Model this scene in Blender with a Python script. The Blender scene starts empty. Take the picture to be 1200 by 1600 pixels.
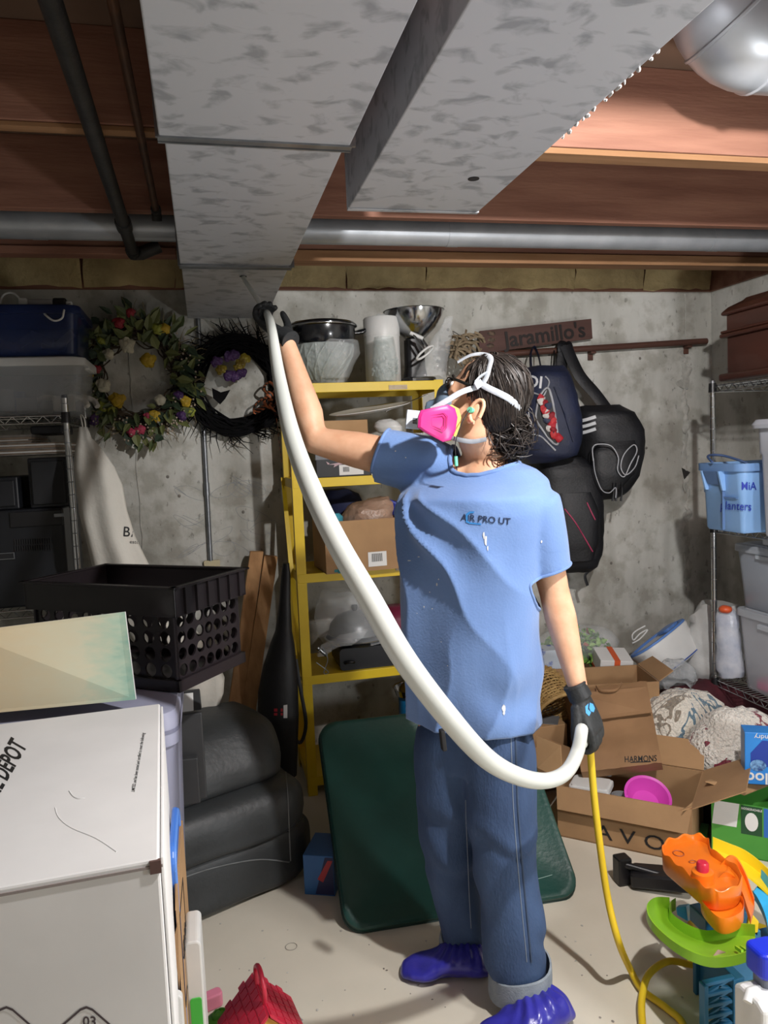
import bpy, bmesh, math, random
import numpy as np
from mathutils import Vector as V, Matrix, Euler, noise
R = math.radians
PI = math.pi
random.seed(7)
scene = bpy.context.scene
C = scene.collection

# ---------------------------------------------------------------- camera
FPX, HC = 1200.0, 1.55                       # focal length in pixels of the 1200x1600 frame, eye height
YAW, PIT, ROL = R(12.96), R(4.7), R(-2.49)
_f = V((math.sin(YAW)*math.cos(PIT), math.cos(YAW)*math.cos(PIT), -math.sin(PIT)))
_r0 = V((math.cos(YAW), -math.sin(YAW), 0)); _u0 = _r0.cross(_f)
_r = _r0*math.cos(ROL) + _u0*math.sin(ROL); _u = -_r0*math.sin(ROL) + _u0*math.cos(ROL)
camd = bpy.data.cameras.new('camera'); cam = bpy.data.objects.new('camera', camd); C.objects.link(cam)
camd.lens = 36*FPX/1600; camd.sensor_width = 36; camd.clip_start = .05
cam.matrix_world = Matrix(((_r.x, _u.x, -_f.x, 0), (_r.y, _u.y, -_f.y, 0), (_r.z, _u.z, -_f.z, HC), (0, 0, 0, 1)))
scene.camera = cam

# ---------------------------------------------------------------- world, lamps, exposure
w = bpy.data.worlds.new('world'); scene.world = w; w.use_nodes = True
w.node_tree.nodes['Background'].inputs[0].default_value = (.75, .8, .9, 1)
w.node_tree.nodes['Background'].inputs[1].default_value = .02
LAMP = V((1.08, .95, 2.33))                 # bare bulb between the joists, right of the frame
FILL_LAMP = V((1.62, .72, 1.0))                  # unseen fill lamp, added to brighten the duct undersides
def point(name, loc, watt, rad, col):
    l = bpy.data.lights.new(name, 'POINT'); l.energy = watt; l.shadow_soft_size = rad; l.color = col
    o = bpy.data.objects.new(name, l); C.objects.link(o); o.location = loc; return o
point('bulb_light', LAMP, 88, .03, (1.0, .985, .97))
point('fill_light', FILL_LAMP, 27, .1, (.96, .98, 1.0))
vs = scene.view_settings
scene.display_settings.display_device = 'sRGB'
vs.view_transform = 'Standard'; vs.look = 'None'; vs.gamma = 1; vs.use_curve_mapping = False
vs.exposure = .8

# ---------------------------------------------------------------- helpers
def at(px, py, Y=None, Z=None, X=None):
    "the point of the room seen at a pixel, on the plane Y, Z or X"
    d = _r*((px-600)/FPX) - _u*((py-800)/FPX) + _f
    t = Y/d.y if Y is not None else ((Z-HC)/d.z if Z is not None else X/d.x)
    return V((0, 0, HC)) + d*t

def srgb(h):
    c = [int(h[i:i+2], 16)/255 for i in (0, 2, 4)]
    return tuple(x/12.92 if x <= .04045 else ((x+.055)/1.055)**2.4 for x in c) + (1,)

def mat(name, col, col2=None, scale=6, rough=.5, metal=0, bump=0, bscale=None, alpha=1, trans=0, detail=4,
        lo=.35, hi=.65, stretch=None, coat=0, spec=None, emis=0, voronoi=False, sheen=0, distort=0, ior=None):
    m = bpy.data.materials.new(name); m.use_nodes = True
    nt = m.node_tree; b = nt.nodes['Principled BSDF']; L = nt.links.new
    c1 = srgb(col) if isinstance(col, str) else col
    b.inputs['Base Color'].default_value = c1; b.inputs['Roughness'].default_value = rough
    b.inputs['Metallic'].default_value = metal; b.inputs['Alpha'].default_value = alpha
    b.inputs['Transmission Weight'].default_value = trans; b.inputs['Coat Weight'].default_value = coat
    if spec is not None: b.inputs['Specular IOR Level'].default_value = spec
    if ior: b.inputs['IOR'].default_value = ior
    if sheen: b.inputs['Sheen Weight'].default_value = sheen
    if emis: b.inputs['Emission Color'].default_value = c1; b.inputs['Emission Strength'].default_value = emis
    vec = None
    if col2 or bump:
        tc = nt.nodes.new('ShaderNodeTexCoord'); mp = nt.nodes.new('ShaderNodeMapping')
        L(tc.outputs['Object'], mp.inputs[0]); vec = mp.outputs[0]
        if stretch: mp.inputs['Scale'].default_value = stretch
    if col2:
        if voronoi:
            n = nt.nodes.new('ShaderNodeTexVoronoi'); n.inputs['Scale'].default_value = scale; out = n.outputs['Color']
        else:
            n = nt.nodes.new('ShaderNodeTexNoise'); n.inputs['Scale'].default_value = scale
            n.inputs['Detail'].default_value = detail; n.inputs['Distortion'].default_value = distort; out = n.outputs['Fac']
        L(vec, n.inputs['Vector'])
        cr = nt.nodes.new('ShaderNodeValToRGB'); e = cr.color_ramp.elements
        e[0].position = lo; e[1].position = hi; e[0].color = c1; e[1].color = srgb(col2)
        L(out, cr.inputs[0]); L(cr.outputs[0], b.inputs['Base Color'])
    if bump:
        n2 = nt.nodes.new('ShaderNodeTexNoise'); n2.inputs['Scale'].default_value = bscale or scale*4; n2.inputs['Detail'].default_value = 4
        L(vec, n2.inputs['Vector']); bp = nt.nodes.new('ShaderNodeBump'); bp.inputs['Strength'].default_value = bump; bp.inputs['Distance'].default_value = .01
        L(n2.outputs['Fac'], bp.inputs['Height']); L(bp.outputs[0], b.inputs['Normal'])
    return m

class MB:
    "collects shapes for ONE mesh"
    def __init__(s): s.v = []; s.f = []; s.m = []
    def add(s, vs, fs, mi=0, M=None):
        o = len(s.v)
        s.v += [tuple(M @ V(p)) if M is not None else tuple(p) for p in vs]
        s.f += [tuple(i+o for i in f) for f in fs]; s.m += [mi]*len(fs); return s
    def box(s, a, b, mi=0, M=None):
        (x0, y0, z0), (x1, y1, z1) = a, b
        return s.add([(x0,y0,z0),(x1,y0,z0),(x1,y1,z0),(x0,y1,z0),(x0,y0,z1),(x1,y0,z1),(x1,y1,z1),(x0,y1,z1)],
                     [(0,3,2,1),(4,5,6,7),(0,1,5,4),(1,2,6,5),(2,3,7,6),(3,0,4,7)], mi, M)
    def cbox(s, c, d, mi=0, M=None):
        return s.box([c[i]-d[i]/2 for i in range(3)], [c[i]+d[i]/2 for i in range(3)], mi, M)
    def hexa(s, p, mi=0, M=None):     # 4 bottom (ccw from above), 4 top
        return s.add(p, [(0,3,2,1),(4,5,6,7),(0,1,5,4),(1,2,6,5),(2,3,7,6),(3,0,4,7)], mi, M)
    def bar(s, a, b, wdt, hgt, up=(0,0,1), mi=0):   # rectangular bar from a to b
        a, b = V(a), V(b); d = (b-a).normalized(); x = d.cross(V(up)); 
        if x.length < 1e-4: x = V((1,0,0))
        x.normalize(); y = x.cross(d); x *= wdt/2; y *= hgt/2
        return s.hexa([a-x-y, a+x-y, b+x-y, b-x-y, a-x+y, a+x+y, b+x+y, b-x+y], mi)
    def loft(s, rings, mi=0, closed=True, caps=True, loop=False, M=None):
        n = len(rings[0]); vs = [p for r in rings for p in r]; fs = []
        k = len(rings); m = n if closed else n-1
        for i in range(k if loop else k-1):
            for j in range(m):
                a = i*n+j; b = i*n+(j+1) % n; i2 = (i+1) % k
                fs.append((a, b, i2*n+(j+1) % n, i2*n+j))
        if caps and closed and not loop:
            fs.append(tuple(range(n-1, -1, -1))); fs.append(tuple((k-1)*n+j for j in range(n)))
        return s.add(vs, fs, mi, M)
    def tube(s, pts, r, n=8, mi=0, loop=False, caps=True, flat=1.0, up=None, M=None):
        pts = [V(p) for p in pts]; k = len(pts); rr = r if isinstance(r, (list, tuple)) else [r]*k
        rings = []; prev = V(up) if up else None
        for i, p in enumerate(pts):
            t = (pts[(i+1) % k]-pts[i-1]) if loop else (pts[min(i+1, k-1)]-pts[max(i-1, 0)])
            if t.length < 1e-9: t = V((0,0,1))
            t.normalize()
            if prev is None: prev = V((0,0,1)) if abs(t.z) < .9 else V((1,0,0))
            x = prev - t*prev.dot(t)
            if x.length < 1e-5: x = t.orthogonal()
            x.normalize(); prev = x; y = t.cross(x)
            rings.append([p + (x*math.cos(2*PI*j/n) + y*math.sin(2*PI*j/n)*flat)*rr[i] for j in range(n)])
        return s.loft(rings, mi, True, caps, loop, M)
    def lathe(s, prof, n=24, mi=0, M=None, caps=True):
        rings = [[(max(r, 1e-5)*math.cos(2*PI*j/n), max(r, 1e-5)*math.sin(2*PI*j/n), z) for j in range(n)] for r, z in prof]
        return s.loft(rings, mi, True, caps, False, M)
    def ell(s, c, rad, nu=16, nv=10, mi=0, M=None):
        T = Matrix.Translation(V(c)) if M is None else M @ Matrix.Translation(V(c))
        prof = [(math.sin(PI*i/nv), -math.cos(PI*i/nv)) for i in range(nv+1)]
        rings = [[(max(r, .01)*math.cos(2*PI*j/nu)*rad[0], max(r, .01)*math.sin(2*PI*j/nu)*rad[1], z*rad[2]) for j in range(nu)] for r, z in prof]
        return s.loft(rings, mi, True, True, False, T)
    def prism(s, poly, h, mi=0, M=None, z0=0):
        n = len(poly); vs = [(x, y, z0) for x, y in poly] + [(x, y, z0+h) for x, y in poly]
        return s.add(vs, [tuple(range(n-1, -1, -1)), tuple(range(n, 2*n))] + [(i, (i+1) % n, n+(i+1) % n, n+i) for i in range(n)], mi, M)
    def plate(s, poly3, th, mi=0):    # thickened polygon of 3-D points
        p = [V(q) for q in poly3]; nrm = V((0,0,0))
        for i in range(len(p)): nrm += p[i].cross(p[(i+1) % len(p)])
        nrm.normalize(); n = len(p)
        return s.add(p + [q - nrm*th for q in p], [tuple(range(n)), tuple(range(2*n-1, n-1, -1))] + [((i+1) % n, i, n+i, n+(i+1) % n) for i in range(n)], mi)
    def sheet(s, grid, th=0, mi=0):   # grid[i][j] of points; optional thickness
        k, n = len(grid), len(grid[0]); vs = [V(p) for r in grid for p in r]
        fs = [(i*n+j, i*n+j+1, (i+1)*n+j+1, (i+1)*n+j) for i in range(k-1) for j in range(n-1)]
        return s.add(vs, fs, mi)
    def wob(s, amp, scale=5, seed=0, start=0):
        o = V((seed*3.7, seed*1.3, seed*7.1))
        s.v[start:] = [tuple(V(p) + noise.noise_vector(V(p)*scale+o)*amp) for p in s.v[start:]]
        return s

def top(o):
    while o.parent: o = o.parent
    return o
def build(name, mb, m, parent=None, smooth=None, bevel=0, seg=2, world=False, solid=0, sub=0):
    "links a mesh object; world=True: vertices are room coordinates"
    me = bpy.data.meshes.new(name); vsx = mb.v
    if parent is not None and world:
        inv = top(parent).matrix_basis.inverted(); vsx = [inv @ V(p) for p in vsx]
    me.from_pydata([tuple(p) for p in vsx], [], mb.f)
    for x in (m if isinstance(m, (list, tuple)) else [m]): me.materials.append(x)
    if any(mb.m): me.polygons.foreach_set('material_index', mb.m)
    me.validate(); me.update()
    bm = bmesh.new(); bm.from_mesh(me); bmesh.ops.recalc_face_normals(bm, faces=bm.faces); bm.to_mesh(me); bm.free()
    if smooth is not None:
        me.polygons.foreach_set('use_smooth', [True]*len(me.polygons)); me.set_sharp_from_angle(angle=R(smooth))
    o = bpy.data.objects.new(name, me); C.objects.link(o)
    if parent is not None: o.parent = parent
    if solid: q = o.modifiers.new('solid', 'SOLIDIFY'); q.thickness = solid; q.offset = 0
    if bevel: q = o.modifiers.new('bevel', 'BEVEL'); q.width = bevel; q.segments = seg; q.limit_method = 'ANGLE'; q.angle_limit = R(40)
    if sub: q = o.modifiers.new('sub', 'SUBSURF'); q.levels = sub; q.render_levels = sub
    return o
def tag(o, label, cat, group=None, kind=None):
    o['label'] = label; o['category'] = cat
    if group: o['group'] = group
    if kind: o['kind'] = kind
    return o
def thing(name, label, cat, loc=(0,0,0), rz=0, group=None, rot=None):
    o = bpy.data.objects.new(name, None); C.objects.link(o); o.empty_display_size = .05
    o.location = loc; o.rotation_euler = rot or (0, 0, rz)
    return tag(o, label, cat, group)
def copy_tree(o, parent=None):
    c = o.copy(); C.objects.link(c)
    if parent is not None: c.parent = parent
    for ch in list(o.children): copy_tree(ch, c)
    return c
def struct(name, mb, m, **k):
    o = build(name, mb, m, **k); o['kind'] = 'structure'; return o
def frame(o, x, y):        # matrix with origin o, axes x, y (orthogonalised), z = x cross y
    x = V(x).normalized(); y = V(y); y = (y - x*y.dot(x)).normalized(); z = x.cross(y)
    return Matrix(((x.x, y.x, z.x, o[0]), (x.y, y.y, z.y, o[1]), (x.z, y.z, z.z, o[2]), (0, 0, 0, 1)))
def text(s, M, size, m, parent, name='lettering', world=True, ext=.0006, align='CENTER', bold=0, sx=1.0):
    cu = bpy.data.curves.new(name, 'FONT'); cu.body = s; cu.size = size; cu.extrude = ext; cu.align_x = align; cu.align_y = 'CENTER'
    cu.offset = bold; cu.resolution_u = 3
    t = bpy.data.objects.new(name, cu); C.objects.link(t)
    me0 = t.to_mesh(); mb = MB(); S = Matrix.Diagonal((sx, 1, 1, 1))
    mb.add([v.co.copy() for v in me0.vertices], [tuple(p.vertices) for p in me0.polygons], 0, M @ S)
    t.to_mesh_clear(); bpy.data.objects.remove(t); bpy.data.curves.remove(cu)
    return build(name, mb, m, parent, world=world)
def evald(o):
    dg = bpy.context.evaluated_depsgraph_get(); dg.update()
    return bpy.data.meshes.new_from_object(o.evaluated_get(dg))
def fuse(name, mb, m, voxel=.008, smooth_it=6, parent=None, world=False, fn=None, fac=.5):
    "one continuous skin around overlapping closed shapes"
    o = build(name, mb, m, parent, world=world)
    q = o.modifiers.new('r', 'REMESH'); q.mode = 'VOXEL'; q.voxel_size = voxel
    if smooth_it: q = o.modifiers.new('s', 'SMOOTH'); q.factor = fac; q.iterations = smooth_it
    me = evald(o); o.modifiers.clear(); old = o.data; o.data = me; bpy.data.meshes.remove(old)
    me.materials.clear(); 
    for x in (m if isinstance(m, (list, tuple)) else [m]): me.materials.append(x)
    if fn:
        n = len(me.vertices); co = np.empty(n*3); no = np.empty(n*3)
        me.vertices.foreach_get('co', co); me.vertices.foreach_get('normal', no)
        co = fn(co.reshape(-1, 3), no.reshape(-1, 3)); me.vertices.foreach_set('co', co.ravel()); me.update()
    me.polygons.foreach_set('use_smooth', [True]*len(me.polygons))
    return o
def spline(pts, n=8, loop=False):
    "Catmull-Rom through the points"
    P = [V(p) for p in pts]; k = len(P); out = []
    for i in range(k if loop else k-1):
        if loop: a, b, c, d = P[i-1], P[i], P[(i+1) % k], P[(i+2) % k]
        else: a, b, c, d = P[max(i-1, 0)], P[i], P[i+1], P[min(i+2, k-1)]
        for j in range(n):
            t = j/n
            out.append(.5*((2*b) + (c-a)*t + (2*a-5*b+4*c-d)*t*t + (3*b-a-3*c+d)*t**3))
    if not loop: out.append(P[-1])
    return out
def rrect(w_, h_, r, n=5):
    out = []
    for cx, cy, a0 in ((w_/2-r, h_/2-r, 0), (-w_/2+r, h_/2-r, 90), (-w_/2+r, -h_/2+r, 180), (w_/2-r, -h_/2+r, 270)):
        for i in range(n+1):
            a = R(a0+90*i/n); out.append((cx+r*math.cos(a), cy+r*math.sin(a)))
    return out
# ---------------------------------------------------------------- materials shared
M_ = {}
M_['floor'] = mat('painted_concrete_floor', 'd8d1c1', 'c8c1b1', 2.2, .5, bump=.08, bscale=30, lo=.3, hi=.75)
M_['concrete'] = mat('poured_concrete', 'c3c3bd', 'a3a39d', 1.7, .85, bump=.25, bscale=26, detail=8, lo=.3, hi=.72)
M_['concrete2'] = mat('patched_concrete', 'c2c0b9', 'a3a19a', 14, .9, bump=.9, bscale=40, detail=6)
M_['joist'] = mat('fir_joist', '7d5343', '976b58', 3, .75, bump=.15, bscale=30, stretch=(.6, 6, 6), detail=6)
M_['subfloor'] = mat('stained_subfloor', '5c483c', '765d4c', 2.2, .85, bump=.1, detail=7)
M_['galv'] = mat('galvanised_sheet', 'b8bac0', '94979d', 20, .5, metal=.2, detail=7, lo=.52, hi=.66, distort=.6, stretch=(.7, 1, 1), bump=.05, bscale=3)
M_['galv2'] = mat('galvanised_round', 'b3b7bd', 'a2a6ac', 8, .38, metal=.45)
M_['iron'] = mat('black_iron', '1f1e1e', '2c2a29', 20, .55, bump=.1)
M_['copper'] = mat('old_copper', '6b4a35', '50392c', 12, .45, metal=.6)
M_['insul'] = mat('rim_fibre', 'd2bd8c', 'b09c72', 7, .95, bump=1, bscale=40, detail=8)
M_['chrome'] = mat('chrome', 'c9cbce', None, rough=.16, metal=1)
M_['steel'] = mat('dull_steel', '94979b', '808388', 20, .35, metal=.8)
M_['blackp'] = mat('black_plastic', '141416', '1d1c1f', 8, .38)
M_['dark'] = mat('dark_matte', '101114', '1a1b20', 6, .6)
M_['white'] = mat('white_plastic', 'd6d6d4', 'cacac8', 6, .4)
M_['clear'] = mat('clear_plastic', 'dfe5ea', None, rough=.12, alpha=.28, spec=.6)
M_['cloudy'] = mat('cloudy_plastic', 'c6ccd4', None, rough=.3, alpha=.55)
M_['film'] = mat('plastic_film', 'eef2f5', None, rough=.08, alpha=.2, spec=.9, bump=.8, bscale=25)
M_['card'] = mat('cardboard', 'a5825c', '957452', 5, .85, bump=.05, bscale=60)
M_['card2'] = mat('cardboard_pale', 'b08d66', 'a07d57', 5, .85, bump=.05, bscale=60)
M_['kraft'] = mat('kraft_paper', '94714f', '866546', 5, .8, bump=.3, bscale=12)
M_['ink'] = mat('black_ink', '18181a', None, rough=.7)
M_['paper'] = mat('white_paper', 'dedddb', 'd2d1cf', 5, .8)
M_['blue'] = mat('blue_print', '1f4fa8', '163c8c', 6, .4)

# ---------------------------------------------------------------- the room
def concrete():
    m = mat('poured_concrete_wall', 'c3c3bd', rough=.88); nt = m.node_tree; L = nt.links.new; b = nt.nodes['Principled BSDF']
    tc = nt.nodes.new('ShaderNodeTexCoord')
    def nz(scale, detail, stretch=None, rough=.55):
        n = nt.nodes.new('ShaderNodeTexNoise'); n.inputs['Scale'].default_value = scale; n.inputs['Detail'].default_value = detail; n.inputs['Roughness'].default_value = rough
        mp = nt.nodes.new('ShaderNodeMapping'); L(tc.outputs['Object'], mp.inputs[0]); L(mp.outputs[0], n.inputs['Vector'])
        if stretch: mp.inputs['Scale'].default_value = stretch
        return n.outputs['Fac']
    def ramp(f, stops):
        r_ = nt.nodes.new('ShaderNodeValToRGB'); e = r_.color_ramp.elements
        for i, (p, c) in enumerate(stops):
            q = e[i] if i < 2 else e.new(p)
            q.position = p; q.color = srgb(c)
        L(f, r_.inputs[0]); return r_.outputs[0]
    def mul(a, c, fac):
        x = nt.nodes.new('ShaderNodeMix'); x.data_type = 'RGBA'; x.blend_type = 'MULTIPLY'; x.inputs[0].default_value = fac; L(a, x.inputs[6]); L(c, x.inputs[7]); return x.outputs[2]
    c = ramp(nz(1.6, 9, None, .62), ((.3, 'b0afa8'), (.7, 'd2d1cb')))
    c = mul(c, ramp(nz(3.2, 6, (1.6, 1.6, .35)), ((.35, 'b9b6ae'), (.6, 'ffffff'))), .55)          # vertical pour stains
    c = mul(c, ramp(nz(38, 3, (1, 1, .6)), ((.29, '7f7c76'), (.35, 'ffffff'))), .5)                  # pits
    c = mul(c, ramp(nz(9, 8), ((.38, 'c9c6be'), (.52, 'ffffff'))), .6)
    L(c, b.inputs['Base Color'])
    bp = nt.nodes.new('ShaderNodeBump'); bp.inputs['Strength'].default_value = .35; bp.inputs['Distance'].default_value = .01; L(nz(30, 6), bp.inputs['Height']); L(bp.outputs[0], b.inputs['Normal'])
    return m
M_['concrete'] = concrete()
WY, WX, WZ, JZ, SZ = 3.85, 2.82, 2.345, 2.385, 2.62
LX, RY = -1.75, -2.6
struct('floor', MB().box((LX, RY, -.1), (WX, WY, 0)), M_['floor'])
wb = struct('wall_back', MB().box((LX-.2, WY, -.1), (WX+.2, WY+.2, WZ)), M_['concrete'])
wr = struct('wall_right', MB().box((WX, RY, -.1), (WX+.2, WY, WZ)), M_['concrete'])
struct('wall_left', MB().box((LX-.2, RY, -.1), (LX, WY, SZ)), M_['concrete'])
struct('wall_rear', MB().box((LX-.2, RY-.2, -.1), (WX+.2, RY, SZ)), M_['concrete'])
ce = struct('ceiling', MB().box((LX-.2, RY-.2, SZ), (WX+.2, WY+.2, SZ+.03)), M_['subfloor'])
for y in (2.10, 2.795, 3.27, 1.33, .66, .04, -.65, -1.34, -2.03):
    build('joist', MB().box((LX, y-.02, JZ), (WX, y+.02, SZ)), M_['joist'], ce, bevel=.003)
# lighter ledger strips under the near joist and the wood under the rim
M_['lath'] = mat('pale_lath', '9c7452', '86603f', 5, .8, stretch=(.5, 6, 6))
build('lath', MB().box((.82, 2.085, JZ-.018), (WX, 2.15, JZ-.001)), M_['lath'], ce, bevel=.002)
build('lath', MB().box((LX, 2.085, JZ-.014), (-.07, 2.12, JZ-.001)), M_['lath'], ce, bevel=.002)
build('lath', MB().box((.36, 3.235, JZ-.045), (WX, 3.325, JZ-.001)), M_['lath'], ce, bevel=.002)
build('lath', MB().box((LX, 3.235, JZ-.03), (-.06, 3.31, JZ-.001)), M_['joist'], ce, bevel=.002)
struct('trim_1', MB().box((LX, WY-.02, WZ), (WX, WY+.2, SZ)), M_['joist'])           # rim joist
struct('trim_2', MB().box((WX-.02, RY, WZ), (WX+.2, WY-.02, SZ)), M_['joist'])
ri = MB()
for k, x in enumerate(np.arange(LX+.03, WX-.05, .41)):
    g = [[V((x+.405*j/8, WY-.03-.035*math.sin(PI*j/8)-.02*math.sin(PI*i/6), WZ+.004+(SZ-WZ-.01)*i/6)) for j in range(9)] for i in range(7)]
    s0 = len(ri.v); ri.sheet(g); ri.wob(.012, 14, k, s0)
struct('trim_3', ri, M_['insul'], smooth=60)
# wall details that belong to the poured wall
seam = MB()
for px in (196, 1070):
    p0, p1 = at(px, 470, Y=WY), at(px, 1300, Y=WY)
    pts = [(p0.x + random.uniform(-.004, .004), WY-.002, WZ-.01-(WZ-.02)*i/40) for i in range(41)]
    seam.tube(pts, .0035, 6)
build('form_seam', seam, M_['concrete2'], wb, smooth=60)
rid = MB()
for i in range(38):
    z = WZ-.33-i*.036+random.uniform(-.01, .01); wv = (.04 if i < 6 else .02) * random.uniform(.4, 1.1)
    rid.ell((at(1070, 600, Y=WY).x+random.uniform(-.015, .015), WY-.002, z), (wv, .006, .032), 8, 6)
rid.wob(.014, 26, 3); build('patch_ridge', rid, M_['concrete2'], wb, smooth=70)
tie = MB()
for px, py in ((178,640),(262,745),(280,775),(470,640),(700,515),(1010,700),(1000,560),(955,880),(560,1090),(380,800)):
    tie.ell(at(px, py, Y=WY-.001), (.0075, .003, .008), 8, 6)
build('tie_hole', tie, mat('tie_mark', '6f6b65', '807b74', 30, .9), wb, smooth=70)
M_['crayon'] = mat('crayon', '8d929b', 'a3a4a5', 20, .9)
scr = MB()
for k in range(15):
    px, py = random.uniform(285, 405), random.uniform(745, 865); n = random.randint(5, 9)
    pts = [at(px+18*math.cos(a*1.1+k)*(1+.1*a)+a*2, py+12*math.sin(a*1.3+k*2), Y=WY-.0005) for a in range(n)]
    scr.tube(spline(pts, 5), .0009, 4)
build('crayon_scribble', scr, M_['crayon'], wb)
# arrow-shaped mark on the right of the wall
mk = MB(); a = [at(x, y, Y=WY-.004) for x, y in ((1065, 731), (1078, 738), (1069, 749))]
mk.plate(a, .004); build('wall_clip', mk, M_['iron'], wb, world=True)

# ---------------------------------------------------------------- overhead: ducts and pipes
def duct_box(x0, x1, y0, y1, z0, z1): return MB().box((x0, y0, z0), (x1, y1, z1))
d1 = thing('sheet_metal_duct', 'long rectangular galvanised duct with cross seams, running to the back wall', 'duct', (.15, 1.6, 2.2))
build('duct_section', duct_box(-.05, .345, -1.6, 1.675, 2.2, JZ-.002), M_['galv'], d1, world=True, bevel=.003)
build('duct_section', duct_box(-.04, .337, 1.66, 2.76, 2.206, JZ-.003), M_['galv'], d1, world=True, bevel=.003)
M_['galv3'] = M_['galv']
build('duct_section', duct_box(-.036, .332, 2.755, 3.80, 2.203, JZ-.004), M_['galv'], d1, world=True, bevel=.003)
for y, x0, x1 in ((1.672, -.053, .349), (2.757, -.043, .341)):
    b = MB().bar((x0, y, 2.199), (x1, y+.006, 2.199), .02, .006).bar((x0, y+.014, 2.197), (x1, y+.02, 2.197), .005, .006)
    b.bar((x0+.005, y, 2.2), (x0+.002, y, JZ-.01), .018, .008, up=(0,1,0)).bar((x1, y+.004, 2.2), (x1, y+.004, JZ-.01), .018, .008, up=(0,1,0))
    build('drive_cleat', b, M_['steel'], d1, world=True)
h = at(380, 433, Z=2.2)
build('access_hole', MB().lathe([(.0, 0), (.013, 0), (.013, .002), (0, .002)], 14, 0, Matrix.Translation((h.x, h.y, 2.2012))), M_['dark'], d1, world=True)
HOLE = V((h.x, h.y, 2.2))
d2 = thing('sheet_metal_duct', 'shorter rectangular galvanised duct ending in mid ceiling with a round hole', 'duct', (.6, .5, 2.2))
build('duct_section', duct_box(.42, .79, -1.6, 2.10, 2.2, JZ-.002), M_['galv'], d2, world=True, bevel=.003)
build('end_cap', MB().box((.418, 2.09, 2.198), (.792, 2.108, JZ-.003)).bar((.425, 2.086, 2.198), (.785, 2.09, 2.198), .004, .003), M_['galv'], d2, world=True, bevel=.002)
h2 = at(740, 279, Z=2.2)
build('access_hole', MB().lathe([(0, 0), (.014, 0), (.014, .002), (0, .002)], 16, 0, Matrix.Translation((h2.x, h2.y, 2.1982))), M_['dark'], d2, world=True)
tp = MB()
for k in range(15):
    y = 1.22+k*.026+random.uniform(-.012, .012); tp.ell((.791, y, 2.2), (random.uniform(.001, .003), random.uniform(.004, .012), random.uniform(.002, .005)), 6, 5)
tp.wob(.004, 60, 2); build('torn_sealant', tp, M_['paper'], d2, world=True)['kind'] = 'stuff'
# round duct elbow at the upper right
c0 = at(1128, 50, Y=1.76)
pts = [V((c0.x, c0.y, SZ-.01)), V((c0.x, c0.y, c0.z+.12))] + [V((c0.x+.11*(1-math.cos(a)), c0.y, c0.z+.11-.11*math.sin(a)+.0)) for a in np.linspace(.15, PI/2, 8)] + [V((c0.x+.2, c0.y, c0.z)), V((WX-.01, c0.y, c0.z))]
rd = thing('round_duct', 'shiny round metal duct elbow at the upper right under the joists', 'duct', (c0.x, c0.y, c0.z))
build('elbow', MB().tube(pts, .132, 36), M_['galv2'], rd, world=True, smooth=40)
for i in (5, 9, 11):
    t = (pts[i+1]-pts[i-1]).normalized() if i < 11 else V((1,0,0)); p = pts[min(i, 10)] + (V((.15,0,0)) if i == 11 else V((0,0,0)))
    build('seam_ring', MB().tube([p-t*.006, p-t*.003, p+t*.003, p+t*.006], [.132, .136, .136, .132], 36), M_['galv2'], rd, world=True, smooth=40)
# long slim pipe under the rim
pc = at(800, 366, Y=3.02)
lp = thing('round_pipe', 'long silver round vent pipe running along the back wall under the joists', 'pipe', (.5, 3.02, pc.z))
build('pipe_run', MB().tube([(LX+.02, 3.02, pc.z), (.6, 3.02, pc.z), (WX-.03, 3.02, pc.z)], .053, 24), M_['galv2'], lp, world=True, smooth=40)
for x in (-.55, 1.0, 2.2): build('coupling', MB().tube([(x, 3.02, pc.z), (x+.05, 3.02, pc.z)], .0545, 24), M_['galv2'], lp, world=True, smooth=40)
bpz = 2.345
a, b = at(72, -20, Z=bpz), at(208, 396, Z=bpz)
gp = thing('gas_pipe', 'black iron gas pipe running overhead at the left of the big duct', 'pipe', (b.x, b.y, bpz))
n0 = a - (b-a)*.8
build('pipe_run', MB().tube([n0, a, b], .021, 14), M_['iron'], gp, world=True, smooth=40)
mid = a+(b-a)*.78
build('coupling', MB().tube([mid-(b-a).normalized()*.04, mid+(b-a).normalized()*.04], .027, 14), M_['iron'], gp, world=True, smooth=40)
build('end_elbow', MB().tube([b-(b-a).normalized()*.05, b, b+V((.03, 0, .0)), b+V((.10, 0, .03))], .026, 12), M_['iron'], gp, world=True, smooth=40)
a, b = at(172, -20, Z=2.365), at(244, 330, Z=2.365)
cp = thing('copper_pipe', 'thin copper water pipe beside the black iron pipe', 'pipe', (b.x, b.y, 2.365))
build('pipe_run', MB().tube([a-(b-a)*.7, a, b], .011, 10), M_['copper'], cp, world=True, smooth=40)
build('end_fitting', MB().tube([b-(b-a).normalized()*.03, b+(b-a).normalized()*.01, b+V((0, .02, -.025))], .017, 10), M_['iron'], cp, world=True, smooth=40)
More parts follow.
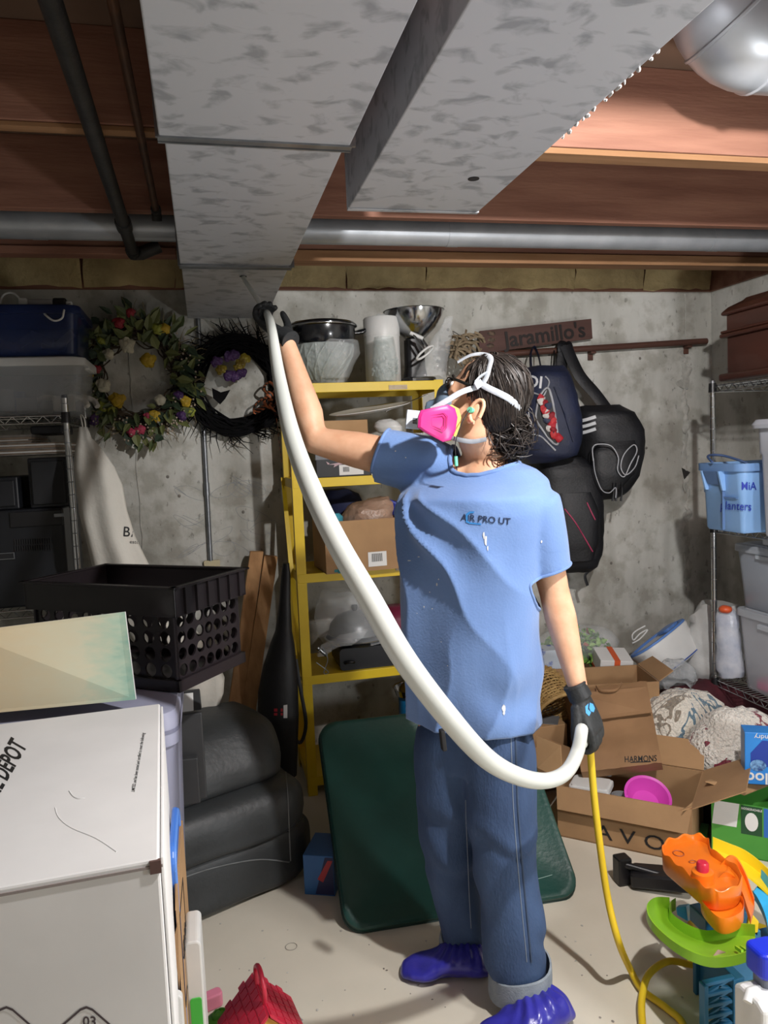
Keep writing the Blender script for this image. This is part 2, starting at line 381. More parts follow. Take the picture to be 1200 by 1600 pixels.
# conduit and outlet on the back wall
a, b = at(309, 490, Y=WY-.013), at(329, 876, Y=WY-.013)
cd = thing('electric_conduit', 'thin steel electric conduit running down the back wall to the outlet', 'conduit', (b.x, b.y, b.z))
build('conduit_run', MB().tube([a, b], .0115, 12), M_['steel'], cd, world=True, smooth=40)
for t in (.42, .68): 
    p = a+(b-a)*t; build('coupling', MB().tube([p, p+(b-a)*.05], .014, 12), M_['steel'], cd, world=True, smooth=40)
oc = at(332, 894, Y=WY)
ot = thing('power_outlet', 'ivory double power outlet on the back wall below the conduit', 'outlet', oc)
M_['ivory'] = mat('ivory_plate', 'c2b795', 'b8ac8a', 8, .5)
build('cover_plate', MB().prism(rrect(.078, .122, .006), .02, 0, Matrix.Translation((0, -.002, 0)) @ Matrix.Rotation(R(90), 4, 'X')), M_['ivory'], ot, bevel=.003)
for dz in (.022, -.022):
    rc = build('receptacle', MB().prism(rrect(.036, .03, .01), .004, 0, Matrix.Translation((0, -.021, dz)) @ Matrix.Rotation(R(90), 4, 'X')), M_['ivory'], ot, bevel=.001)
    sl = MB()
    for dx in (-.007, .007): sl.cbox((dx, -.0255, dz+.004), (.0028, .002, .01))
    sl.cbox((0, -.0255, dz-.008), (.005, .002, .005)); build('slot', sl, M_['ink'], rc)
# the bulbs themselves
for nm, p, lb in (('light_bulb', LAMP, 'bare ceiling bulb among the joists at the right'),):
    t = thing(nm, lb, 'lamp', (p.x, p.y, p.z))
    build('socket', MB().lathe([(.05, .285), (.05, .25), (.025, .24), (.02, .075), (0, .075)], 20), M_['white'], t, smooth=40)
    build('screw_base', MB().lathe([(.013, .075), (.013, .05), (0, .05)], 16), M_['steel'], t, smooth=40)

# stand and head made up for the added fill lamp, out of view
fill_ = thing('fill_stand', 'added fill lamp on a thin stand, out of view at the right', 'lamp', (FILL_LAMP.x+.12, FILL_LAMP.y-.1, 0))
build('stand_pole', MB().tube([(0, 0, 0), (0, 0, FILL_LAMP.z-.06)], .012, 10), M_['blackp'], fill_, smooth=40)
build('fill_head', MB().cbox((.03, -.03, FILL_LAMP.z), (.1, .1, .14), 0, Matrix.Rotation(R(20), 4, 'Z')), M_['blackp'], fill_, bevel=.01)
build('stand_base', MB().lathe([(0, 0), (.14, 0), (.14, .01), (.02, .02), (0, .02)], 24), M_['blackp'], fill_, smooth=40)
# ---------------------------------------------------------------- the person
def cdir(r, u, b): return _r*r + _u*u - _f*b          # right, up, towards the viewer
M_['skin'] = mat('skin', 'dcae8e', 'cf9c7b', 18, .55, bump=.06, bscale=90)
M_['skin'].node_tree.nodes['Principled BSDF'].inputs['Subsurface Weight'].default_value = .06
def shirt_mat():
    m = mat('blue_cotton', '6f8fc4', '6584b8', 5, .9, bump=.12, bscale=160, sheen=.25); return m
M_['shirt'] = shirt_mat()

M_['denim'] = mat('blue_denim', '41597f', '2b3f60', 7, .85, bump=.25, bscale=180, detail=8, stretch=(1, 1, .4), lo=.3, hi=.7)
M_['denim_in'] = mat('denim_inside', '8e979f', '7f8891', 40, .9, bump=.2, bscale=200)
M_['cover'] = mat('shoe_cover_film', '3a38a6', '2e2c90', 10, .28, bump=.35, bscale=22)
M_['glove'] = mat('glove_knit', '26292b', '1e2022', 30, .6, bump=.15, bscale=120)
M_['hair'] = mat('dark_hair', '1c1816', '2b2522', 40, .5, spec=.4)
M_['hair2'] = mat('greying_hair', '3c342f', '29231f', 40, .5, spec=.4)

J = dict(neck=at(757, 735, Y=2.03), shL=at(836, 792, Y=1.89), elL=at(866, 925, Y=1.90), wrL=at(900, 1062, Y=1.84),
         shR=at(640, 722, Y=2.14), elR=at(494, 688, Y=2.26), wrR=at(448, 540, Y=2.33),
         pel=at(742, 1120, Y=1.98), hipL=at(785, 1150, Y=1.93), hipR=at(695, 1150, Y=2.06),
         knL=at(795, 1350, Y=1.87), knR=at(703, 1340, Y=2.06), anL=at(818, 1530, Y=1.88), anR=at(722, 1478, Y=2.11))
LEFT = V((.73, -.68, 0)).normalized(); FWD = V((-.68, -.73, 0)).normalized(); UP = V((0, 0, 1))
HO = at(752, 626, Y=2.0)
hf = cdir(-.84, .34, -.36); hup = cdir(.38, .9, .12)
HM = frame(HO, hf, hup.cross(hf))
def hp(x, y, z): return HM @ V((x, y, z))

bd = MB()
# head
bd.ell((-.012, 0, .03), (.098, .077, .098), 24, 16, 0, HM)
bd.ell((.03, 0, -.045), (.062, .06, .07), 20, 12, 0, HM)
bd.ell((.058, 0, -.085), (.032, .036, .028), 14, 10, 0, HM)         # chin
bd.ell((.073, 0, .0), (.022, .052, .05), 14, 10, 0, HM)             # brow and cheeks
bd.tube([hp(.088, 0, .012), hp(.102, 0, -.012), hp(.112, 0, -.032), hp(.09, 0, -.042)], [.010, .013, .017, .012], 10)   # nose
bd.ell((.088, 0, -.062), (.014, .026, .012), 12, 8, 0, HM)          # mouth
nb = J['neck']
bd.tube([hp(-.02, 0, -.02), hp(-.022, 0, -.09), nb+V((0, 0, .05)), nb, nb-V((0, 0, .12))], [.062, .06, .059, .072, .09], 18)
# trunk, limbs
def ring_path(pts, rads, n=16): bd.tube(pts, rads, n)
bd.loft([[nb + (LEFT*math.cos(a)*w_*.5 + FWD*math.sin(a)*d_) + UP*dz for a in np.linspace(0, 2*PI, 24, False)] + [] for dz, w_, d_ in
         ((.0, .12, .06), (-.06, .28, .08), (-.14, .30, .085), (-.3, .26, .08), (-.45, .24, .08), (-.6, .24, .08), (-.7, .24, .08))])
ring_path([J['neck']-UP*.07, J['shL'], J['shL'].lerp(J['elL'], .5), J['elL'], J['elL'].lerp(J['wrL'], .3), J['elL'].lerp(J['wrL'], .7), J['wrL'], J['wrL'].lerp(J['wrL']+(J['wrL']-J['elL']), .12)],
          [.06, .056, .046, .041, .043, .034, .0275, .026])
ring_path([J['neck']-UP*.05, J['shR'], J['shR'].lerp(J['elR'], .55), J['elR'], J['elR'].lerp(J['wrR'], .28), J['elR'].lerp(J['wrR'], .7), J['wrR'], J['wrR'].lerp(J['wrR']+(J['wrR']-J['elR']), .1)],
          [.06, .058, .054, .044, .046, .036, .029, .028])
for h_, k_, a_ in (('hipL', 'knL', 'anL'), ('hipR', 'knR', 'anR')):
    ring_path([J[h_]+UP*.05, J[h_], J[h_].lerp(J[k_], .5), J[k_], J[k_].lerp(J[a_], .35), J[a_], J[a_]-UP*.05], [.08, .07, .05, .036, .036, .03, .03])
person = fuse('person', bd, M_['skin'], .007, 5)
tag(person, 'person in blue t-shirt, jeans and pink-filter respirator pushing a white hose into the duct', 'person')
# ears
for sgn in (1, -1):
    e = MB(); pts = []
    for i in range(15):
        a = i/14*2*PI*.86 - .5; pts.append(hp(-.022-.017*math.cos(a)-.004*abs(math.sin(a)), sgn*(.074+.012*(1-math.sin(a*.5+.2)*.6)), -.036+.031*math.sin(a)))
    e.tube(pts, .0055, 8); e.ell((-.02, sgn*.072, -.036), (.016, .009, .026), 12, 8, 0, HM); e.ell((-.012, sgn*.074, -.062), (.009, .006, .011), 10, 8, 0, HM)
    e.ell((-.008, sgn*.075, -.036), (.006, .006, .008), 8, 6, 0, HM)
    build('ear', e, M_['skin'], person, smooth=80)
M_['plug'] = mat('mint_plug', '6fd6b0', None, rough=.5)
pg = MB().tube([hp(-.012, .076, -.038), hp(-.008, .092, -.039)], [.007, .008], 10)
plug = build('ear_plug', pg, M_['plug'], person, smooth=50); plug['label'] = 'mint green ear plug'
for s in (1, -1):
    build('eye', MB().ell((.079, s*.032, .014), (.012, .013, .011), 12, 8, 0, HM), M_['paper'], person, smooth=80)
    build('eyebrow', MB().tube([hp(.09, s*.014, .033), hp(.09, s*.032, .038), hp(.078, s*.05, .033)], [.003, .0045, .002], 6), M_['hair'], person, smooth=80)
# safety glasses on the brow
M_['lens'] = mat('dark_glasses', '1b1a18', None, rough=.15)
gl = MB()
gl.tube([hp(.02, .082, .022), hp(.06, .074, .026), hp(.094, .05, .026), hp(.105, 0, .024), hp(.094, -.05, .026), hp(.06, -.074, .026)], .004, 6)
for s in (1, -1): gl.ell((.093, s*.034, .016), (.008, .027, .017), 12, 8, 0, HM)
build('glasses', gl, M_['lens'], person, smooth=60)
# hair: cap, swept strands, bun
from mathutils.bvhtree import BVHTree
cap = MB(); cap.ell((-.026, 0, .044), (.1, .0835, .094), 24, 16, 0, HM); cap.ell((-.06, 0, -.01), (.06, .07, .075), 18, 12, 0, HM)
hair = fuse('hair', cap, M_['hair'], .008, 3, person)
rnd = random.Random(3); bun = at(781, 668, Y=1.99); buncap = MB()
st = MB()
def _tree(o):
    bm = bmesh.new(); bm.from_mesh(o.data); t_ = BVHTree.FromBMesh(bm); bm.free(); return t_
_ht = _tree(hair); HC0 = V((-.03, 0, .03))
def on_hair(d, off):
    o_ = hp(*HC0); w_ = (hp(*(HC0+d))-o_).normalized(); h_ = _ht.ray_cast(o_+w_*.4, -w_)
    return h_[0]+w_*off if h_[0] else o_+w_*.1
bl_ = HM.inverted() @ bun
eb = (bl_-HC0).normalized()
for i in range(420):
    s = rnd.choice((1, 1, 1, 1, -1)); d = V((rnd.uniform(-.6, .75), s*rnd.uniform(.05, 1), rnd.uniform(-.45, 1.0))).normalized()
    e = (eb+V((rnd.uniform(-.2, .2), rnd.uniform(-.25, .25), rnd.uniform(-.2, .2)))).normalized(); off = rnd.uniform(.0005, .004); pts = []
    for k in range(8):
        q = d.slerp(e, k/7*.97) if d.angle(e) < 3.0 else d.lerp(e, k/7).normalized()
        pts.append(on_hair(q, off+.003*math.sin(k/7*PI)*rnd.random()))
    pts.append(bun.lerp(pts[-1], .4)+V((rnd.uniform(-.02, .02), rnd.uniform(-.02, .02), rnd.uniform(-.02, .02))))
    st.tube(pts, [.0008, .0018, .0022, .0022, .0022, .0022, .002, .0016, .001], 4, 1 if rnd.random() < .3 else 0)
build('hair_strands', st, [M_['hair'], M_['hair2']], person, smooth=80)['kind'] = 'stuff'
buncap.ell(bun, (.062, .052, .052), 16, 10); buncap.ell(bun+cdir(.02, -.028, 0), (.052, .048, .042), 14, 10); buncap.wob(.008, 18, 1)
build('hair_bun', buncap, M_['hair'], person, smooth=80)
bs = MB()
for i in range(620):
    c_ = bun + cdir(rnd.uniform(-.025, .04), rnd.uniform(-.04, .025), rnd.uniform(-.02, .035)); r_ = rnd.uniform(.034, .064)
    a0 = rnd.uniform(0, 2*PI); ax = V((rnd.gauss(0, 1), rnd.gauss(0, 1), rnd.gauss(0, 1))).normalized(); x_ = ax.orthogonal().normalized(); y_ = ax.cross(x_); sp = rnd.uniform(1.2, 3.2)
    dr = cdir(.03, -.03, .01)*rnd.random()
    pts = [c_ + (x_*math.cos(a0+sp*k/6) + y_*math.sin(a0+sp*k/6))*r_*(1-.2*k/6) + dr*(k/6) for k in range(7)]
    bs.tube(pts, [.0008, .0015, .0018, .0018, .0017, .0013, .0006], 4, 1 if rnd.random() < .45 else 0)
build('bun_strands', bs, [M_['hair'], M_['hair2']], person, smooth=80)['kind'] = 'stuff'
# respirator
M_['pink'] = mat('pink_filter', 'cc2f82', 'c22876', 6, .35)
M_['maskg'] = mat('grey_rubber', '6c7f90', '62758a', 8, .5)
M_['strap'] = mat('grey_strap', 'c2c8cf', 'b2b9c2', 30, .75, bump=.1, bscale=200)
fm = MB(); fm.ell((.075, 0, -.05), (.05, .055, .06), 20, 12, 0, HM); fm.ell((.1, 0, -.015), (.03, .03, .035), 14, 10, 0, HM)
fm.tube([hp(.11, 0, -.06), hp(.14, 0, -.07)], [.03, .026], 14)
resp = fuse('respirator', fm, M_['maskg'], .006, 4, person)
resp['label'] = 'half-face respirator with pink filter cartridges'
PX = [(657, 641), (700, 632), (711, 638), (715, 652), (712, 672), (704, 688), (692, 691), (662, 675), (652, 668), (653, 650)]
def cart(pxs, Y, tilt, th, m, nm, par, inset=None):
    cx = sum(p[0] for p in pxs)/len(pxs); cy = sum(p[1] for p in pxs)/len(pxs); mb = MB()
    lay = []
    for dep, sc in ((0, .84), (.004, .97), (.010, 1.0), (th, 1.0), (th+.004, .95)):
        lay.append([at(cx+(x-cx)*sc, cy+(y-cy)*sc, Y=Y+dep+tilt*(x-cx)) for x, y in pxs])
    mb.loft(lay); return build(nm, mb, m, par, smooth=35)
c1 = cart(PX, 1.905, .0002, .036, M_['pink'], 'filter_cartridge', resp)
ip = [(669, 650), (694, 645), (699, 650), (698, 668), (692, 675), (671, 667)]
mb = MB(); cen = (685, 660)
for sc in (1.0, .72): mb.tube([at(cen[0]+(x-cen[0])*sc, cen[1]+(y-cen[1])*sc, Y=1.903) for x, y in ip], .0013, 6, loop=True)
build('cartridge_ridge', mb, M_['pink'], resp, smooth=60)
mb = MB(); mb.loft([[at(cen[0]+(x-cen[0])*.99+6, cen[1]+(y-cen[1])*.99, Y=1.905+dd) for x, y in PX] for dd in (.034, .044)])
build('cartridge_rim', mb, mat('yellow_rim', 'c9b45a', None, rough=.5), resp, smooth=35)
far = MB(); far.ell((.095, -.075, -.065), (.035, .03, .04), 16, 10, 0, HM); build('filter_cartridge', far, M_['pink'], resp, smooth=60)
lb = MB(); lb.plate([at(x, y, Y=1.97) for x, y in ((637, 640), (657, 642), (655, 671), (634, 669))][::-1], .012)
build('filter_label', lb, mat('filter_label', 'cfdbe6', 'a9c4dd', 18, .5), resp)
lb2 = MB()
for k in range(5): lb2.plate([at(x, y, Y=1.969) for x, y in ((645, 653+k*2), (652, 653.5+k*2), (652, 654.4+k*2), (645, 654+k*2))][::-1], .0008)
build('label_print', lb2, M_['ink'], resp)
from mathutils.bvhtree import BVHTree
def _bvh(objs):
    bm = bmesh.new()
    for o in objs: bm.from_mesh(o.data)
    t = BVHTree.FromBMesh(bm); bm.free(); return t
_headtree = _bvh([person, hair])
def lay_on(pts, off=.007):
    out = []
    for p in pts:
        d = (p-V((0, 0, HC))); L_ = d.length; d.normalize(); h_ = _headtree.ray_cast(V((0, 0, HC)), d)
        out.append(h_[0]-d*off if h_[0] and h_[3] < L_+.03 else p)
    for _ in range(2): out = [out[0]]+[(out[i-1]+out[i]*2+out[i+1])/4 for i in range(1, len(out)-1)]+[out[-1]]
    return out
def strap(pxY, wd, par=resp, m=None):
    mb = MB(); pts = lay_on(spline([at(x, y, Y=Y) for x, y, Y in pxY], 6))
    mb.tube(pts, wd, 8, flat=.28, up=cdir(.2, 1, 0)); return build('strap', mb, m or M_['strap'], par, smooth=60)
strap([(674, 640, 1.945), (700, 625, 1.927), (722, 612, 1.918), (748, 604, 1.912)], .0075)
strap([(752, 600, 1.912), (762, 606, 1.908), (785, 617, 1.912), (800, 626, 1.945), (812, 640, 2.02)], .0085)
strap([(751, 604, 1.91), (760, 590, 1.912), (764, 575, 1.925), (767, 560, 1.965), (755, 553, 2.0), (735, 555, 2.03), (715, 566, 2.05)], .0075)
strap([(742, 598, 1.91), (752, 588, 1.912), (762, 582, 1.916)], .006)
mb = MB(); mb.plate([lay_on([at(x, y, Y=1.905)]*3, .011)[1] for x, y in ((741, 598), (751, 592), (757, 601), (746, 608))][::-1], .006); build('strap_clip', mb, M_['strap'], resp, bevel=.001)
M_['strap2'] = mat('dark_strap', '7c8188', None, rough=.7)
strap([(704, 684, 1.935), (722, 688, 1.915), (740, 690, 1.92), (760, 686, 1.95)], .006, resp, M_['strap2'])
cord = MB().tube(spline([hp(-.008, .093, -.039), at(722, 660, Y=1.915), at(712, 690, Y=1.915), at(712, 712, Y=1.915), at(714, 735, Y=1.92)], 6), .0014, 6); build('plug_cord', cord, M_['ink'], person)
cd2 = MB().tube([at(712, 713, Y=1.912), at(713, 728, Y=1.912)], .005, 10); build('cord_slider', cd2, M_['plug'], person, smooth=40)

# ---- t-shirt
sh = MB()
prof = [(722, 712, 800, .9), (735, 668, 826, .9), (752, 640, 842, .95), (775, 626, 852, 1), (800, 622, 852, 1), (850, 624, 843, 1), (920, 626, 836, 1), (1000, 629, 834, 1.02), (1070, 635, 838, 1.05), (1112, 640, 840, 1.08), (1128, 641, 840, 1.08)]
rings = []; TC = []
for i, (py, l_, r_, db) in enumerate(prof):
    Yc = 2.02 if py < 760 else 2.0
    c_ = at((l_+r_)/2, py, Y=Yc); hw = (r_-l_)/2/FPX*((c_-V((0, 0, HC))).dot(_f)); k_ = hw/.197
    if py < 760: c_ = at((l_+r_)/2, py, Y=Yc+.02)
    ax, bx = .212*k_, (.148*k_*db if py >= 775 else .07+.078*(py-722)/53)
    if py < 760: ax = hw/.85
    rings.append([c_ + LEFT*ax*math.copysign(abs(math.cos(a))**.85, math.cos(a)) + FWD*bx*math.copysign(abs(math.sin(a))**.85, math.sin(a)) for a in np.linspace(0, 2*PI, 40, False)]); TC.append(c_)
sh.loft(rings)
slL = [J['shL']+V((-.03, .02, .0)), J['shL'], J['shL'].lerp(J['elL'], .45), J['shL'].lerp(J['elL'], .78)]
sh.tube(slL, [.07, .073, .066, .06], 24)
eR = (J['elR']-J['shR']).normalized()
slR = [J['shR']-eR*.06, J['shR'], J['shR']+eR*.075, J['shR']+eR*.10+V((0, 0, -.004))]
sh.tube(slR, [.085, .084, .08, .08], 24)
sh.tube([J['shR'], at(672, 728, Y=2.11), at(706, 742, Y=2.08), at(740, 760, Y=2.05)], [.084, .082, .074, .06], 24)
def sn(x): return np.sin(x)
cT = np.array(J['pel'].lerp(J['neck'], .5)); Ln = np.array(LEFT); Fn = np.array(FWD)
zhem = rings[-1][0].z
def folds(co, no):
    d = co-cT; l = d@Ln; f = d@Fn; z = co[:, 2]; ang = np.arctan2(f, l)
    h_ = np.clip((J['neck'].z-.02-z)/.5, 0, 1)
    nz = np.array([noise.noise(V(p)*4.0) for p in co])
    nz2 = np.array([noise.noise(V((p[0]*9, p[1]*9, p[2]*4))) for p in co])
    # folds fan out from the raised right shoulder, down across the front
    sx = np.array(J['shR']); q = co-sx; th = np.arctan2(-q[:, 2], q@Ln); rad = np.sqrt(q[:, 2]**2+(q@Ln)**2)
    fan = (1-2*np.abs(np.sin(th*8.5+nz*1.8))**.7)*np.exp(-((th-1.15)/.55)**2)*np.clip(rad/.12, 0, 1)*np.clip(1.25-rad/.55, .25, 1)
    hang = (1-2*np.abs(np.sin(ang*4+z*2.5+nz*1.8))**.7)*np.clip((.35-(z-zhem))/.35, 0, 1)
    arm = np.clip(((co-np.array(J['shL']))@Ln+.02)/.05, 0, 1)
    side = np.sin((z*24+l*14)+nz*3)*np.exp(-((l-.13)/.06)**2)*np.exp(-((z-zhem-.12)/.13)**2)
    amp = .019*fan*(1-arm)+.011*hang*(1-arm)+.010*side + .006*nz2+.005*nz
    neck = np.clip((z-(J['neck'].z-.10))/.06, 0, 1); amp = amp*(1-neck)
    return co+no*amp[:, None]
tsh = fuse('t_shirt', sh, M_['shirt'], .0075, 8, person, fn=folds)
# clean openings: hem, sleeves, neck
def cut(o, p, n, near, rad):
    bm = bmesh.new(); bm.from_mesh(o.data); p, n, near = V(p), V(n).normalized(), V(near)
    g = [f for f in bm.faces if (f.calc_center_median()-near).length < rad]
    geo = list({v for f in g for v in f.verts}) + list({e for f in g for e in f.edges}) + g
    bmesh.ops.bisect_plane(bm, geom=geo, plane_co=p, plane_no=n, dist=1e-5)
    dl = [f for f in bm.faces if (f.calc_center_median()-near).length < rad and (f.calc_center_median()-p).dot(n) > 0]
    bmesh.ops.delete(bm, geom=dl, context='FACES'); bm.to_mesh(o.data); bm.free()
eL = (J['elL']-J['shL']).normalized()
pL = slL[-1]-eL*.012; cut(tsh, pL, eL+V((0, 0, -.1))+LEFT*.15, pL, .11)
pR = slR[-1]-eR*.012; cut(tsh, pR, eR+V((0, 0, .1)), pR, .13)
cut(tsh, (0, 0, zhem+.012), (0, 0, -1), TC[-1], .4)
NP = J['neck']+V((0, 0, .012))+FWD*.0
cut(tsh, NP+UP*.004, UP*.9+FWD*.36, NP, .105)
q = tsh.modifiers.new('solid', 'SOLIDIFY'); q.thickness = .003; q.offset = -1
def rim(o, near, rad, r_, nm, m):
    "a stitched band along the open edge near a point"
    bm = bmesh.new(); bm.from_mesh(o.data); es = [e for e in bm.edges if e.is_boundary and ((e.verts[0].co+e.verts[1].co)/2-V(near)).length < rad]
    nxt = {}
    for e in es:
        for a_, b_ in ((e.verts[0], e.verts[1]), (e.verts[1], e.verts[0])): nxt.setdefault(a_.index, []).append(b_)
    if not es: bm.free(); return
    cur = es[0].verts[0]; loop = []; seen = set()
    while cur is not None and cur.index not in seen:
        seen.add(cur.index); loop.append(cur.co.copy()); cur = next((v for v in nxt.get(cur.index, []) if v.index not in seen), None)
    bm.free(); k = len(loop)
    if k < 8: return
    for _ in range(4): loop = [(loop[i-1]+loop[i]*2+loop[(i+1) % k])/4 for i in range(k)]
    return build(nm, MB().tube(loop, r_, 8, loop=True), m, person, smooth=60)
rim(tsh, NP, .13, .007, 'collar', M_['shirt']); rim(tsh, pL, .12, .0045, 'sleeve_hem', M_['shirt']); rim(tsh, pR, .13, .0045, 'sleeve_hem', M_['shirt']); rim(tsh, TC[-1], .4, .0045, 'shirt_hem', M_['shirt'])
# print and paint marks on the chest, laid onto the cloth
from mathutils.bvhtree import BVHTree
def drape_pts(o, pts, off=.0015):
    bm = bmesh.new(); bm.from_mesh(o.data); tr = BVHTree.FromBMesh(bm); bm.free(); out = []
    for p in pts:
        p = V(p); d = (p-V((0, 0, HC))).normalized(); hit = tr.ray_cast(V((0, 0, HC)), d)
        out.append(hit[0]+hit[1].normalized()*off*(1 if hit[1].dot(d) < 0 else -1) if hit[0] else p)
    return out
def project(name, mb, o, m, par, off=.0018):
    mb.v = [tuple(p) for p in drape_pts(o, mb.v, off)]; return build(name, mb, m, par)
def flat_text(s, size, bold=0):
    cu = bpy.data.curves.new('t', 'FONT'); cu.body = s; cu.size = size; cu.align_x = 'CENTER'; cu.align_y = 'CENTER'; cu.offset = bold; cu.resolution_u = 3
    t = bpy.data.objects.new('t', cu); C.objects.link(t); me = t.to_mesh(); r_ = ([v.co.copy() for v in me.vertices], [tuple(p.vertices) for p in me.polygons])
    t.to_mesh_clear(); bpy.data.objects.remove(t); bpy.data.curves.remove(cu); return r_
def px_text(s, cx, cy, hpx, ang, Y, name, o, m, par, sx=1, bold=0, off=.0018):
    vs_, fs_ = flat_text(s, 1.0, bold); ca, sa = math.cos(R(ang)), math.sin(R(ang)); mb = MB()
    mb.add([at(cx+(v.x*sx*ca-v.y*sa)*hpx, cy-(v.x*sx*sa+v.y*ca)*hpx, Y=Y) for v in vs_], fs_)
    return project(name, mb, o, m, par, off)
M_['navy_print'] = mat('navy_print', '1d2c4a', None, rough=.8)
px_text('AIR PRO UT', 759, 812, 14.5, -5, 1.85, 'chest_print', tsh, M_['navy_print'], person, 1.0, .012)['label'] = 'dark company lettering printed on the chest'
mb = MB()
for poly in ([(728, 803), (734, 799), (742, 799), (740, 802), (735, 802), (731, 806)], [(728, 803), (731, 806), (731, 814), (736, 817), (734, 818.5), (728, 816)], [(734, 816), (752, 818), (752, 820), (734, 818.5)]):
    mb.add([at(x, y, Y=1.85) for x, y in poly], [tuple(range(len(poly)))])
project('chest_emblem', mb, tsh, mat('print_blue', '2f7fc4', None, rough=.8), person)
mb = MB(); rnd = random.Random(5)
for x, y, rx, ry in ((756, 836, 1.3, 6), (759, 845, 2, 9), (762, 856, 1, 4), (787, 1107, 3.2, 6), (787, 1114, 2, 3), (640, 876, 3, 1), (655, 870, 2, .8), (683, 913, 1.2, 2.5), (686, 905, .8, 1.5), (663, 948, 1, 1.4), (676, 951, 1, 1), (618, 705, 1.2, 1), (652, 958, .8, .8), (846, 846, 1.6, 2.4), (700, 1040, .8, .8), (690, 1003, 1, .7), (634, 715, 1, 1), (672, 925, .8, 1)):
    poly = [at(x+rx*math.cos(a)*rnd.uniform(.7, 1.2), y+ry*math.sin(a)*rnd.uniform(.7, 1.2), Y=1.85) for a in np.linspace(0, 2*PI, 8, False)]
    mb.add(poly, [tuple(range(8))])
project('paint_drips', mb, tsh, M_['paper'], person)['kind'] = 'stuff'

# ---- jeans
jn = MB()
def leg(rows, Yt, Yb):
    out = []
    for py, l_, r_ in rows:
        t = (py-rows[0][0])/(rows[-1][0]-rows[0][0]); c_ = at((l_+r_)/2, py, Y=Yt+(Yb-Yt)*t)
        hw = (r_-l_)/2/FPX*((c_-V((0, 0, HC))).dot(_f)); out.append([c_+_r0*hw*math.cos(a)+V((_f.x, _f.y, 0)).normalized()*hw*1.08*math.sin(a) for a in np.linspace(0, 2*PI, 24, False)])
    jn.loft(out)
leg([(1095, 745, 815), (1140, 728, 834), (1165, 722, 838), (1240, 728, 839), (1300, 734, 840), (1360, 742, 842), (1440, 752, 849), (1490, 760, 852), (1528, 769, 856)], 1.94, 1.885)
leg([(1095, 672, 740), (1140, 650, 752), (1165, 646, 755), (1240, 650, 752), (1300, 655, 750), (1360, 664, 752), (1430, 683, 755), (1468, 692, 757)], 2.04, 2.11)
jn.loft([[at(x0, py, Y=1.99)+LEFT*.15*math.cos(a)+FWD*.1*math.sin(a) for a in np.linspace(0, 2*PI, 28, False)] for x0, py in ((742, 1060), (742, 1100), (742, 1160), (744, 1195))])
def jfold(co, no):
    z = co[:, 2]; nz = np.array([noise.noise(V(p)*6) for p in co]); nz2 = np.array([noise.noise(V((p[0]*13, p[1]*13, p[2]*6))) for p in co])
    rid = np.sin(z*34+nz*6+co[:, 0]*20)
    low = np.clip((.75-z)/.3, 0, 1)
    return co+no*(.009*nz+.007*nz2+.008*rid*low*np.clip(nz+.4, 0, 1))[:, None]
jeans = fuse('jeans', jn, M_['denim'], .0085, 5, person, fn=jfold)
jeans['label'] = 'faded blue jeans with turned-up pale cuffs'
for (l_, r_, y0, y1, Y, sl) in ((767, 858, 1506, 1543, 1.885, -12), (690, 759, 1462, 1477, 2.112, 3)):
    ringsC = []
    for k, (py, g) in enumerate(((y0, 0), (y0+1, 3), ((y0+y1)/2, 4), (y1-1, 4), (y1, 2), (y1-2, -3))):
        c_ = at((l_+r_)/2, py, Y=Y); hw = ((r_-l_)/2+g)/FPX*((c_-V((0, 0, HC))).dot(_f))
        ringsC.append([c_+_r0*hw*math.cos(a)+V((_f.x, _f.y, 0)).normalized()*hw*1.08*math.sin(a)+UP*(.014*math.sin(a*3+k*.2)*.3+ .012*math.cos(a)*(1 if sl < 0 else 0)) for a in np.linspace(0, 2*PI, 32, False)])
    build('jeans_cuff', MB().loft(ringsC, caps=False), M_['denim_in'], person, smooth=60)
M_['stitch'] = mat('seam_thread', '3a4a63', None, rough=.9)
mb = MB(); mb.tube(drape_pts(jeans, spline([at(x, y, Y=1.8) for x, y in ((805, 1145), (807, 1200), (809, 1260), (815, 1340), (822, 1420), (828, 1480), (830, 1503))], 8), .001), .0028, 6)
build('side_seam', mb, M_['stitch'], person, smooth=60)
mb = MB(); mb.tube(drape_pts(jeans, spline([at(x, y, Y=1.8) for x, y in ((798, 1145), (800, 1200), (802, 1260), (808, 1340), (815, 1420), (821, 1480), (823, 1503))], 8), .0005), .0012, 5)
mb.tube(drape_pts(jeans, spline([at(x, y, Y=1.9) for x, y in ((728, 1250), (729, 1300), (731, 1350), (733, 1400), (736, 1450))], 8), .0005), .0014, 5)
build('stitching', mb, mat('stitch_pale', '7c8898', None, rough=.9), person, smooth=60)
build('belt_clip', MB().bar(at(690, 1140, Y=1.83), at(694, 1172, Y=1.83), .022, .012), M_['ink'], person, bevel=.003)

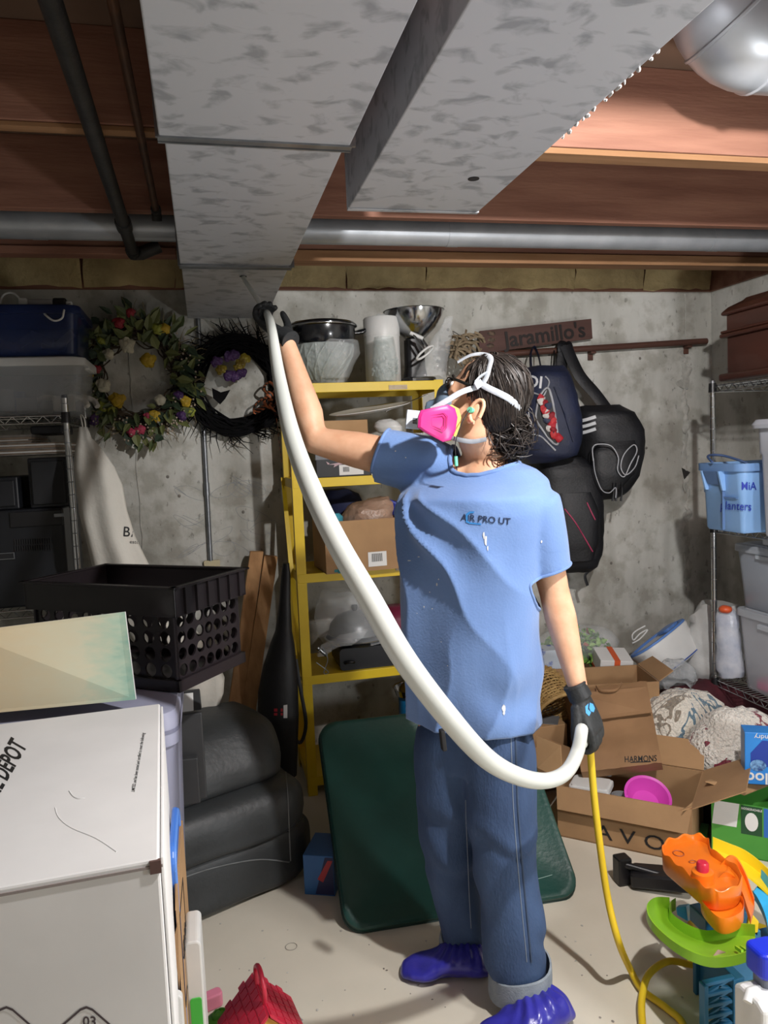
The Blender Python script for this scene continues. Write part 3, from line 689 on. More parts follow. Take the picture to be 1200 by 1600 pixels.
# ---- shoe covers
def shoe(toe, heel, wd, ht, seed, ank):
    toe, heel = V(toe), V(heel); ax = (toe-heel); Ls = ax.length; ax.normalize(); sd = UP.cross(ax); mb = MB(); rr = []
    for t, w1, h1 in ((-.02, .35, .3), (.02, .7, .62), (.10, .92, .9), (.25, .95, 1.0), (.42, .92, .92), (.58, 1.02, .66), (.74, 1.06, .52), (.88, .9, .42), (.97, .6, .3), (1.01, .25, .16)):
        c_ = heel+ax*(Ls*t); rr.append([c_+sd*(wd/2*w1*math.cos(a))+UP*(ht*h1*(.5+.5*math.sin(a))**.8) if math.sin(a) > -.99 else c_ for a in np.linspace(-PI/2+.15, 3*PI/2-.15, 28)])
    mb.loft(rr, closed=True)
    def wr(co, no):
        nz = np.array([noise.noise(V(p)*22+V((seed, 0, 0))) for p in co]); nz2 = np.array([noise.noise(V(p)*9+V((seed, 0, 0))) for p in co])
        s_ = np.array([math.atan2(p[1]-ank.y, p[0]-ank.x) for p in co]); hh = np.clip((co[:, 2]-ht*.55)/(ht*.5), 0, 1)
        d = .006*nz+.007*nz2+.0045*np.sin(s_*22+nz2*5)*hh
        co = co+no*(d*np.clip(co[:, 2]/.02, .2, 1))[:, None]; co[:, 2] = np.maximum(co[:, 2], .001); return co
    o = fuse('shoe_cover', mb, M_['cover'], .0055, 3, person, fn=wr); return o
shoe(at(622, 1524, Z=0)+V((.01, 0, 0)), at(768, 1530, Z=0)+V((0, .02, 0)), .118, .098, 1, J['anR'])
shoe(at(738, 1665, Z=0), at(884, 1586, Z=0)+V((0, 0, 0)), .13, .1, 5, J['anL'])

# ---- gloved hands
def hand(Mh, side, nm, grip=.03):
    mb = MB(); P_ = lambda x, y, z: Mh @ V((x, y*side, z))
    rr = []
    for x, wy, tz in ((-.012, .030, .024), (.01, .034, .022), (.035, .040, .020), (.065, .0435, .017), (.09, .042, .0145), (.1, .038, .011)):
        rr.append([P_(x, wy*math.cos(a), tz*math.sin(a)) for a in np.linspace(0, 2*PI, 18, False)])
    mb.loft(rr)
    for i, (y, ln, r_) in enumerate(((.031, .95, .0105), (.011, 1.05, .0108), (-.010, 1.0, .0103), (-.030, .82, .0095))):
        p = V((.088, y, .0)); pts = [p.copy()]; a = R(18)
        for sl, da in ((.042, 48), (.026, 62), (.022, 48)):
            p = p+V((math.cos(a), 0, -math.sin(a)))*sl*ln; pts.append(p.copy()); a += R(da)
        sp = spline([V((.07, y*.95, .0))]+pts, 4); mb.tube([P_(*q) for q in sp], [r_*(1.08-.2*k/len(sp)) for k in range(len(sp))], 10)
        mb.ell(P_(*sp[-1]), (r_*.85,)*3, 10, 8)
    tp_ = spline([V((.015, .026, -.008)), V((.045, .044, -.016)), V((.072, .052, -.03)), V((.098, .046, -.046))], 4)
    mb.tube([P_(*q) for q in tp_], [.016, .0155, .015, .0145, .014, .0135, .013, .0125, .012, .0115, .011, .0105, .009][:len(tp_)], 10); mb.ell(P_(*tp_[-1]), (.009,)*3, 10, 8)
    mb.tube([P_(-.034, 0, 0), P_(-.015, 0, 0), P_(.005, 0, 0)], [.030, .0305, .032], 16)
    g = fuse(nm, mb, M_['glove'], .0032, 3, person)
    c_ = MB().tube([P_(-.037, 0, 0), P_(-.033, 0, 0), P_(-.029, 0, 0)], [.0305, .0318, .0305], 20); build('glove_cuff', c_, M_['glove'], person, smooth=60)
    return g
wl = J['wrL']+(J['wrL']-J['elL']).normalized()*.045
xl = cdir(.42, -.88, .05); zl = cdir(.72, .3, .62); tl = xl.cross(zl)
ML = frame(wl, xl, -tl)                      # thumb on the -y side
gL = hand(ML, -1, 'left_glove')
wr_ = J['wrR']+(J['wrR']-J['elR']).normalized()*.03
HR = at(415, 488, Y=2.36)
rod = (HOLE-HR).normalized(); xr = cdir(-.62, .5, -.55)
MR = frame(wr_, xr, rod)
gR = hand(MR, 1, 'right_glove')
mb = MB(); lc = (931, 1107)
for poly in ([(914, 1104), (919, 1099), (918, 1108), (923, 1113), (920, 1119), (915, 1114)], [(921, 1098), (926, 1100), (929, 1107), (927, 1113), (922, 1111), (920, 1106)]):
    mb.add([at(x, y, Y=1.7) for x, y in poly], [tuple(range(len(poly)))])
project('glove_emblem', mb, gL, mat('glove_blue', '4a9be0', None, rough=.6), person, .0012)

# ---- hoses held in the hands
def hose(name, label, pts, rad, m, n=10, sub_=8):
    t = thing(name, label, 'hose', pts[-1]); sp = spline(pts, sub_); k = len(sp)
    rr = rad if not isinstance(rad, (list, tuple)) else [float(np.interp(i/(k-1), np.linspace(0, 1, len(rad)), rad)) for i in range(k)]
    build('hose_wall', MB().tube(sp, rr, n), m, t, world=True, smooth=70); return t
M_['hosew'] = mat('white_hose', 'cfd2cc', 'c4c8c3', 4, .4)
M_['hosey'] = mat('yellow_hose', 'e0c02a', 'd2b01e', 6, .45)
gl_ = ML @ V((.105, .0, -.026)); gl_a = ML @ V((.105, -.055, -.03))
gr_ = MR @ V((.105, 0, -.026))
hp_ = [HOLE+V((0, .06, .05)), HOLE, HOLE.lerp(gr_, .5), gr_+(HOLE-gr_)*.1, gr_, at(424, 512, Y=2.24), at(436, 590, Y=2.08), at(456, 680, Y=1.9), at(487, 765, Y=1.74), at(528, 850, Y=1.64), at(577, 935, Y=1.58), at(632, 1030, Y=1.54), at(700, 1120, Y=1.54), at(760, 1185, Y=1.58), at(810, 1213, Y=1.62), at(852, 1220, Y=1.66), at(884, 1207, Y=1.69), at(902, 1175, Y=1.71), at(909, 1140, Y=1.73), gl_a, gl_]
t = hose('white_hose', 'thick white flexible hose looping from the overhead duct down to the gloved hand', hp_, [.0085]*3+[.010, .012, .0135, .018, .022, .024, .025, .026, .026, .025, .023, .021, .019, .018, .017, .016, .015, .013], M_['hosew'], 14)
yh = [gl_, ML @ V((.105, .05, -.03)), at(922, 1150, Y=1.86), at(927, 1230, Y=1.87), at(936, 1310, Y=1.87), at(949, 1400, Y=1.86), at(966, 1470, Y=1.83)] 
yh += [at(985, 1515, Z=.03), at(1004, 1547, Z=.012), at(1040, 1574, Z=.011), at(1068, 1602, Z=.011), at(1072, 1660, Z=.011), V((1.02, 1.38, .011)), V((1.2, 1.28, .011)), V((1.48, 1.34, .011)), V((1.66, 1.6, .011)), V((1.62, 1.95, .011)), V((1.42, 2.06, .011)), at(1130, 1511, Z=.014), at(1085, 1508, Z=.03), at(1045, 1502, Z=.045), at(1015, 1521, Z=.045), at(1004, 1552, Z=.036), at(1003, 1590, Z=.02), at(1012, 1640, Z=.011), at(1060, 1720, Z=.011)]
hose('yellow_air_hose', 'yellow air hose hanging from the gloved hand and coiling on the floor', yh, .0098, M_['hosey'], 10)
# ---------------------------------------------------------------- left rear: wire rack and what it holds
def wire_rack(name, label, x0, x1, y0, y1, ztop, shelves, m=None, dense=.03):
    t = thing(name, label, 'shelf rack', ((x0+x1)/2, (y0+y1)/2, 0)); m = m or M_['chrome']
    for x in (x0, x1):
        for y in (y0, y1):
            p = MB().tube([(x, y, 0), (x, y, ztop)], .0125, 14)
            o = build('post', p, m, t, world=True, smooth=40)
            g = MB()
            for z in np.arange(.05, ztop, .0254*2): g.tube([(x, y, z), (x, y, z+.003)], .0131, 14)
            build('groove_rings', g, M_['steel'], o, world=True, smooth=40)['kind'] = 'stuff'
            build('end_cap', MB().tube([(x, y, ztop), (x, y, ztop+.012)], [.0135, .011], 14), M_['steel'], o, world=True, smooth=40)
            for z in shelves: build('collar', MB().tube([(x, y, z-.03), (x, y, z+.012)], [.019, .0165], 14), M_['blackp'], o, world=True, smooth=40)
    for z in shelves:
        f = MB()
        for zz in (z, z-.028):
            f.tube([(x0, y0, zz), (x1, y0, zz), (x1, y1, zz), (x0, y1, zz)], .0032, 6, loop=True)
        n = max(4, int((x1-x0)/.05)); 
        for (a, b) in (((x0, y0), (x1, y0)), ((x0, y1), (x1, y1)), ((x0, y0), (x0, y1)), ((x1, y0), (x1, y1))):
            A, B = V((*a, 0)), V((*b, 0)); k = max(4, int((B-A).length/.028)); k += k % 2
            f.tube([A.lerp(B, i/k)+V((0, 0, z if i % 2 else z-.028)) for i in range(k+1)], .0022, 5)
        sf = build('shelf_frame', f, m, t, world=True, smooth=60)
        wv = MB()
        along = (y1-y0) > (x1-x0)
        if along:
            for y in np.arange(y0+dense, y1, dense): wv.tube([(x0, y, z+.003), (x1, y, z+.003)], .0019, 5)
            for x in np.linspace(x0, x1, 5)[1:-1]: wv.tube([(x, y0, z), (x, y1, z)], .0026, 5)
        else:
            for x in np.arange(x0+dense, x1, dense): wv.tube([(x, y0, z+.003), (x, y1, z+.003)], .0019, 5)
            for y in np.linspace(y0, y1, 4)[1:-1]: wv.tube([(x0, y, z), (x1, y, z)], .0026, 5)
        build('shelf_wires', wv, m, sf, world=True, smooth=60)['kind'] = 'stuff'
    return t
LY = 3.22
pl = at(108, 720, Y=LY); zt = at(100, 622, Y=LY).z; zs = at(60, 650, Y=LY).z; X1 = pl.x
wire_rack('wire_shelf_rack', 'chrome wire shelf rack in the left rear corner behind the black crate', -1.62, X1, LY, 3.72, zt, [zs, .98, .45, .12])
zs += .006
def tub(name, label, c, sx, sy, sz, m, lidm, taper=.92, cat='storage box', rz=0, lidh=.025, contents=None, handle=True):
    "a lidded plastic tub: shell, lid, rim"
    t = thing(name, label, cat, c, rz); r_ = min(sx, sy)*.1; rr = []
    for k, (z, s) in enumerate(((0, taper*.96), (.006, taper), (sz*.5, (1+taper)/2), (sz-lidh, 1), (sz-lidh, .985), (sz*.5, (1+taper)/2*.98), (.01, taper*.98), (.008, taper*.6))):
        rr.append([(x*s, y*s, z) for x, y in rrect(sx, sy, r_)])
    build('shell', MB().loft(rr), m, t, smooth=50)
    if lidm:
        lr = [[(x*s, y*s, z) for x, y in rrect(sx, sy, r_)] for z, s in ((sz-lidh-.012, 1.045), (sz-.012, 1.045), (sz-.006, 1.03), (sz-.006, .93), (sz, .92), (sz, .3))]
        build('lid', MB().loft(lr), lidm, t, smooth=40)
    else:
        rm = [[(x*s, y*s, z) for x, y in rrect(sx, sy, r_)] for z, s in ((sz-lidh, .99), (sz-lidh, 1.05), (sz, 1.05), (sz, .985))]
        build('rim', MB().loft(rm, loop=True), m, t, smooth=40)
    if handle:
        hb = MB()
        for s in (-1, 1): hb.box((s*sx*.5-.012, -sy*.2, sz*.8), (s*sx*.5+.012, sy*.2, sz*.86))
        build('handles', hb, lidm or m, t, bevel=.003)['kind'] = 'stuff'
    return t
# clear box with its contents, blue tinted box on top
xr_ = at(137, 600, Y=3.4).x; zc = zs+.004
ctop = at(60, 562, Y=3.4).z
M_['grubclear'] = mat('grubby_clear', 'b9bcc0', None, rough=.2, alpha=.32, spec=.5)
tub('storage_box', 'clear plastic storage box of white odds and ends under the blue one', (xr_-.26, 3.47, zc), .52, .36, ctop-zc, M_['grubclear'], M_['white'])
rnd = random.Random(11)
for k in range(9):
    x = xr_-.07-rnd.random()*.36; y = 3.40+rnd.random()*.15; m = mat('odds%d' % k, ['c9c2b4', 'b7b3ac', '8f8b86', 'd8d3c8', '6f7686'][k % 5], None, rough=.7); b = MB()
    z0 = zc+.02
    if k % 3 == 0: b.tube(spline([(x, y, z0+.03), (x+.05, y, z0+.06), (x+.1, y+.02, z0+.05), (x+.12, y, z0+.02)], 5), .012, 8)
    elif k % 3 == 1: b.lathe([(0, 0), (.03, 0), (.034, .05), (.03, .09), (0, .09)], 14, 0, Matrix.Translation((x, y, z0)))
    else: b.cbox((x, y, z0+.03), (.08, .05, .06), 0)
    tag(build('packed_oddment', b, m, smooth=40), 'pale household odds and ends inside the clear storage box', 'oddment', 'odds and ends in the clear storage box')
M_['blueclear'] = mat('blue_tint', '1c2d5c', None, rough=.18, alpha=.6, spec=.5)
M_['bluelid'] = mat('navy_lid', '141e40', '1a2850', 6, .35)
zb = ctop+.002; zbt = at(60, 484, Y=3.4).z
tub('storage_box', 'blue tinted storage box on top of the clear one at left', (xr_-.268, 3.46, zb), .53, .38, zbt-zb, M_['blueclear'], M_['bluelid'], .95)
for k, (x, z, a, cl) in enumerate(((.07, .05, -40, 'b9bdc6'), (.16, .06, 25, '8a8f9a'), (.24, .045, -35, 'a7abb8'), (.33, .06, 50, '9a6f7a'), (.42, .05, -20, '777d92'), (.12, .03, 10, 'd0d2d8'), (.28, .03, 15, '55405a'))):
    M = Matrix.Translation((xr_-x, 3.36+.02*(k % 3), zb+z+.02)) @ Matrix.Rotation(R(a), 4, 'Y')
    tag(build('packed_card', MB().cbox((0, 0, 0), (.09, .02, .03), 0, M), mat('bc%d' % k, cl, None, rough=.6), bevel=.002), 'small pale package seen inside the blue storage box', 'package', 'packages in the blue storage box')
# extension cord on top
pb = at(62, 476, Y=3.38); pb.z = zbt+.022
ps = thing('power_strip', 'white extension cord with plug lying on the blue storage box', 'power cord', (pb.x, pb.y, zbt))
build('strip_body', MB().cbox(pb+V((0, .02, 0)), (.10, .045, .035)), mat('strip_grey', 'a7a6a8', None, rough=.5), ps, world=True, bevel=.006)
build('adapter', MB().cbox(pb+V((.075, .02, .002)), (.05, .045, .04)), M_['blackp'], ps, world=True, bevel=.006)
for dp, sz in ((V((-.055, -.03, -.002)), (.032, .028, .03)), (V((.11, .01, .0)), (.025, .02, .018))): build('plug', MB().cbox(pb+dp, sz), M_['white'], ps, world=True, bevel=.005)
build('cord', MB().tube(spline([pb+V(p) for p in ((-.15, .0, -.015), (-.13, -.01, .03), (-.09, -.02, .035), (-.06, -.03, .0))], 6), .004, 8), M_['white'], ps, world=True, smooth=60)
build('cord', MB().tube(spline([pb+V((.118, .01, .0)), at(101, 483, Y=3.27), at(97, 497, Y=3.255), at(84, 501, Y=3.255), at(70, 491, Y=3.27), pb+V((0, -.03, -.016))], 6), .004, 8), M_['white'], ps, world=True, smooth=60)
# stack of papers, black units under them
zlow = .98+.006
m1 = mat('newsprint', '8d8780', '77716c', 30, .85); m2 = mat('oldpaper', '9a8877', '847464', 30, .85)
rcv_t = at(60, 794, Y=3.28).z; spk_t = at(60, 712, Y=3.28).z
M_['blk2'] = mat('charcoal_plastic', '101217', '181a20', 8, .45)
t = thing('stereo_receiver', 'black stereo unit with a vent grille on the left rack, lowest of the pile', 'electronics', (at(60, 850, Y=3.4).x, 3.45, zlow))
xa, xb = at(8, 830, Y=3.25).x-.35, at(113, 830, Y=3.25).x-.03
build('case', MB().box((xa, 3.26, zlow), (xb, 3.66, rcv_t)), M_['blk2'], t, world=True, bevel=.008)
build('front_panel', MB().box((at(14, 800, Y=3.25).x, 3.252, rcv_t-.07), (xb-.004, 3.262, rcv_t-.01)), M_['blackp'], t, world=True, bevel=.002)
build('badge', MB().cbox(at(92, 805, Y=3.249), (.036, .004, .014)), M_['steel'], t, world=True, bevel=.001)
gr = MB()
for r_ in range(2):
    for i in range(16): gr.cbox(at(24+i*3.7, 847+r_*10-i*.12, Y=3.257), (.005, .006, .02))
build('vent_slots', gr, M_['ink'], t, world=True)['kind'] = 'stuff'
build('name_plate', MB().cbox(at(10, 869, Y=3.252), (.06, .004, .026)), M_['steel'], t, world=True)
build('name_plate_face', MB().cbox(at(10, 869, Y=3.2495), (.053, .004, .02)), M_['ink'], t, world=True)
for px0, px1, py0, lb in ((40, 111, 716, 'black speaker cabinet on the left rack, nearer the chrome post'), (-45, 34, 748, 'low black speaker cabinet at the far left of the rack')):
    t = thing('speaker_cabinet', lb, 'speaker', (at((px0+px1)/2, 780, Y=3.3).x, 3.4, rcv_t)); a, b = at(px0, py0, Y=3.25), at(px1, py0, Y=3.25)
    build('cabinet', MB().box((a.x, 3.27, rcv_t+.001), (b.x-.02, 3.62, a.z)), M_['blk2'], t, world=True, bevel=.006)
    build('grille', MB().box((a.x+.012, 3.258, rcv_t+.014), (b.x-.032, 3.272, a.z-.014)), M_['dark'], t, world=True, bevel=.004)
z = spk_t+.004; rnd = random.Random(2)
for k in range(13):
    th = rnd.choice((.004, .006, .009)); x0 = at(-40, 690, Y=3.3).x; x1 = at(103-rnd.random()*6 if k < 8 else 44+rnd.random()*14, 690, Y=3.3).x
    if z+th > zs-.035: break
    o = build('magazine', MB().box((x0, 3.27+rnd.random()*.01, z), (x1, 3.6, z+th)), [m1, m2, M_['paper'], m2][k % 4], bevel=.001)
    tag(o, 'flat paper or magazine in the stack under the left rack shelf', 'papers', 'papers stacked on the left rack'); z += th+.0005
if z < zs-.05:
    t = tag(build('dark_case', MB().box((at(47, 665, Y=3.3).x, 3.29, z-.001+.001), (at(98, 665, Y=3.3).x, 3.55, min(z+.035, zs-.04))), M_['dark'], bevel=.008), 'thin dark case lying on the papers of the left rack', 'case')

# ---------------------------------------------------------------- white garment bag hung on the rack
M_['bag'] = mat('white_canvas', 'cfcbc2', 'bdb9b0', 3, .85, bump=.15, bscale=60)
gb = thing('garment_bag', 'long white cloth bag with black lettering hanging from the left rack', 'bag', at(230, 1000, Y=3.3))
rows = [(668, 124, 137), (685, 121, 143), (700, 117, 157), (730, 116, 178), (760, 119, 191), (800, 124, 199), (840, 133, 212), (880, 144, 230), (930, 165, 262), (990, 200, 310), (1030, 230, 338), (1060, 250, 350), (1085, 262, 350), (1102, 268, 344)]
rr = []
for i, (py, l_, r_) in enumerate(rows):
    Y = 3.17-.02*min(i, 6) if i < 9 else 3.05-.0*(i-8); c_ = at((l_+r_)/2, py, Y=Y); hw = (r_-l_)/2/FPX*((c_-V((0, 0, HC))).dot(_f)); dp = min(.05+.004*i, hw*.6)
    rr.append([c_+_r0*hw*math.cos(a)+V((0, 1, 0))*dp*math.sin(a)*(1+.18*math.sin(a*5+i*.3)) for a in np.linspace(0, 2*PI, 40, False)])
gbo = build('bag_cloth', MB().loft(rr).wob(.006, 9, 4), M_['bag'], gb, world=True, smooth=70)
build('hang_loop', MB().tube(spline([at(130, 672, Y=3.16), at(128, 660, Y=3.18), at(126, 648, Y=3.2), at(132, 655, Y=3.18), at(134, 672, Y=3.16)], 5), .003, 6), M_['bag'], gb, world=True, smooth=60)
def on(o, s, cx, cy, hpx, ang, m, par, sx=1, bold=0, Y=None, off=.0015, name='lettering'):
    "flat print laid on a surface that the camera sees"
    vs_, fs_ = flat_text(s, 1.0, bold); ca, sa = math.cos(R(ang)), math.sin(R(ang)); mb = MB()
    mb.add([at(cx+(v.x*sx*ca-v.y*sa)*hpx, cy-(v.x*sx*sa+v.y*ca)*hpx, Y=Y or .7) for v in vs_], fs_)
    bm = bmesh.new(); bm.from_mesh(o.data); bm.transform(top(o).matrix_basis); tr = BVHTree.FromBMesh(bm); bm.free(); out = []
    ok = []
    for p in mb.v:
        d = (V(p)-V((0, 0, HC))).normalized(); h_ = tr.ray_cast(V((0, 0, HC)), d)
        ok.append(h_[0] is not None); out.append(tuple(h_[0]-d*off) if h_[0] else tuple(p))
    mb.v = out; keep = [i for i, f in enumerate(mb.f) if all(ok[j] for j in f)]; mb.f = [mb.f[i] for i in keep]; mb.m = [0]*len(mb.f)
    return build(name, mb, m, par, world=True)
def on_poly(o, polys, m, par, name='print', Y=.7, off=.0012, grid=None):
    bm = bmesh.new(); bm.from_mesh(o.data); bm.transform(top(o).matrix_basis); tr = BVHTree.FromBMesh(bm); bm.free(); mb = MB()
    for pl_ in polys:
        pts = [at(x, y, Y=Y) for x, y in pl_]; out = []
        for p in pts:
            d = (V(p)-V((0, 0, HC))).normalized(); h_ = tr.ray_cast(V((0, 0, HC)), d)
            if h_[0] is None: break
            out.append(h_[0]-d*off)
        if len(out) == len(pts): mb.add(out, [tuple(range(len(out)))])
    return build(name, mb, m, par, world=True) if mb.f else None
on(gbo, 'BR', 204, 832, 22, -4, M_['ink'], gb, .95, .01); on(gbo, 'estd', 210, 847, 8, -4, M_['ink'], gb, 1.1)

# ---------------------------------------------------------------- wreaths
def leaf(mb, p, d, n, L_, W_, mi=0):
    d = V(d).normalized(); s_ = d.cross(V(n)).normalized(); n = s_.cross(d)
    mb.add([p, p+d*L_*.35+s_*W_/2+n*.004, p+d*L_*.7+s_*W_*.35, p+d*L_-n*.01, p+d*L_*.7-s_*W_*.35, p+d*L_*.35-s_*W_/2+n*.004, p+d*L_*.4-n*.004],
           [(0, 1, 6), (1, 2, 6), (2, 3, 6), (3, 4, 6), (4, 5, 6), (5, 0, 6)], mi)
W = WY-.05
wc = at(216, 590, Y=W); wr1 = .255
fw = thing('flower_wreath', 'round wreath of artificial roses and leaves on the back wall', 'wreath', (wc.x, WY-.01, wc.z))
M_['vine'] = mat('vine', '3a2f24', '4c3f30', 20, .85); rnd = random.Random(21)
vb = MB()
for k in range(26):
    ph = rnd.random()*6; pts = []
    for i in range(48):
        a = 2*PI*i/48; r_ = wr1*(.62+.34*k/26+.06*math.sin(a*3+ph))+.012*math.sin(7*a+ph*2); pts.append((wc.x+r_*math.cos(a), W+.018*math.sin(5*a+ph), wc.z+r_*math.sin(a)*1.08))
    vb.tube(pts, .0035, 5, loop=True)
build('vine_ring', vb, M_['vine'], fw, world=True, smooth=60)['kind'] = 'stuff'
greens = [mat('leaf_%d' % i, c_, d_, 10, .6) for i, (c_, d_) in enumerate((('34432f', '28382a'), ('55603a', '434e2e'), ('6f7444', '5b6236')))]
for gi in range(3):
    lv = MB()
    for k in range(75):
        a = rnd.random()*2*PI; r_ = wr1*rnd.uniform(.55, 1.1); p = V((wc.x+r_*math.cos(a), W-.02-rnd.random()*.03, wc.z+r_*1.1*math.sin(a)))
        leaf(lv, p, (math.cos(a+rnd.uniform(-1.2, 1.2)), -rnd.uniform(.1, .7), math.sin(a+rnd.uniform(-1.2, 1.2))), (0, -1, .2), rnd.uniform(.04, .085), rnd.uniform(.02, .045))
    build('leaves', lv, greens[gi], fw, world=True)['kind'] = 'stuff'
tw = MB()
for k in range(70):
    a = rnd.random()*2*PI; r_ = wr1*rnd.uniform(.8, 1.0); p = V((wc.x+r_*math.cos(a), W-.02, wc.z+r_*1.08*math.sin(a))); d = V((math.cos(a)+rnd.uniform(-.8, .8), -.3, math.sin(a)+rnd.uniform(-.8, .8))).normalized()
    tw.tube([p, p+d*.04, p+d*.07+V((0, 0, .01)), p+d*.1], [.002, .0018, .0014, .0008], 4)
build('twigs', tw, mat('pale_twig', '8a7a58', '6d6045', 30, .8), fw, world=True)['kind'] = 'stuff'
bry = MB()
for k in range(90):
    a = rnd.uniform(-1.2, .9) if k % 2 else rnd.uniform(3.4, 5.6); r_ = wr1*rnd.uniform(.72, 1.15); bry.ell((wc.x+r_*math.cos(a), W-.04-rnd.random()*.02, wc.z+r_*1.05*math.sin(a)), (.0048,)*3, 6, 5)
build('berries', bry, mat('pale_berry', 'b9a58c', '9c8f86', 60, .5), fw, world=True)['kind'] = 'stuff'
def rose(parent, p, r_, m, petals=11, seed=0):
    mb = MB(); rn = random.Random(seed)
    for k in range(petals):
        a = k*2.4; q = .25+.75*k/petals; c_ = V(p)+V((math.cos(a)*r_*q*.62, -.012*(1-q)-.012, math.sin(a)*r_*q*.62))
        mb.ell(c_, (r_*.48, r_*.3, r_*.46), 8, 6)
    mb.wob(r_*.22, 60, seed); return build('flower', mb, m, parent, world=True, smooth=60)
rc = {n: mat('petal_'+n, c_, d_, 25, .6) for n, c_, d_ in (('cream', 'c9c4b0', 'b3ad98'), ('yellow', 'c3a52e', 'a98a22'), ('red', 'a02a38', '7d1f2b'), ('purple', '4a2a5e', '37204a'), ('pink', 'b8425c', '99334a'), ('green', '8f9436', '777c2c'))}
for i, (x, y, r_, c_) in enumerate(((199, 539, .04, 'cream'), (232, 563, .038, 'yellow'), (162, 602, .036, 'cream'), (184, 625, .038, 'yellow'), (251, 625, .03, 'cream'), (242, 650, .032, 'yellow'), (246, 514, .03, 'green'), (258, 514, .03, 'yellow'), (186, 505, .03, 'red'), (204, 489, .024, 'red'), (220, 671, .026, 'pink'), (206, 676, .024, 'pink'), (231, 650, .02, 'pink'), (146, 655, .034, 'purple'), (285, 650, .028, 'purple'), (280, 618, .026, 'purple'), (160, 635, .028, 'green'), (174, 641, .024, 'green'), (290, 627, .03, 'yellow'), (298, 644, .024, 'green'), (160, 532, .026, 'green'), (150, 577, .026, 'red'), (170, 553, .028, 'cream'), (141, 583, .022, 'yellow'))):
    rose(fw, at(x, y, Y=W-.03), r_, rc[c_], 11, i)
wc2 = at(370, 603, Y=W); wr2 = .235
bw = thing('black_twig_wreath', 'black halloween twig wreath with purple blooms and a striped bow', 'wreath', (wc2.x, WY-.01, wc2.z))
M_['btwig'] = mat('black_twig', '070708', '0e0d10', 20, .9, spec=.15); vb = MB()
for k in range(46):
    ph = rnd.random()*6; rb = rnd.uniform(.72, .98); pts = []; f3 = rnd.choice((3, 4, 5))
    for i in range(44):
        a = 2*PI*i/44; r_ = wr2*(rb+.07*math.sin(a*f3+ph)); pts.append((wc2.x+r_*math.cos(a), W+.03*math.sin(f3*a+ph*2), wc2.z+r_*math.sin(a)))
    vb.tube(pts, .005, 5, loop=True)
build('twig_ring', vb, M_['btwig'], bw, world=True, smooth=60)['kind'] = 'stuff'
tw = MB()
for k in range(90):
    a = rnd.random()*2*PI; r_ = wr2*rnd.uniform(.9, 1.0); p = V((wc2.x+r_*math.cos(a), W-.02, wc2.z+r_*math.sin(a))); d = V((math.cos(a+.9)+rnd.uniform(-.5, .5), -.15, math.sin(a+.9)+rnd.uniform(-.5, .5))).normalized()
    q = p+d*.07; e_ = d+V((rnd.uniform(-.6, .6), 0, rnd.uniform(-.6, .6))); tw.tube([p, p+d*.04, q, q+e_*.045], [.004, .0035, .0025, .001], 4); tw.tube([p+d*.05, p+d*.05+V((e_.z, 0, -e_.x))*.03], [.0028, .001], 4)
build('twigs', tw, M_['btwig'], bw, world=True)['kind'] = 'stuff'
for i in range(9):
    a = i*.7; x, y = 362+26*math.cos(a)*(.4+.6*(i % 3)/2), 572+17*math.sin(a); rose(bw, at(x, y, Y=W-.045), .03, rc['purple'] if i % 4 else mat('goldbud', '9a8a2a', '6f5b1c', 30, .4), 9, 40+i)
def stripe_mat(name, a, b, sc, axis):
    m = mat(name, a); nt = m.node_tree; tc = nt.nodes.new('ShaderNodeTexCoord'); wv = nt.nodes.new('ShaderNodeTexWave'); wv.bands_direction = axis; wv.inputs['Scale'].default_value = sc
    cr = nt.nodes.new('ShaderNodeValToRGB'); cr.color_ramp.interpolation = 'CONSTANT'; cr.color_ramp.elements[0].color = srgb(a); cr.color_ramp.elements[1].color = srgb(b); cr.color_ramp.elements[1].position = .5
    nt.links.new(tc.outputs['Object'], wv.inputs['Vector']); nt.links.new(wv.outputs['Fac'], cr.inputs[0]); nt.links.new(cr.outputs[0], nt.nodes['Principled BSDF'].inputs['Base Color']); return m
M_['bow'] = stripe_mat('bow_stripe', 'a05a38', '1c1412', 22, 'DIAGONAL')
bo = at(421, 618, Y=W-.05)
for s, (dx, dz) in enumerate(((.0, .05), (.0, -.05), (-.06, -.06), (.04, -.08))):
    mb = MB(); d = V((dx, 0, dz)); mb.tube(spline([bo, bo+d*.6+V((-.03, -.02, 0)), bo+d*1.25, bo+d*.6+V((.03, -.01, 0)), bo], 5), .02, 8, flat=.25, up=(0, 1, 0)); build('bow_loop', mb, M_['bow'], bw, world=True, smooth=60)
build('bow_knot', MB().ell(bo+V((0, -.01, 0)), (.02, .018, .022), 12, 8), M_['bow'], bw, world=True, smooth=60)
build('bow_tail', MB().tube([bo, at(432, 655, Y=W-.04), at(436, 690, Y=W-.03), at(440, 722, Y=W-.03)], .012, 8, flat=.2, up=(0, 1, 0)), M_['bow'], bw, world=True, smooth=60)
mb = MB().plate([at(x, y, Y=W-.05) for x, y in ((331, 606), (345, 613), (360, 609), (352, 623), (344, 632), (333, 622))][::-1], .004); build('felt_bat', mb, M_['btwig'], bw, world=True)

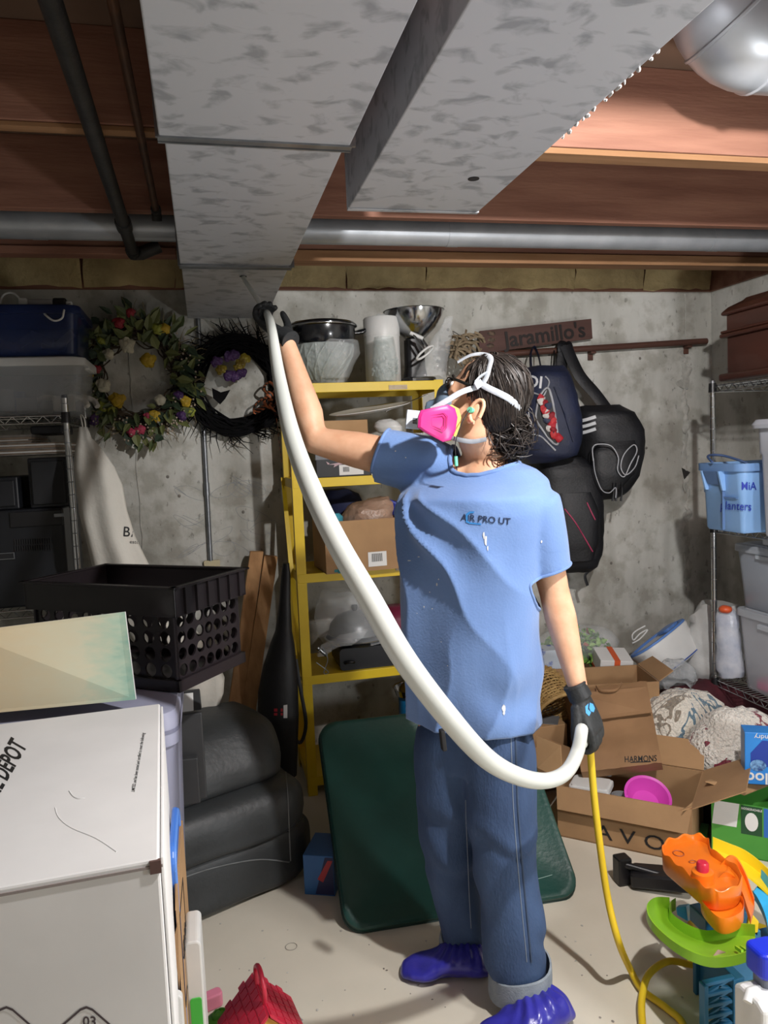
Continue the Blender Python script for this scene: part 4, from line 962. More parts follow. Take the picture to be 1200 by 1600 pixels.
# ---------------------------------------------------------------- boards, case, chair, green table top
M_['stud'] = mat('pine_stud', 'b98d60', 'a0764c', 4, .75, stretch=(6, 6, .6), bump=.1)
for (t0, t1, b0, b1, lb, Yt, Yb) in (((391, 862), (412, 862), (357, 1103), (379, 1106), 'pine stud leaning on the back wall, the left one of the pair', 3.74, 3.42), ((413, 868), (434, 870), (378, 1103), (402, 1107), 'pine stud leaning on the back wall, the right one of the pair', 3.73, 3.41)):
    A = [at(*p, Y=Yt) for p in (t0, t1)]; B = [at(*p, Y=Yb) for p in (b0, b1)]; d = (B[0]-A[0]).normalized()
    ext = max(0, (B[0].z-.002)/abs(d.z)) if B[0].z > 0 else 0
    B = [p+d*ext for p in B]; th = V((0, .038, 0)); B[1].z = B[0].z
    o = build('pine_stud', MB().hexa([B[0], B[1], B[1]+th, B[0]+th, A[0], A[1], A[1]+th, A[0]+th]), M_['stud'], bevel=.003); tag(o, lb, 'board', 'studs leaning on the back wall')
rows = [(880, 442, 452), (900, 439, 454), (940, 436, 454), (985, 430, 456), (1005, 422, 460), (1040, 411, 464), (1080, 403, 466), (1120, 402, 467), (1150, 408, 466), (1210, 412, 464)]
ic = thing('instrument_case', 'black soft case with a long narrow neck beside the yellow shelf', 'case', at(437, 1210, Y=3.3)); rr = []
for i, (py, l_, r_) in enumerate(rows):
    c_ = at((l_+r_)/2, py, Y=3.38-.012*i); hw = (r_-l_)/2/FPX*((c_-V((0, 0, HC))).dot(_f)); rr.append([c_+_r0*hw*math.cos(a)+V((0, 1, 0))*max(.02, min(.06, hw))*math.sin(a) for a in np.linspace(0, 2*PI, 20, False)])
M_['nylon'] = mat('black_nylon', '0d0d10', '17171b', 14, .55, bump=.1)
ico = build('case_body', MB().loft(rr), M_['nylon'], ic, world=True, smooth=60)
rb = on_poly(ico, [[(428, 1107), (442, 1107), (442, 1112), (428, 1112)], [(428, 1114), (442, 1114), (442, 1118), (428, 1118)]], mat('label_red', 'a3202c', None, rough=.5), ic, 'red_label')
on_poly(ico, [[(443, 1102), (449, 1101), (449, 1122), (443, 1122)]], M_['paper'], ic, 'white_label')
build('carry_strap', MB().tube(spline([at(462, 1030, Y=3.3), at(470, 1080, Y=3.28), at(478, 1130, Y=3.28), at(470, 1160, Y=3.28), at(458, 1150, Y=3.27)], 6), .008, 6, flat=.3), M_['nylon'], ic, world=True, smooth=60)
# charcoal floor chair
M_['leather'] = mat('charcoal_vinyl', '35383a', '2a2d2f', 5, .5, bump=.18, bscale=45)
A = V((-.75, 2.26, 0)); B = V((.33, 2.72, 0)); wd = (B-A).normalized(); bk = V((-wd.y, wd.x, 0))
ch = thing('floor_chair', 'charcoal vinyl upholstered chair turned on its side near the boards', 'chair', (A+B)/2)
def cushion(prof, name, inset, parent=ch, m=M_['leather'], n=22):
    rings = []; Lw = (B-A).length
    for i in range(n+1):
        u = i/n; e = 1-max(0, (u-.86)/.14)**2.2*.38 if True else 1; cen = sum((V((p[0], 0, p[1])) for p in prof), V((0, 0, 0)))/len(prof)
        k = e if i < n else e*.93
        rings.append([A+wd*(Lw*u-inset*max(0, (u-.8)/.2)**2)+bk*(cen.x+(p[0]-cen.x)*k+ (1-k)*.05)+UP*(max(.004, cen.z*(1 if k > .9 else .98)+(p[1]-cen.z)*k)) for p in prof])
    return build(name, MB().loft(rings).wob(.006, 6, 2), m, parent, world=True, smooth=60)
def sp2(pts, n=5): return [(p.x, p.y) for p in spline([V((a, b, 0)) for a, b in pts], n, loop=True)]
cushion(sp2([(.0, .015), (-.012, .10), (-.005, .19), (.04, .225), (.14, .23), (.36, .23), (.36, .02), (.15, .01)]), 'base_cushion', .0)
cushion(sp2([(.0, .20), (-.02, .25), (.0, .33), (.06, .365), (.2, .37), (.40, .36), (.42, .24), (.2, .2)]), 'seat_cushion', .02)
cushion(sp2([(.10, .36), (.085, .42), (.13, .50), (.2, .56), (.32, .585), (.46, .56), (.5, .40), (.3, .355)]), 'back_cushion', .05)
_ct = bmesh.new()
for o_ in ch.children: _ct.from_mesh(o_.data)
_ct.transform(ch.matrix_basis); _chair = BVHTree.FromBMesh(_ct); _ct.free()
def on_chair(pxs):
    out = []
    for p in spline([at(x, y, Y=2) for x, y in pxs], 8):
        d = (p-V((0, 0, HC))).normalized(); h_ = _chair.ray_cast(V((0, 0, HC)), d)
        if h_[0]: out.append(h_[0]-d*.001)
    return out
M_['pipe'] = mat('grey_piping', '6c6f70', None, rough=.6)
for pxs in (((441, 1150), (446, 1200), (450, 1250), (452, 1300), (454, 1345)), ((280, 1374), (320, 1360), (370, 1348), (410, 1343), (452, 1347)), ((306, 1125), (304, 1180), (301, 1245))):
    q_ = on_chair(pxs)
    if len(q_) > 3: build('piping', MB().tube(q_, .0024, 6), M_['pipe'], ch, world=True, smooth=60)
# green folding table top leaning back
M_['green'] = mat('green_plastic', '1d4a42', '194039', 5, .42, bump=.12, bscale=70)
bl, br_ = at(548, 1458, Z=.012), at(902, 1400, Z=.012)
ux = (br_-bl).normalized(); tl_ = at(497, 1132, Y=2.93)
uy = (tl_-bl); uy = (uy-ux*uy.dot(ux)); Hh = uy.length; uy.normalize(); Wd = (br_-bl).length+.03
gt = thing('green_table_top', 'dark green plastic folding table top leaning behind the person', 'table top', (bl+br_)/2)
MG = frame((bl+br_)/2+uy*Hh/2, ux, uy); po = rrect(Wd, Hh, .07, 7)
lay = [[(x*s, y*(1-(1-s)*Wd/Hh), z) for x, y in po] for z, s in ((-.018, .965), (-.018, .985), (-.012, 1), (.008, 1), (.014, .985), (.014, .95), (.011, .94), (.011, .5))]
build('panel', MB().loft(lay, M=MG), M_['green'], gt, world=True, smooth=40)
build('edge_band', MB().tube([MG @ V((x*1.0, y*1.0, -.016)) for x, y in po], .006, 6, loop=True), mat('green_edge', '17332e', None, rough=.5), gt, world=True, smooth=60)
build('scratch', MB().tube([MG @ V((x, -Hh/2+.075+.006*math.sin(x*20), .012)) for x in np.linspace(Wd*.16, Wd*.4, 12)], .001, 4), mat('scratch', '8fa8a0', None, rough=.7), gt, world=True)
# small boxed groceries by the table top
bx = thing('tissue_box', 'small blue and purple carton on the floor between chair and table top', 'box', at(508, 1393, Z=0)); p = at(508, 1396, Z=0)+V((0, .05, 0))
M = Matrix.Translation(p) @ Matrix.Rotation(R(-24), 4, 'Z')
build('carton', MB().box((-.05, -.06, 0), (.06, .1, .145), 0, M), mat('carton_blue', '2c6aa8', '2f5f9c', 6, .45), bx, world=True, bevel=.002)
build('red_flash', MB().plate([M @ V(q) for q in ((.0, -.0612, .06), (.04, -.0612, .13), (.058, -.0612, .13), (.02, -.0612, .05))], .0006), mat('flash_red', 'b0303a', None, rough=.5), bx, world=True)
build('dark_panel', MB().plate([M @ V(q) for q in ((-.01, -.0608, .005), (.058, -.0608, .005), (.058, -.0608, .14), (.03, -.0608, .14))], .0006), mat('panel_navy', '1c2250', None, rough=.5), bx, world=True)
build('side_stripe', MB().plate([M @ V(q) for q in ((-.0505, -.02, .0), (-.0505, -.02, .14), (-.0505, .02, .14), (-.0505, .02, .0))], .0006), M_['paper'], bx, world=True)
# ---------------------------------------------------------------- yellow steel shelf
M_['yel'] = mat('yellow_enamel', 'd9bb1e', 'cfae14', 5, .45, bump=.04, bscale=20)
YF, YB_ = 3.36, 3.74
xl0 = at(464, 900, Y=YF).x; xr0 = at(692, 600, Y=YF).x
ys = thing('steel_shelf_unit', 'yellow painted steel shelf unit behind the person', 'shelf', ((xl0+xr0)/2, (YF+YB_)/2, 0))
tops = [at(580, y, Y=YF).z for y in (597, 743, 889, 1046)]; tops.append(at(560, 1205, Y=YF).z)
for sx, x in ((1, xl0), (-1, xr0)):
    for sy, y in ((1, YF), (-1, YB_)):
        b = MB().box((min(x, x+sx*.003), min(y, y+sy*.04), 0), (max(x, x+sx*.003), max(y, y+sy*.04), tops[0]+.004)).box((min(x, x+sx*.042), min(y, y-sy*.003), 0), (max(x, x+sx*.042), max(y, y-sy*.003), tops[0]+.004))
        build('post', b, M_['yel'], ys, world=True)
for i, z in enumerate(tops):
    hgt = .04
    sh_ = build('shelf_board', MB().box((xl0+.004, YF+.003, z-.004), (xr0-.004, YB_-.003, z)), M_['yel'], ys, world=True)
    for ya_, yb_ in ((YF-.004, YF+.003), (YB_-.003, YB_)): build('shelf_lip', MB().box((xl0+.003, ya_, z-hgt), (xr0-.003, yb_, z+.001)), M_['yel'], sh_, world=True, bevel=.0015)
    for xa_ in (xl0+.003, xr0-.006): build('side_lip', MB().box((xa_, YF, z-hgt), (xa_+.003, YB_, z)), M_['yel'], sh_, world=True)
br2 = MB().bar((xl0-.002, YF+.01, tops[3]), (xl0-.002, YB_-.01, tops[1]), .004, .02, up=(1, 0, 0)); build('side_brace', br2, M_['yel'], ys, world=True)
tg = MB()
for px, py, w_ in ((622, 605, 30), (622, 888, 8)): tg.cbox(at(px, py, Y=YF-.0055), (w_/1200*3.4, .002, .02))
build('price_sticker', tg, mat('sticker', 'b9a98f', 'a49277', 30, .6), ys, world=True)['kind'] = 'stuff'
def Yp(px, py, Y=3.45): return at(px, py, Y=Y)
def stand(px, z, Y): p = at(px, 700, Y=Y); return V((p.x, Y, z))
def pxm(n, Y=3.5): return n/1200*Y*1.01
T0, T1, T2, T3, T4 = tops
# top shelf
p = stand(512, T0, 3.54)
M_['glass'] = mat('pressed_glass', 'c9d2cf', None, rough=.06, alpha=.3, spec=.9, bump=1.0, bscale=45)
gbw = thing('punch_bowl', 'cut glass punch bowl under the black roaster on the top shelf', 'bowl', p)
n = 32; rr = []
for r_, z in ((.05, 0), (.055, .004), (.06, .03), (.1, .075), (.132, .13), (.14, .185), (.136, .185), (.128, .13), (.095, .08), (.05, .035), (.02, .03)):
    rr.append([(r_*(1+.025*math.cos(j*PI))*math.cos(2*PI*j/n), r_*(1+.025*math.cos(j*PI))*math.sin(2*PI*j/n), z) for j in range(n)])
build('glass_bowl', MB().loft(rr), M_['glass'], gbw, smooth=25)
gf = MB()
for k in range(16):
    a = k*2*PI/16; gf.tube([(r_*math.cos(a+.25*t), r_*math.sin(a+.25*t), z) for t, (r_, z) in enumerate(((.063, .032), (.103, .077), (.135, .132), (.143, .18)))], .0045, 5)
build('cut_ribs', gf, M_['glass'], gbw, smooth=60)['kind'] = 'stuff'
rs = thing('roasting_pot', 'black enamel roasting pot stacked on the cut glass punch bowl', 'pot', p+V((0, 0, .186)))
M_['enamel'] = mat('black_enamel', '0d0e12', '15171c', 20, .2, coat=.4)
build('pot_body', MB().lathe([(.0, 0), (.138, 0), (.15, .015), (.152, .075), (.158, .08), (.15, .08), (.142, .02), (0, .012)], 36), M_['enamel'], rs, smooth=40)
build('pot_lid', MB().lathe([(.158, .081), (.16, .088), (.15, .098), (.1, .108), (.03, .113), (0, .114)], 36), M_['enamel'], rs, smooth=50)
build('steel_rim', MB().tube([(.159*math.cos(a), .159*math.sin(a), .082) for a in np.linspace(0, 2*PI, 40, False)], .0032, 6, loop=True), M_['chrome'], rs, smooth=60)
build('pot_handle', MB().tube(spline([(.15, 0, .055), (.19, 0, .06), (.2, 0, .07), (.15, .03, .06)], 5), .008, 8), M_['enamel'], rs, smooth=60)
p = stand(604, T0, 3.56)
wc_ = thing('white_canister', 'tall white canister behind the textured glass jar on the top shelf', 'canister', p); hc_ = at(604, 497, Y=3.56).z-T0
build('canister_body', MB().lathe([(0, 0), (.08, 0), (.083, .006), (.083, hc_*.72), (.08, hc_*.72)], 32), M_['white'], wc_, smooth=40)
build('canister_lid', MB().lathe([(.085, hc_*.72), (.085, hc_*.98), (.08, hc_), (0, hc_)], 32), M_['white'], wc_, smooth=40)
build('lid_loop', MB().tube(spline([(-.03, 0, hc_-.002), (-.015, 0, hc_+.016), (.015, 0, hc_+.016), (.03, 0, hc_-.002)], 5), .0025, 6), M_['clear'], wc_, smooth=60)
p = stand(607, T0, 3.415); zj = at(607, 527, Y=3.415).z-T0
tj = thing('glass_jar', 'textured clear glass jar in front of the white canister', 'jar', p)
build('jar_wall', MB().lathe([(.04, 0), (.05, .004), (.055, .04), (.058, .09), (.05, zj*.85), (.045, zj), (.041, zj), (.046, zj*.85), (.053, .09), (.05, .04), (.045, .01)], 28), M_['glass'], tj, smooth=40)
kn = MB(); rnd = random.Random(4)
for k in range(70):
    a = rnd.random()*2*PI; z = .03+rnd.random()*.08; r_ = .057; kn.ell((r_*math.cos(a), r_*math.sin(a), z), (.0055,)*3, 6, 5)
build('moulded_knobs', kn, M_['glass'], tj, smooth=70)['kind'] = 'stuff'
p = stand(655, T0, 3.57); zbw = at(655, 486, Y=3.57).z
M_['shiny'] = mat('polished_steel', '9a9ca0', 'c0c2c4', 6, .15, metal=1)
sb = thing('mixer_bowl', 'polished steel mixing bowl resting upside up on the mixer stand', 'bowl', p+V((0, 0, zbw-T0-.13)))
build('bowl_wall', MB().lathe([(.045, 0), (.05, .004), (.1, .05), (.132, .1), (.14, .128), (.146, .13), (.138, .128), (.128, .1), (.095, .053), (.04, .01)], 36), M_['shiny'], sb, smooth=40)
ms = thing('stand_mixer', 'dark stand mixer base with whisk arms under the steel bowl', 'mixer', p)
build('mixer_base', MB().prism(rrect(.16, .2, .05), .03), M_['blackp'], ms, bevel=.006)
build('mixer_column', MB().loft([[(x*s, y*s+.02, z) for x, y in rrect(.11, .1, .03)] for z, s in ((.028, 1), (.08, .85), (zbw-T0-.133, .8))]), M_['blackp'], ms, smooth=50)
wk = thing('hand_whisk', 'white plastic beater with a ring base hung on the mixer', 'beater', Yp(662, 540, 3.42))
build('ring_base', MB().tube([at(664+13*math.cos(a)*.95+3*math.sin(a), 551-7*math.sin(a)-8*math.cos(a), Y=3.42-.015*math.sin(a)) for a in np.linspace(0, 2*PI, 24, False)], .0055, 8, loop=True), M_['white'], wk, world=True, smooth=60)
for a_, b_ in (((645, 521), (663, 546)), ((657, 526), (670, 545))):
    build('shaft', MB().tube([at(*a_, Y=3.44), at(*b_, Y=3.42)], .006, 8), M_['shiny'], wk, world=True, smooth=60)
build('hub', MB().tube([at(641, 520, Y=3.445), at(661, 529, Y=3.43)], .009, 8), M_['white'], wk, world=True, smooth=60)
def film_bag(name, label, pxs, Y, dep, seed, m=None, cat='plastic bag', amp=.012, n=16, parent=None, z0=None):
    "a crumpled translucent bag: a closed bulging skin"
    rr = []; k = len(pxs)
    for i, (py, l_, r_) in enumerate(pxs):
        c_ = at((l_+r_)/2, py, Y=Y); hw = (r_-l_)/2/FPX*((c_-V((0, 0, HC))).dot(_f)); d_ = min(dep, hw*.9+.004)
        rr.append([c_+_r0*hw*math.cos(a)+V((0, 1, 0))*d_*math.sin(a) for a in np.linspace(0, 2*PI, n, False)])
    out = []
    for i in range(k-1):
        for j in range(4): out.append([a.lerp(b, j/4) for a, b in zip(rr[i], rr[i+1])])
    out.append(rr[-1]); mb = MB().loft(out).wob(amp, 16, seed).wob(amp*.5, 40, seed+1)
    if z0 is not None: mb.v = [(x, y, max(z, z0)) for x, y, z in mb.v]
    o = build(name, mb, m or M_['film'], smooth=40); return tag(o, label, cat)
film_bag('plastic_bag', 'clear crinkled plastic bag at the right end of the top shelf', [(497, 692, 706), (515, 684, 706), (545, 668, 702), (575, 655, 698), (592, 645, 694)], 3.45, .07, 1, z0=T0+.001)
film_bag('plastic_bag', 'clear plastic wrap around the cut glass bowl on the top shelf', [(536, 463, 560), (555, 470, 562), (575, 482, 552), (593, 492, 545)], 3.52, .145, 4, z0=T0+.001, amp=.008)
rf = MB(); rnd = random.Random(8); pr_ = at(732, 545, Y=3.62)
for k in range(60):
    c_ = pr_+V((rnd.uniform(-.085, .06), rnd.uniform(-.04, .04), rnd.uniform(-.07, .06))); d = V((rnd.gauss(0, 1), rnd.gauss(0, .5), rnd.gauss(0, 1))).normalized()*.04
    rf.tube(spline([c_-d, c_+V((0, -.01, .01)), c_+d], 4), .006, 5, flat=.3)
raf = thing('dried_flower_bunch', 'dried beige burlap flower bunch hanging behind the head beside the sign', 'dried flowers', pr_)
build('petals', rf, mat('burlap', '8a7a62', '6d5e49', 40, .85), raf, world=True, smooth=60)['kind'] = 'stuff'
build('stems', MB().tube([pr_+V((0, 0, -.02)), pr_+V((-.03, .01, -.18))], .012, 8), mat('burlap_stem', '5c4d3a', None, rough=.9), raf, world=True)
build('hang_wire', MB().tube([pr_+V((0, 0, .04)), V((pr_.x, WY-.005, pr_.z+.12))], .002, 5), M_['iron'], raf, world=True)
# second shelf
def carton(name, label, c, sx, sy, sz, m, rz=0, cat='box', lid=None):
    t = thing(name, label, cat, c, rz); build('carton', MB().box((-sx/2, -sy/2, 0), (sx/2, sy/2, sz)), m, t, bevel=.0025)
    if lid: build('lid', MB().box((-sx/2-.003, -sy/2-.003, sz*lid[1]), (sx/2+.003, sy/2+.003, sz+.003)), lid[0], t, bevel=.0025)
    return t
M_['blkcard'] = mat('black_card', '17181b', '1f2024', 8, .55); M_['greycard'] = mat('grey_card', '5a5d63', '686b70', 8, .5)
z1h = at(530, 707, Y=3.4).z-T1
t = carton('shoe_box', 'black shoe box with grey lid on the second shelf, lower one', stand(527, T1, 3.52), pxm(83), .28, z1h, M_['blkcard'], lid=(M_['greycard'], .72))
lab = MB().cbox((.035, -.1415, z1h*.28), (.11, .002, z1h*.42)); build('white_label', lab, M_['paper'], t)
bc = MB()
for k in range(9): bc.cbox((-.002+k*.0032, -.1428, z1h*.3), (.0016, .001, z1h*.2))
build('bar_code', bc, M_['ink'], t)['kind'] = 'stuff'
build('green_tag', MB().cbox((.062, -.143, z1h*.55), (.025, .002, .022)), mat('green_tag', '6fcf3a', None, rough=.6), t)
sp_ = MB()
for pl_ in ([(-.07, .045), (-.02, .052), (.03, .05), (-.02, .042)], [(-.07, .045), (-.078, .06), (-.062, .05)], [(-.02, .05), (.0, .064), (.02, .05)], [(-.04, .044), (-.045, .032), (-.02, .043)]): sp_.add([(x, -.1428, z+.012) for x, z in pl_], [tuple(range(len(pl_)))])
build('shark_print', sp_, mat('shark_print', 'b59aa0', None, rough=.6), t)
zz = T1+z1h+.004; z2h = at(530, 657, Y=3.4).z-zz
t = carton('shoe_box', 'tan shoe box with printed end label stacked on the black one', V((stand(527, T1, 3.52).x, 3.52, zz)), pxm(82), .26, z2h, M_['card2'])
build('end_label', MB().cbox((0, -.131, z2h*.32), (.21, .002, z2h*.5)), M_['ink'], t)
build('end_label_white', MB().cbox((-.088, -.1325, z2h*.32), (.03, .001, z2h*.4)).cbox((0, -.1325, z2h*.06), (.21, .001, .006)), M_['paper'], t)
text('9.5', Matrix.Translation((-.04, -.1325, z2h*.36)) @ Matrix.Rotation(R(90), 4, 'X'), .03, M_['paper'], t, world=False)
zz2 = zz+z2h+.002
pt = thing('serving_platter', 'white oval serving platter tilted on top of the shoe boxes', 'platter', V((stand(580, T1, 3.5).x, 3.5, zz2)))
MP = frame(at(578, 641, Y=3.5), cdir(1, .16, 0), V((0, 1, .12)))
build('platter_dish', MB().loft([[(x*s, y*s, z) for x, y in ((.19*math.cos(a), .12*math.sin(a)) for a in np.linspace(0, 2*PI, 36, False))] for z, s in ((-.008, .55), (-.004, .8), (.006, 1), (.009, 1), (-.001, .78), (-.004, .5))], M=MP), M_['white'], pt, world=True, smooth=50)
film_bag('white_slipper', 'crumpled white plastic wrapped shoe on the second shelf', [(655, 593, 612), (660, 587, 622), (667, 585, 628), (674, 590, 629), (677, 600, 624)], 3.42, .06, 9, M_['white'], 'shoe', .006)
t = carton('dark_carton', 'dark carton at the right of the second shelf behind the respirator', stand(645, T1, 3.55), pxm(78), .26, at(640, 680, Y=3.42).z-T1, M_['blkcard'])
tr = thing('clear_tray', 'clear plastic tray lying across the dark carton', 'tray', at(656, 682, Y=3.46))
build('tray_rim', MB().loft([[V((x, y, z))+at(656, 682, Y=3.46) for x, y in rrect(.22*s, .12*s, .02)] for z, s in ((0, .9), (.012, 1), (.016, 1.04), (.016, .98), (.004, .86))]), M_['clear'], tr, world=True, smooth=40)
t = carton('white_carton', 'small white carton beside the black shoe box on the second shelf', stand(583, T1, 3.5), pxm(24), .2, at(580, 716, Y=3.42).z-T1, M_['paper'])
tgs = thing('steel_tongs', 'steel kitchen tongs lying on the dark carton', 'tongs', at(640, 645, Y=3.48))
for dy in (0, .02): build('tong_arm', MB().bar(at(602, 643, Y=3.46+dy), at(668, 616, Y=3.5+dy), .012, .004), M_['shiny'], tgs, world=True, bevel=.001)
# third shelf
zb3 = at(550, 812, Y=3.36).z-T2
cb = thing('cardboard_box', 'open cardboard box with teal arrows and white label on the third shelf', 'box', V((stand(551, T2, 3.44).x, 3.44, T2+.002)), R(3)); sx = pxm(124, 3.4)
mbx = MB()
for a, b in (((-sx/2, -.14, 0), (sx/2, -.134, zb3)), ((-sx/2, .134, 0), (sx/2, .14, zb3)), ((-sx/2, -.134, 0), (-sx/2+.006, .134, zb3)), ((sx/2-.006, -.134, 0), (sx/2, .134, zb3)), ((-sx/2, -.134, 0), (sx/2, .134, .006))): mbx.box(a, b)
build('box_walls', mbx, M_['card'], cb)
build('white_label', MB().cbox((.055, -.141, .05), (.085, .002, .065)), M_['paper'], cb, bevel=.0005)
bc = MB()
for k in range(12): bc.cbox((.03+k*.0042, -.1425, .057), (.002, .001, .036))
build('bar_code', bc, M_['ink'], cb)['kind'] = 'stuff'
M_['teal'] = mat('teal_print', '2e7f86', None, rough=.7)
build('teal_arrow', MB().cbox((-.12, -.1412, .05), (.012, .001, .10)).cbox((-.105, -.1412, .012), (.075, .001, .012)).add([(-.145, -.1417, .09), (-.095, -.1417, .09), (-.12, -.1417, .118)], [(0, 1, 2)]), M_['teal'], cb)['kind'] = 'stuff'
M_['filmt'] = mat('tan_film', 'b0917c', 'a08370', 8, .35, alpha=.85, bump=.8, bscale=30)
film_bag('grocery_bag', 'crumpled tan plastic grocery bag in the box on the third shelf', [(775, 588, 606), (782, 565, 610), (792, 542, 613), (803, 535, 612), (815, 535, 612)], 3.44, .1, 12, M_['filmt'], amp=.016)
film_bag('grocery_bag', 'teal plastic wrapped item in the box on the third shelf', [(803, 508, 530), (808, 502, 536), (816, 502, 536)], 3.42, .06, 13, mat('teal_wrap', '4aa3b8', None, rough=.4), amp=.005)
film_bag('navy_bag', 'navy blue cloth bag behind the box on the third shelf', [(765, 505, 548), (775, 500, 560), (795, 497, 572), (815, 497, 575)], 3.65, .06, 15, mat('navy_cloth', '141b3a', '1c2550', 6, .7), 'bag', .01)
film_bag('blue_packet', 'blue and pink packet leaning right of the third shelf box', [(778, 598, 606), (790, 606, 634), (805, 613, 640), (815, 622, 640)], 3.42, .015, 17, mat('packet_blue', '27348f', 'c99aa8', 9, .4, lo=.55, hi=.6), 'packet', .004)
t = thing('spice_jar', 'small jar with black emblem right of the third shelf box', 'jar', stand(630, T2, 3.44))
build('jar_body', MB().lathe([(0, 0), (.03, 0), (.032, .01), (.032, .1), (.026, .115), (0, .115)], 20), mat('jar_grey', 'b5b3ac', None, rough=.4), t, smooth=40)
build('jar_lid', MB().lathe([(.03, .116), (.03, .15), (0, .152)], 20), M_['teal'], t, smooth=40)
build('emblem', MB().ell((0, -.031, .055), (.014, .004, .022), 12, 8), M_['ink'], t, smooth=60)
# fourth shelf
t = thing('black_case', 'flat black carrying case on the fourth shelf', 'case', stand(562, T3, 3.5)); hcs = at(560, 1012, Y=3.38).z-T3; sx = pxm(112, 3.4)
build('case_shell', MB().prism(rrect(sx, hcs, .02), .24, 0, Matrix.Translation((0, .12, hcs/2+.001)) @ Matrix.Rotation(R(90), 4, 'X')), M_['blk2'], t, smooth=40)
build('case_handle', MB().tube(spline([(-sx*.42, -.12, .035), (-sx*.40, -.145, .045), (-sx*.32, -.145, .045), (-sx*.3, -.12, .035)], 5), .006, 8), M_['blackp'], t, smooth=60)
zc4 = T3+hcs+.002
pn = thing('steel_pan', 'shallow steel pan wrapped in clear plastic on the black case', 'pan', V((stand(545, T3, 3.5).x, 3.5, zc4)))
build('pan_dish', MB().lathe([(0, 0), (.13, 0), (.15, .022), (.158, .024), (.15, .027), (.13, .006), (0, .004)], 36), M_['shiny'], pn, smooth=40)
ld = thing('domed_cover', 'domed grey pot cover under clear plastic on the fourth shelf', 'pot cover', V((stand(542, T3, 3.55).x, 3.55, zc4+.026)))
build('dome', MB().lathe([(.125, 0), (.13, .004), (.12, .05), (.09, .085), (.04, .105), (0, .11)], 32), mat('pewter', '6f7274', '5d6062', 6, .35, metal=.4), ld, smooth=60)
build('knob', MB().lathe([(.01, .108), (.016, .125), (.014, .135), (0, .137)], 16), M_['blackp'], ld, smooth=60)
film_bag('plastic_bag', 'clear crinkled plastic bag over the pan and lid on the fourth shelf', [(922, 505, 570), (940, 494, 595), (965, 492, 612), (990, 495, 618), (1003, 505, 610)], 3.47, .1, 22, amp=.014)
film_bag('plastic_bag', 'loose tail of clear plastic over the front of the black case', [(985, 560, 575), (993, 530, 570), (1003, 505, 560), (1015, 497, 520), (1024, 494, 508)], 3.37, .015, 25, amp=.012)
mb = thing('maroon_bowl', 'maroon plastic bowl at the right of the fourth shelf', 'bowl', V((stand(607, T3, 3.6).x, 3.6, zc4)))
build('bowl_wall', MB().lathe([(.05, 0), (.1, .045), (.115, .1), (.12, .103), (.11, .1), (.09, .05), (.03, .006)][::1], 28, 0, Matrix.Translation((0, 0, .13)) @ Matrix.Rotation(PI, 4, 'X')), mat('maroon', '6b1f3a', '7a2846', 6, .4), mb, smooth=50)
wh = thing('wire_whisk', 'wire whisk handle hanging over the fourth shelf edge', 'whisk', at(505, 1030, Y=3.35))
build('wire_loop', MB().tube(spline([at(x, y, Y=3.345) for x, y in ((494, 1035), (508, 1045), (513, 1050), (510, 1053), (506, 1050), (512, 1030), (504, 1012), (498, 1018))], 5), .0022, 6), M_['steel'], wh, world=True, smooth=60)
build('handle', MB().tube([at(496, 1012, Y=3.36), at(510, 1024, Y=3.36)], .01, 8), M_['shiny'], wh, world=True, smooth=60)
# bottom
bw_ = thing('copper_pot', 'dark bronze domed pot lid standing on the bottom shelf behind the table top', 'pot', V((stand(548, T4, 3.5).x, 3.5, T4)))
build('pot_body', MB().lathe([(0, 0), (.13, 0), (.145, .03), (.14, .08), (.11, .125), (.05, .148), (0, .15)], 36), mat('bronze', '4c4638', '3a352b', 6, .25, metal=.7), bw_, smooth=60)
build('pot_rim', MB().tube([(.146*math.cos(a), .146*math.sin(a), .035) for a in np.linspace(0, 2*PI, 40, False)], .004, 6, loop=True), M_['shiny'], bw_, smooth=60)
tn = thing('blue_tin', 'bright blue tin under a dark bowl on the bottom shelf', 'tin', V((stand(632, T4, 3.46).x, 3.46, T4))); ht = at(632, 1098, Y=3.4).z-T4
build('tin_body', MB().lathe([(0, 0), (.075, 0), (.078, .004), (.078, ht), (0, ht)], 28), mat('tin_blue', '1c86c4', '1776b0', 8, .35), tn, smooth=40)
b2 = thing('steel_bowl', 'dark steel bowl resting on the blue tin', 'bowl', V((stand(632, T4, 3.46).x, 3.46, T4+ht+.001)))
build('bowl_wall', MB().lathe([(.04, 0), (.09, .02), (.1, .05), (.104, .052), (.096, .05), (.085, .023), (.03, .004)], 28), M_['shiny'], b2, smooth=50)
# ---------------------------------------------------------------- rail, sign and bags on the back wall
RYv = WY-.045
a, b = at(738, 556, Y=RYv), at(1104, 533, Y=RYv)
M_['rail'] = mat('stained_rail', '5c3a2e', '4b2e25', 4, .6, stretch=(.5, 6, 6))
ra = thing('wall_rail', 'dark wooden coat rail along the back wall carrying the bags', 'rail', (a+b)/2)
build('rail_bar', MB().tube([a, b], .0165, 12), M_['rail'], ra, world=True, smooth=40)
for t_ in (.06, .5, .925):
    p = a+(b-a)*t_; build('bracket', MB().bar(p+V((0, 0, -.022)), V((p.x, WY-.003, p.z-.022)), .03, .012).bar(V((p.x, WY-.006, p.z-.06)), V((p.x, WY-.006, p.z+.02)), .03, .008, up=(0, 1, 0)), M_['rail'], ra, world=True, bevel=.002)
sg = thing('name_sign', 'dark brown wooden name sign with black painted letters on the rail', 'sign', at(838, 540, Y=RYv))
q = [at(x, y, Y=RYv-.012) for x, y in ((748, 553), (926, 529), (924, 498), (750, 517))]
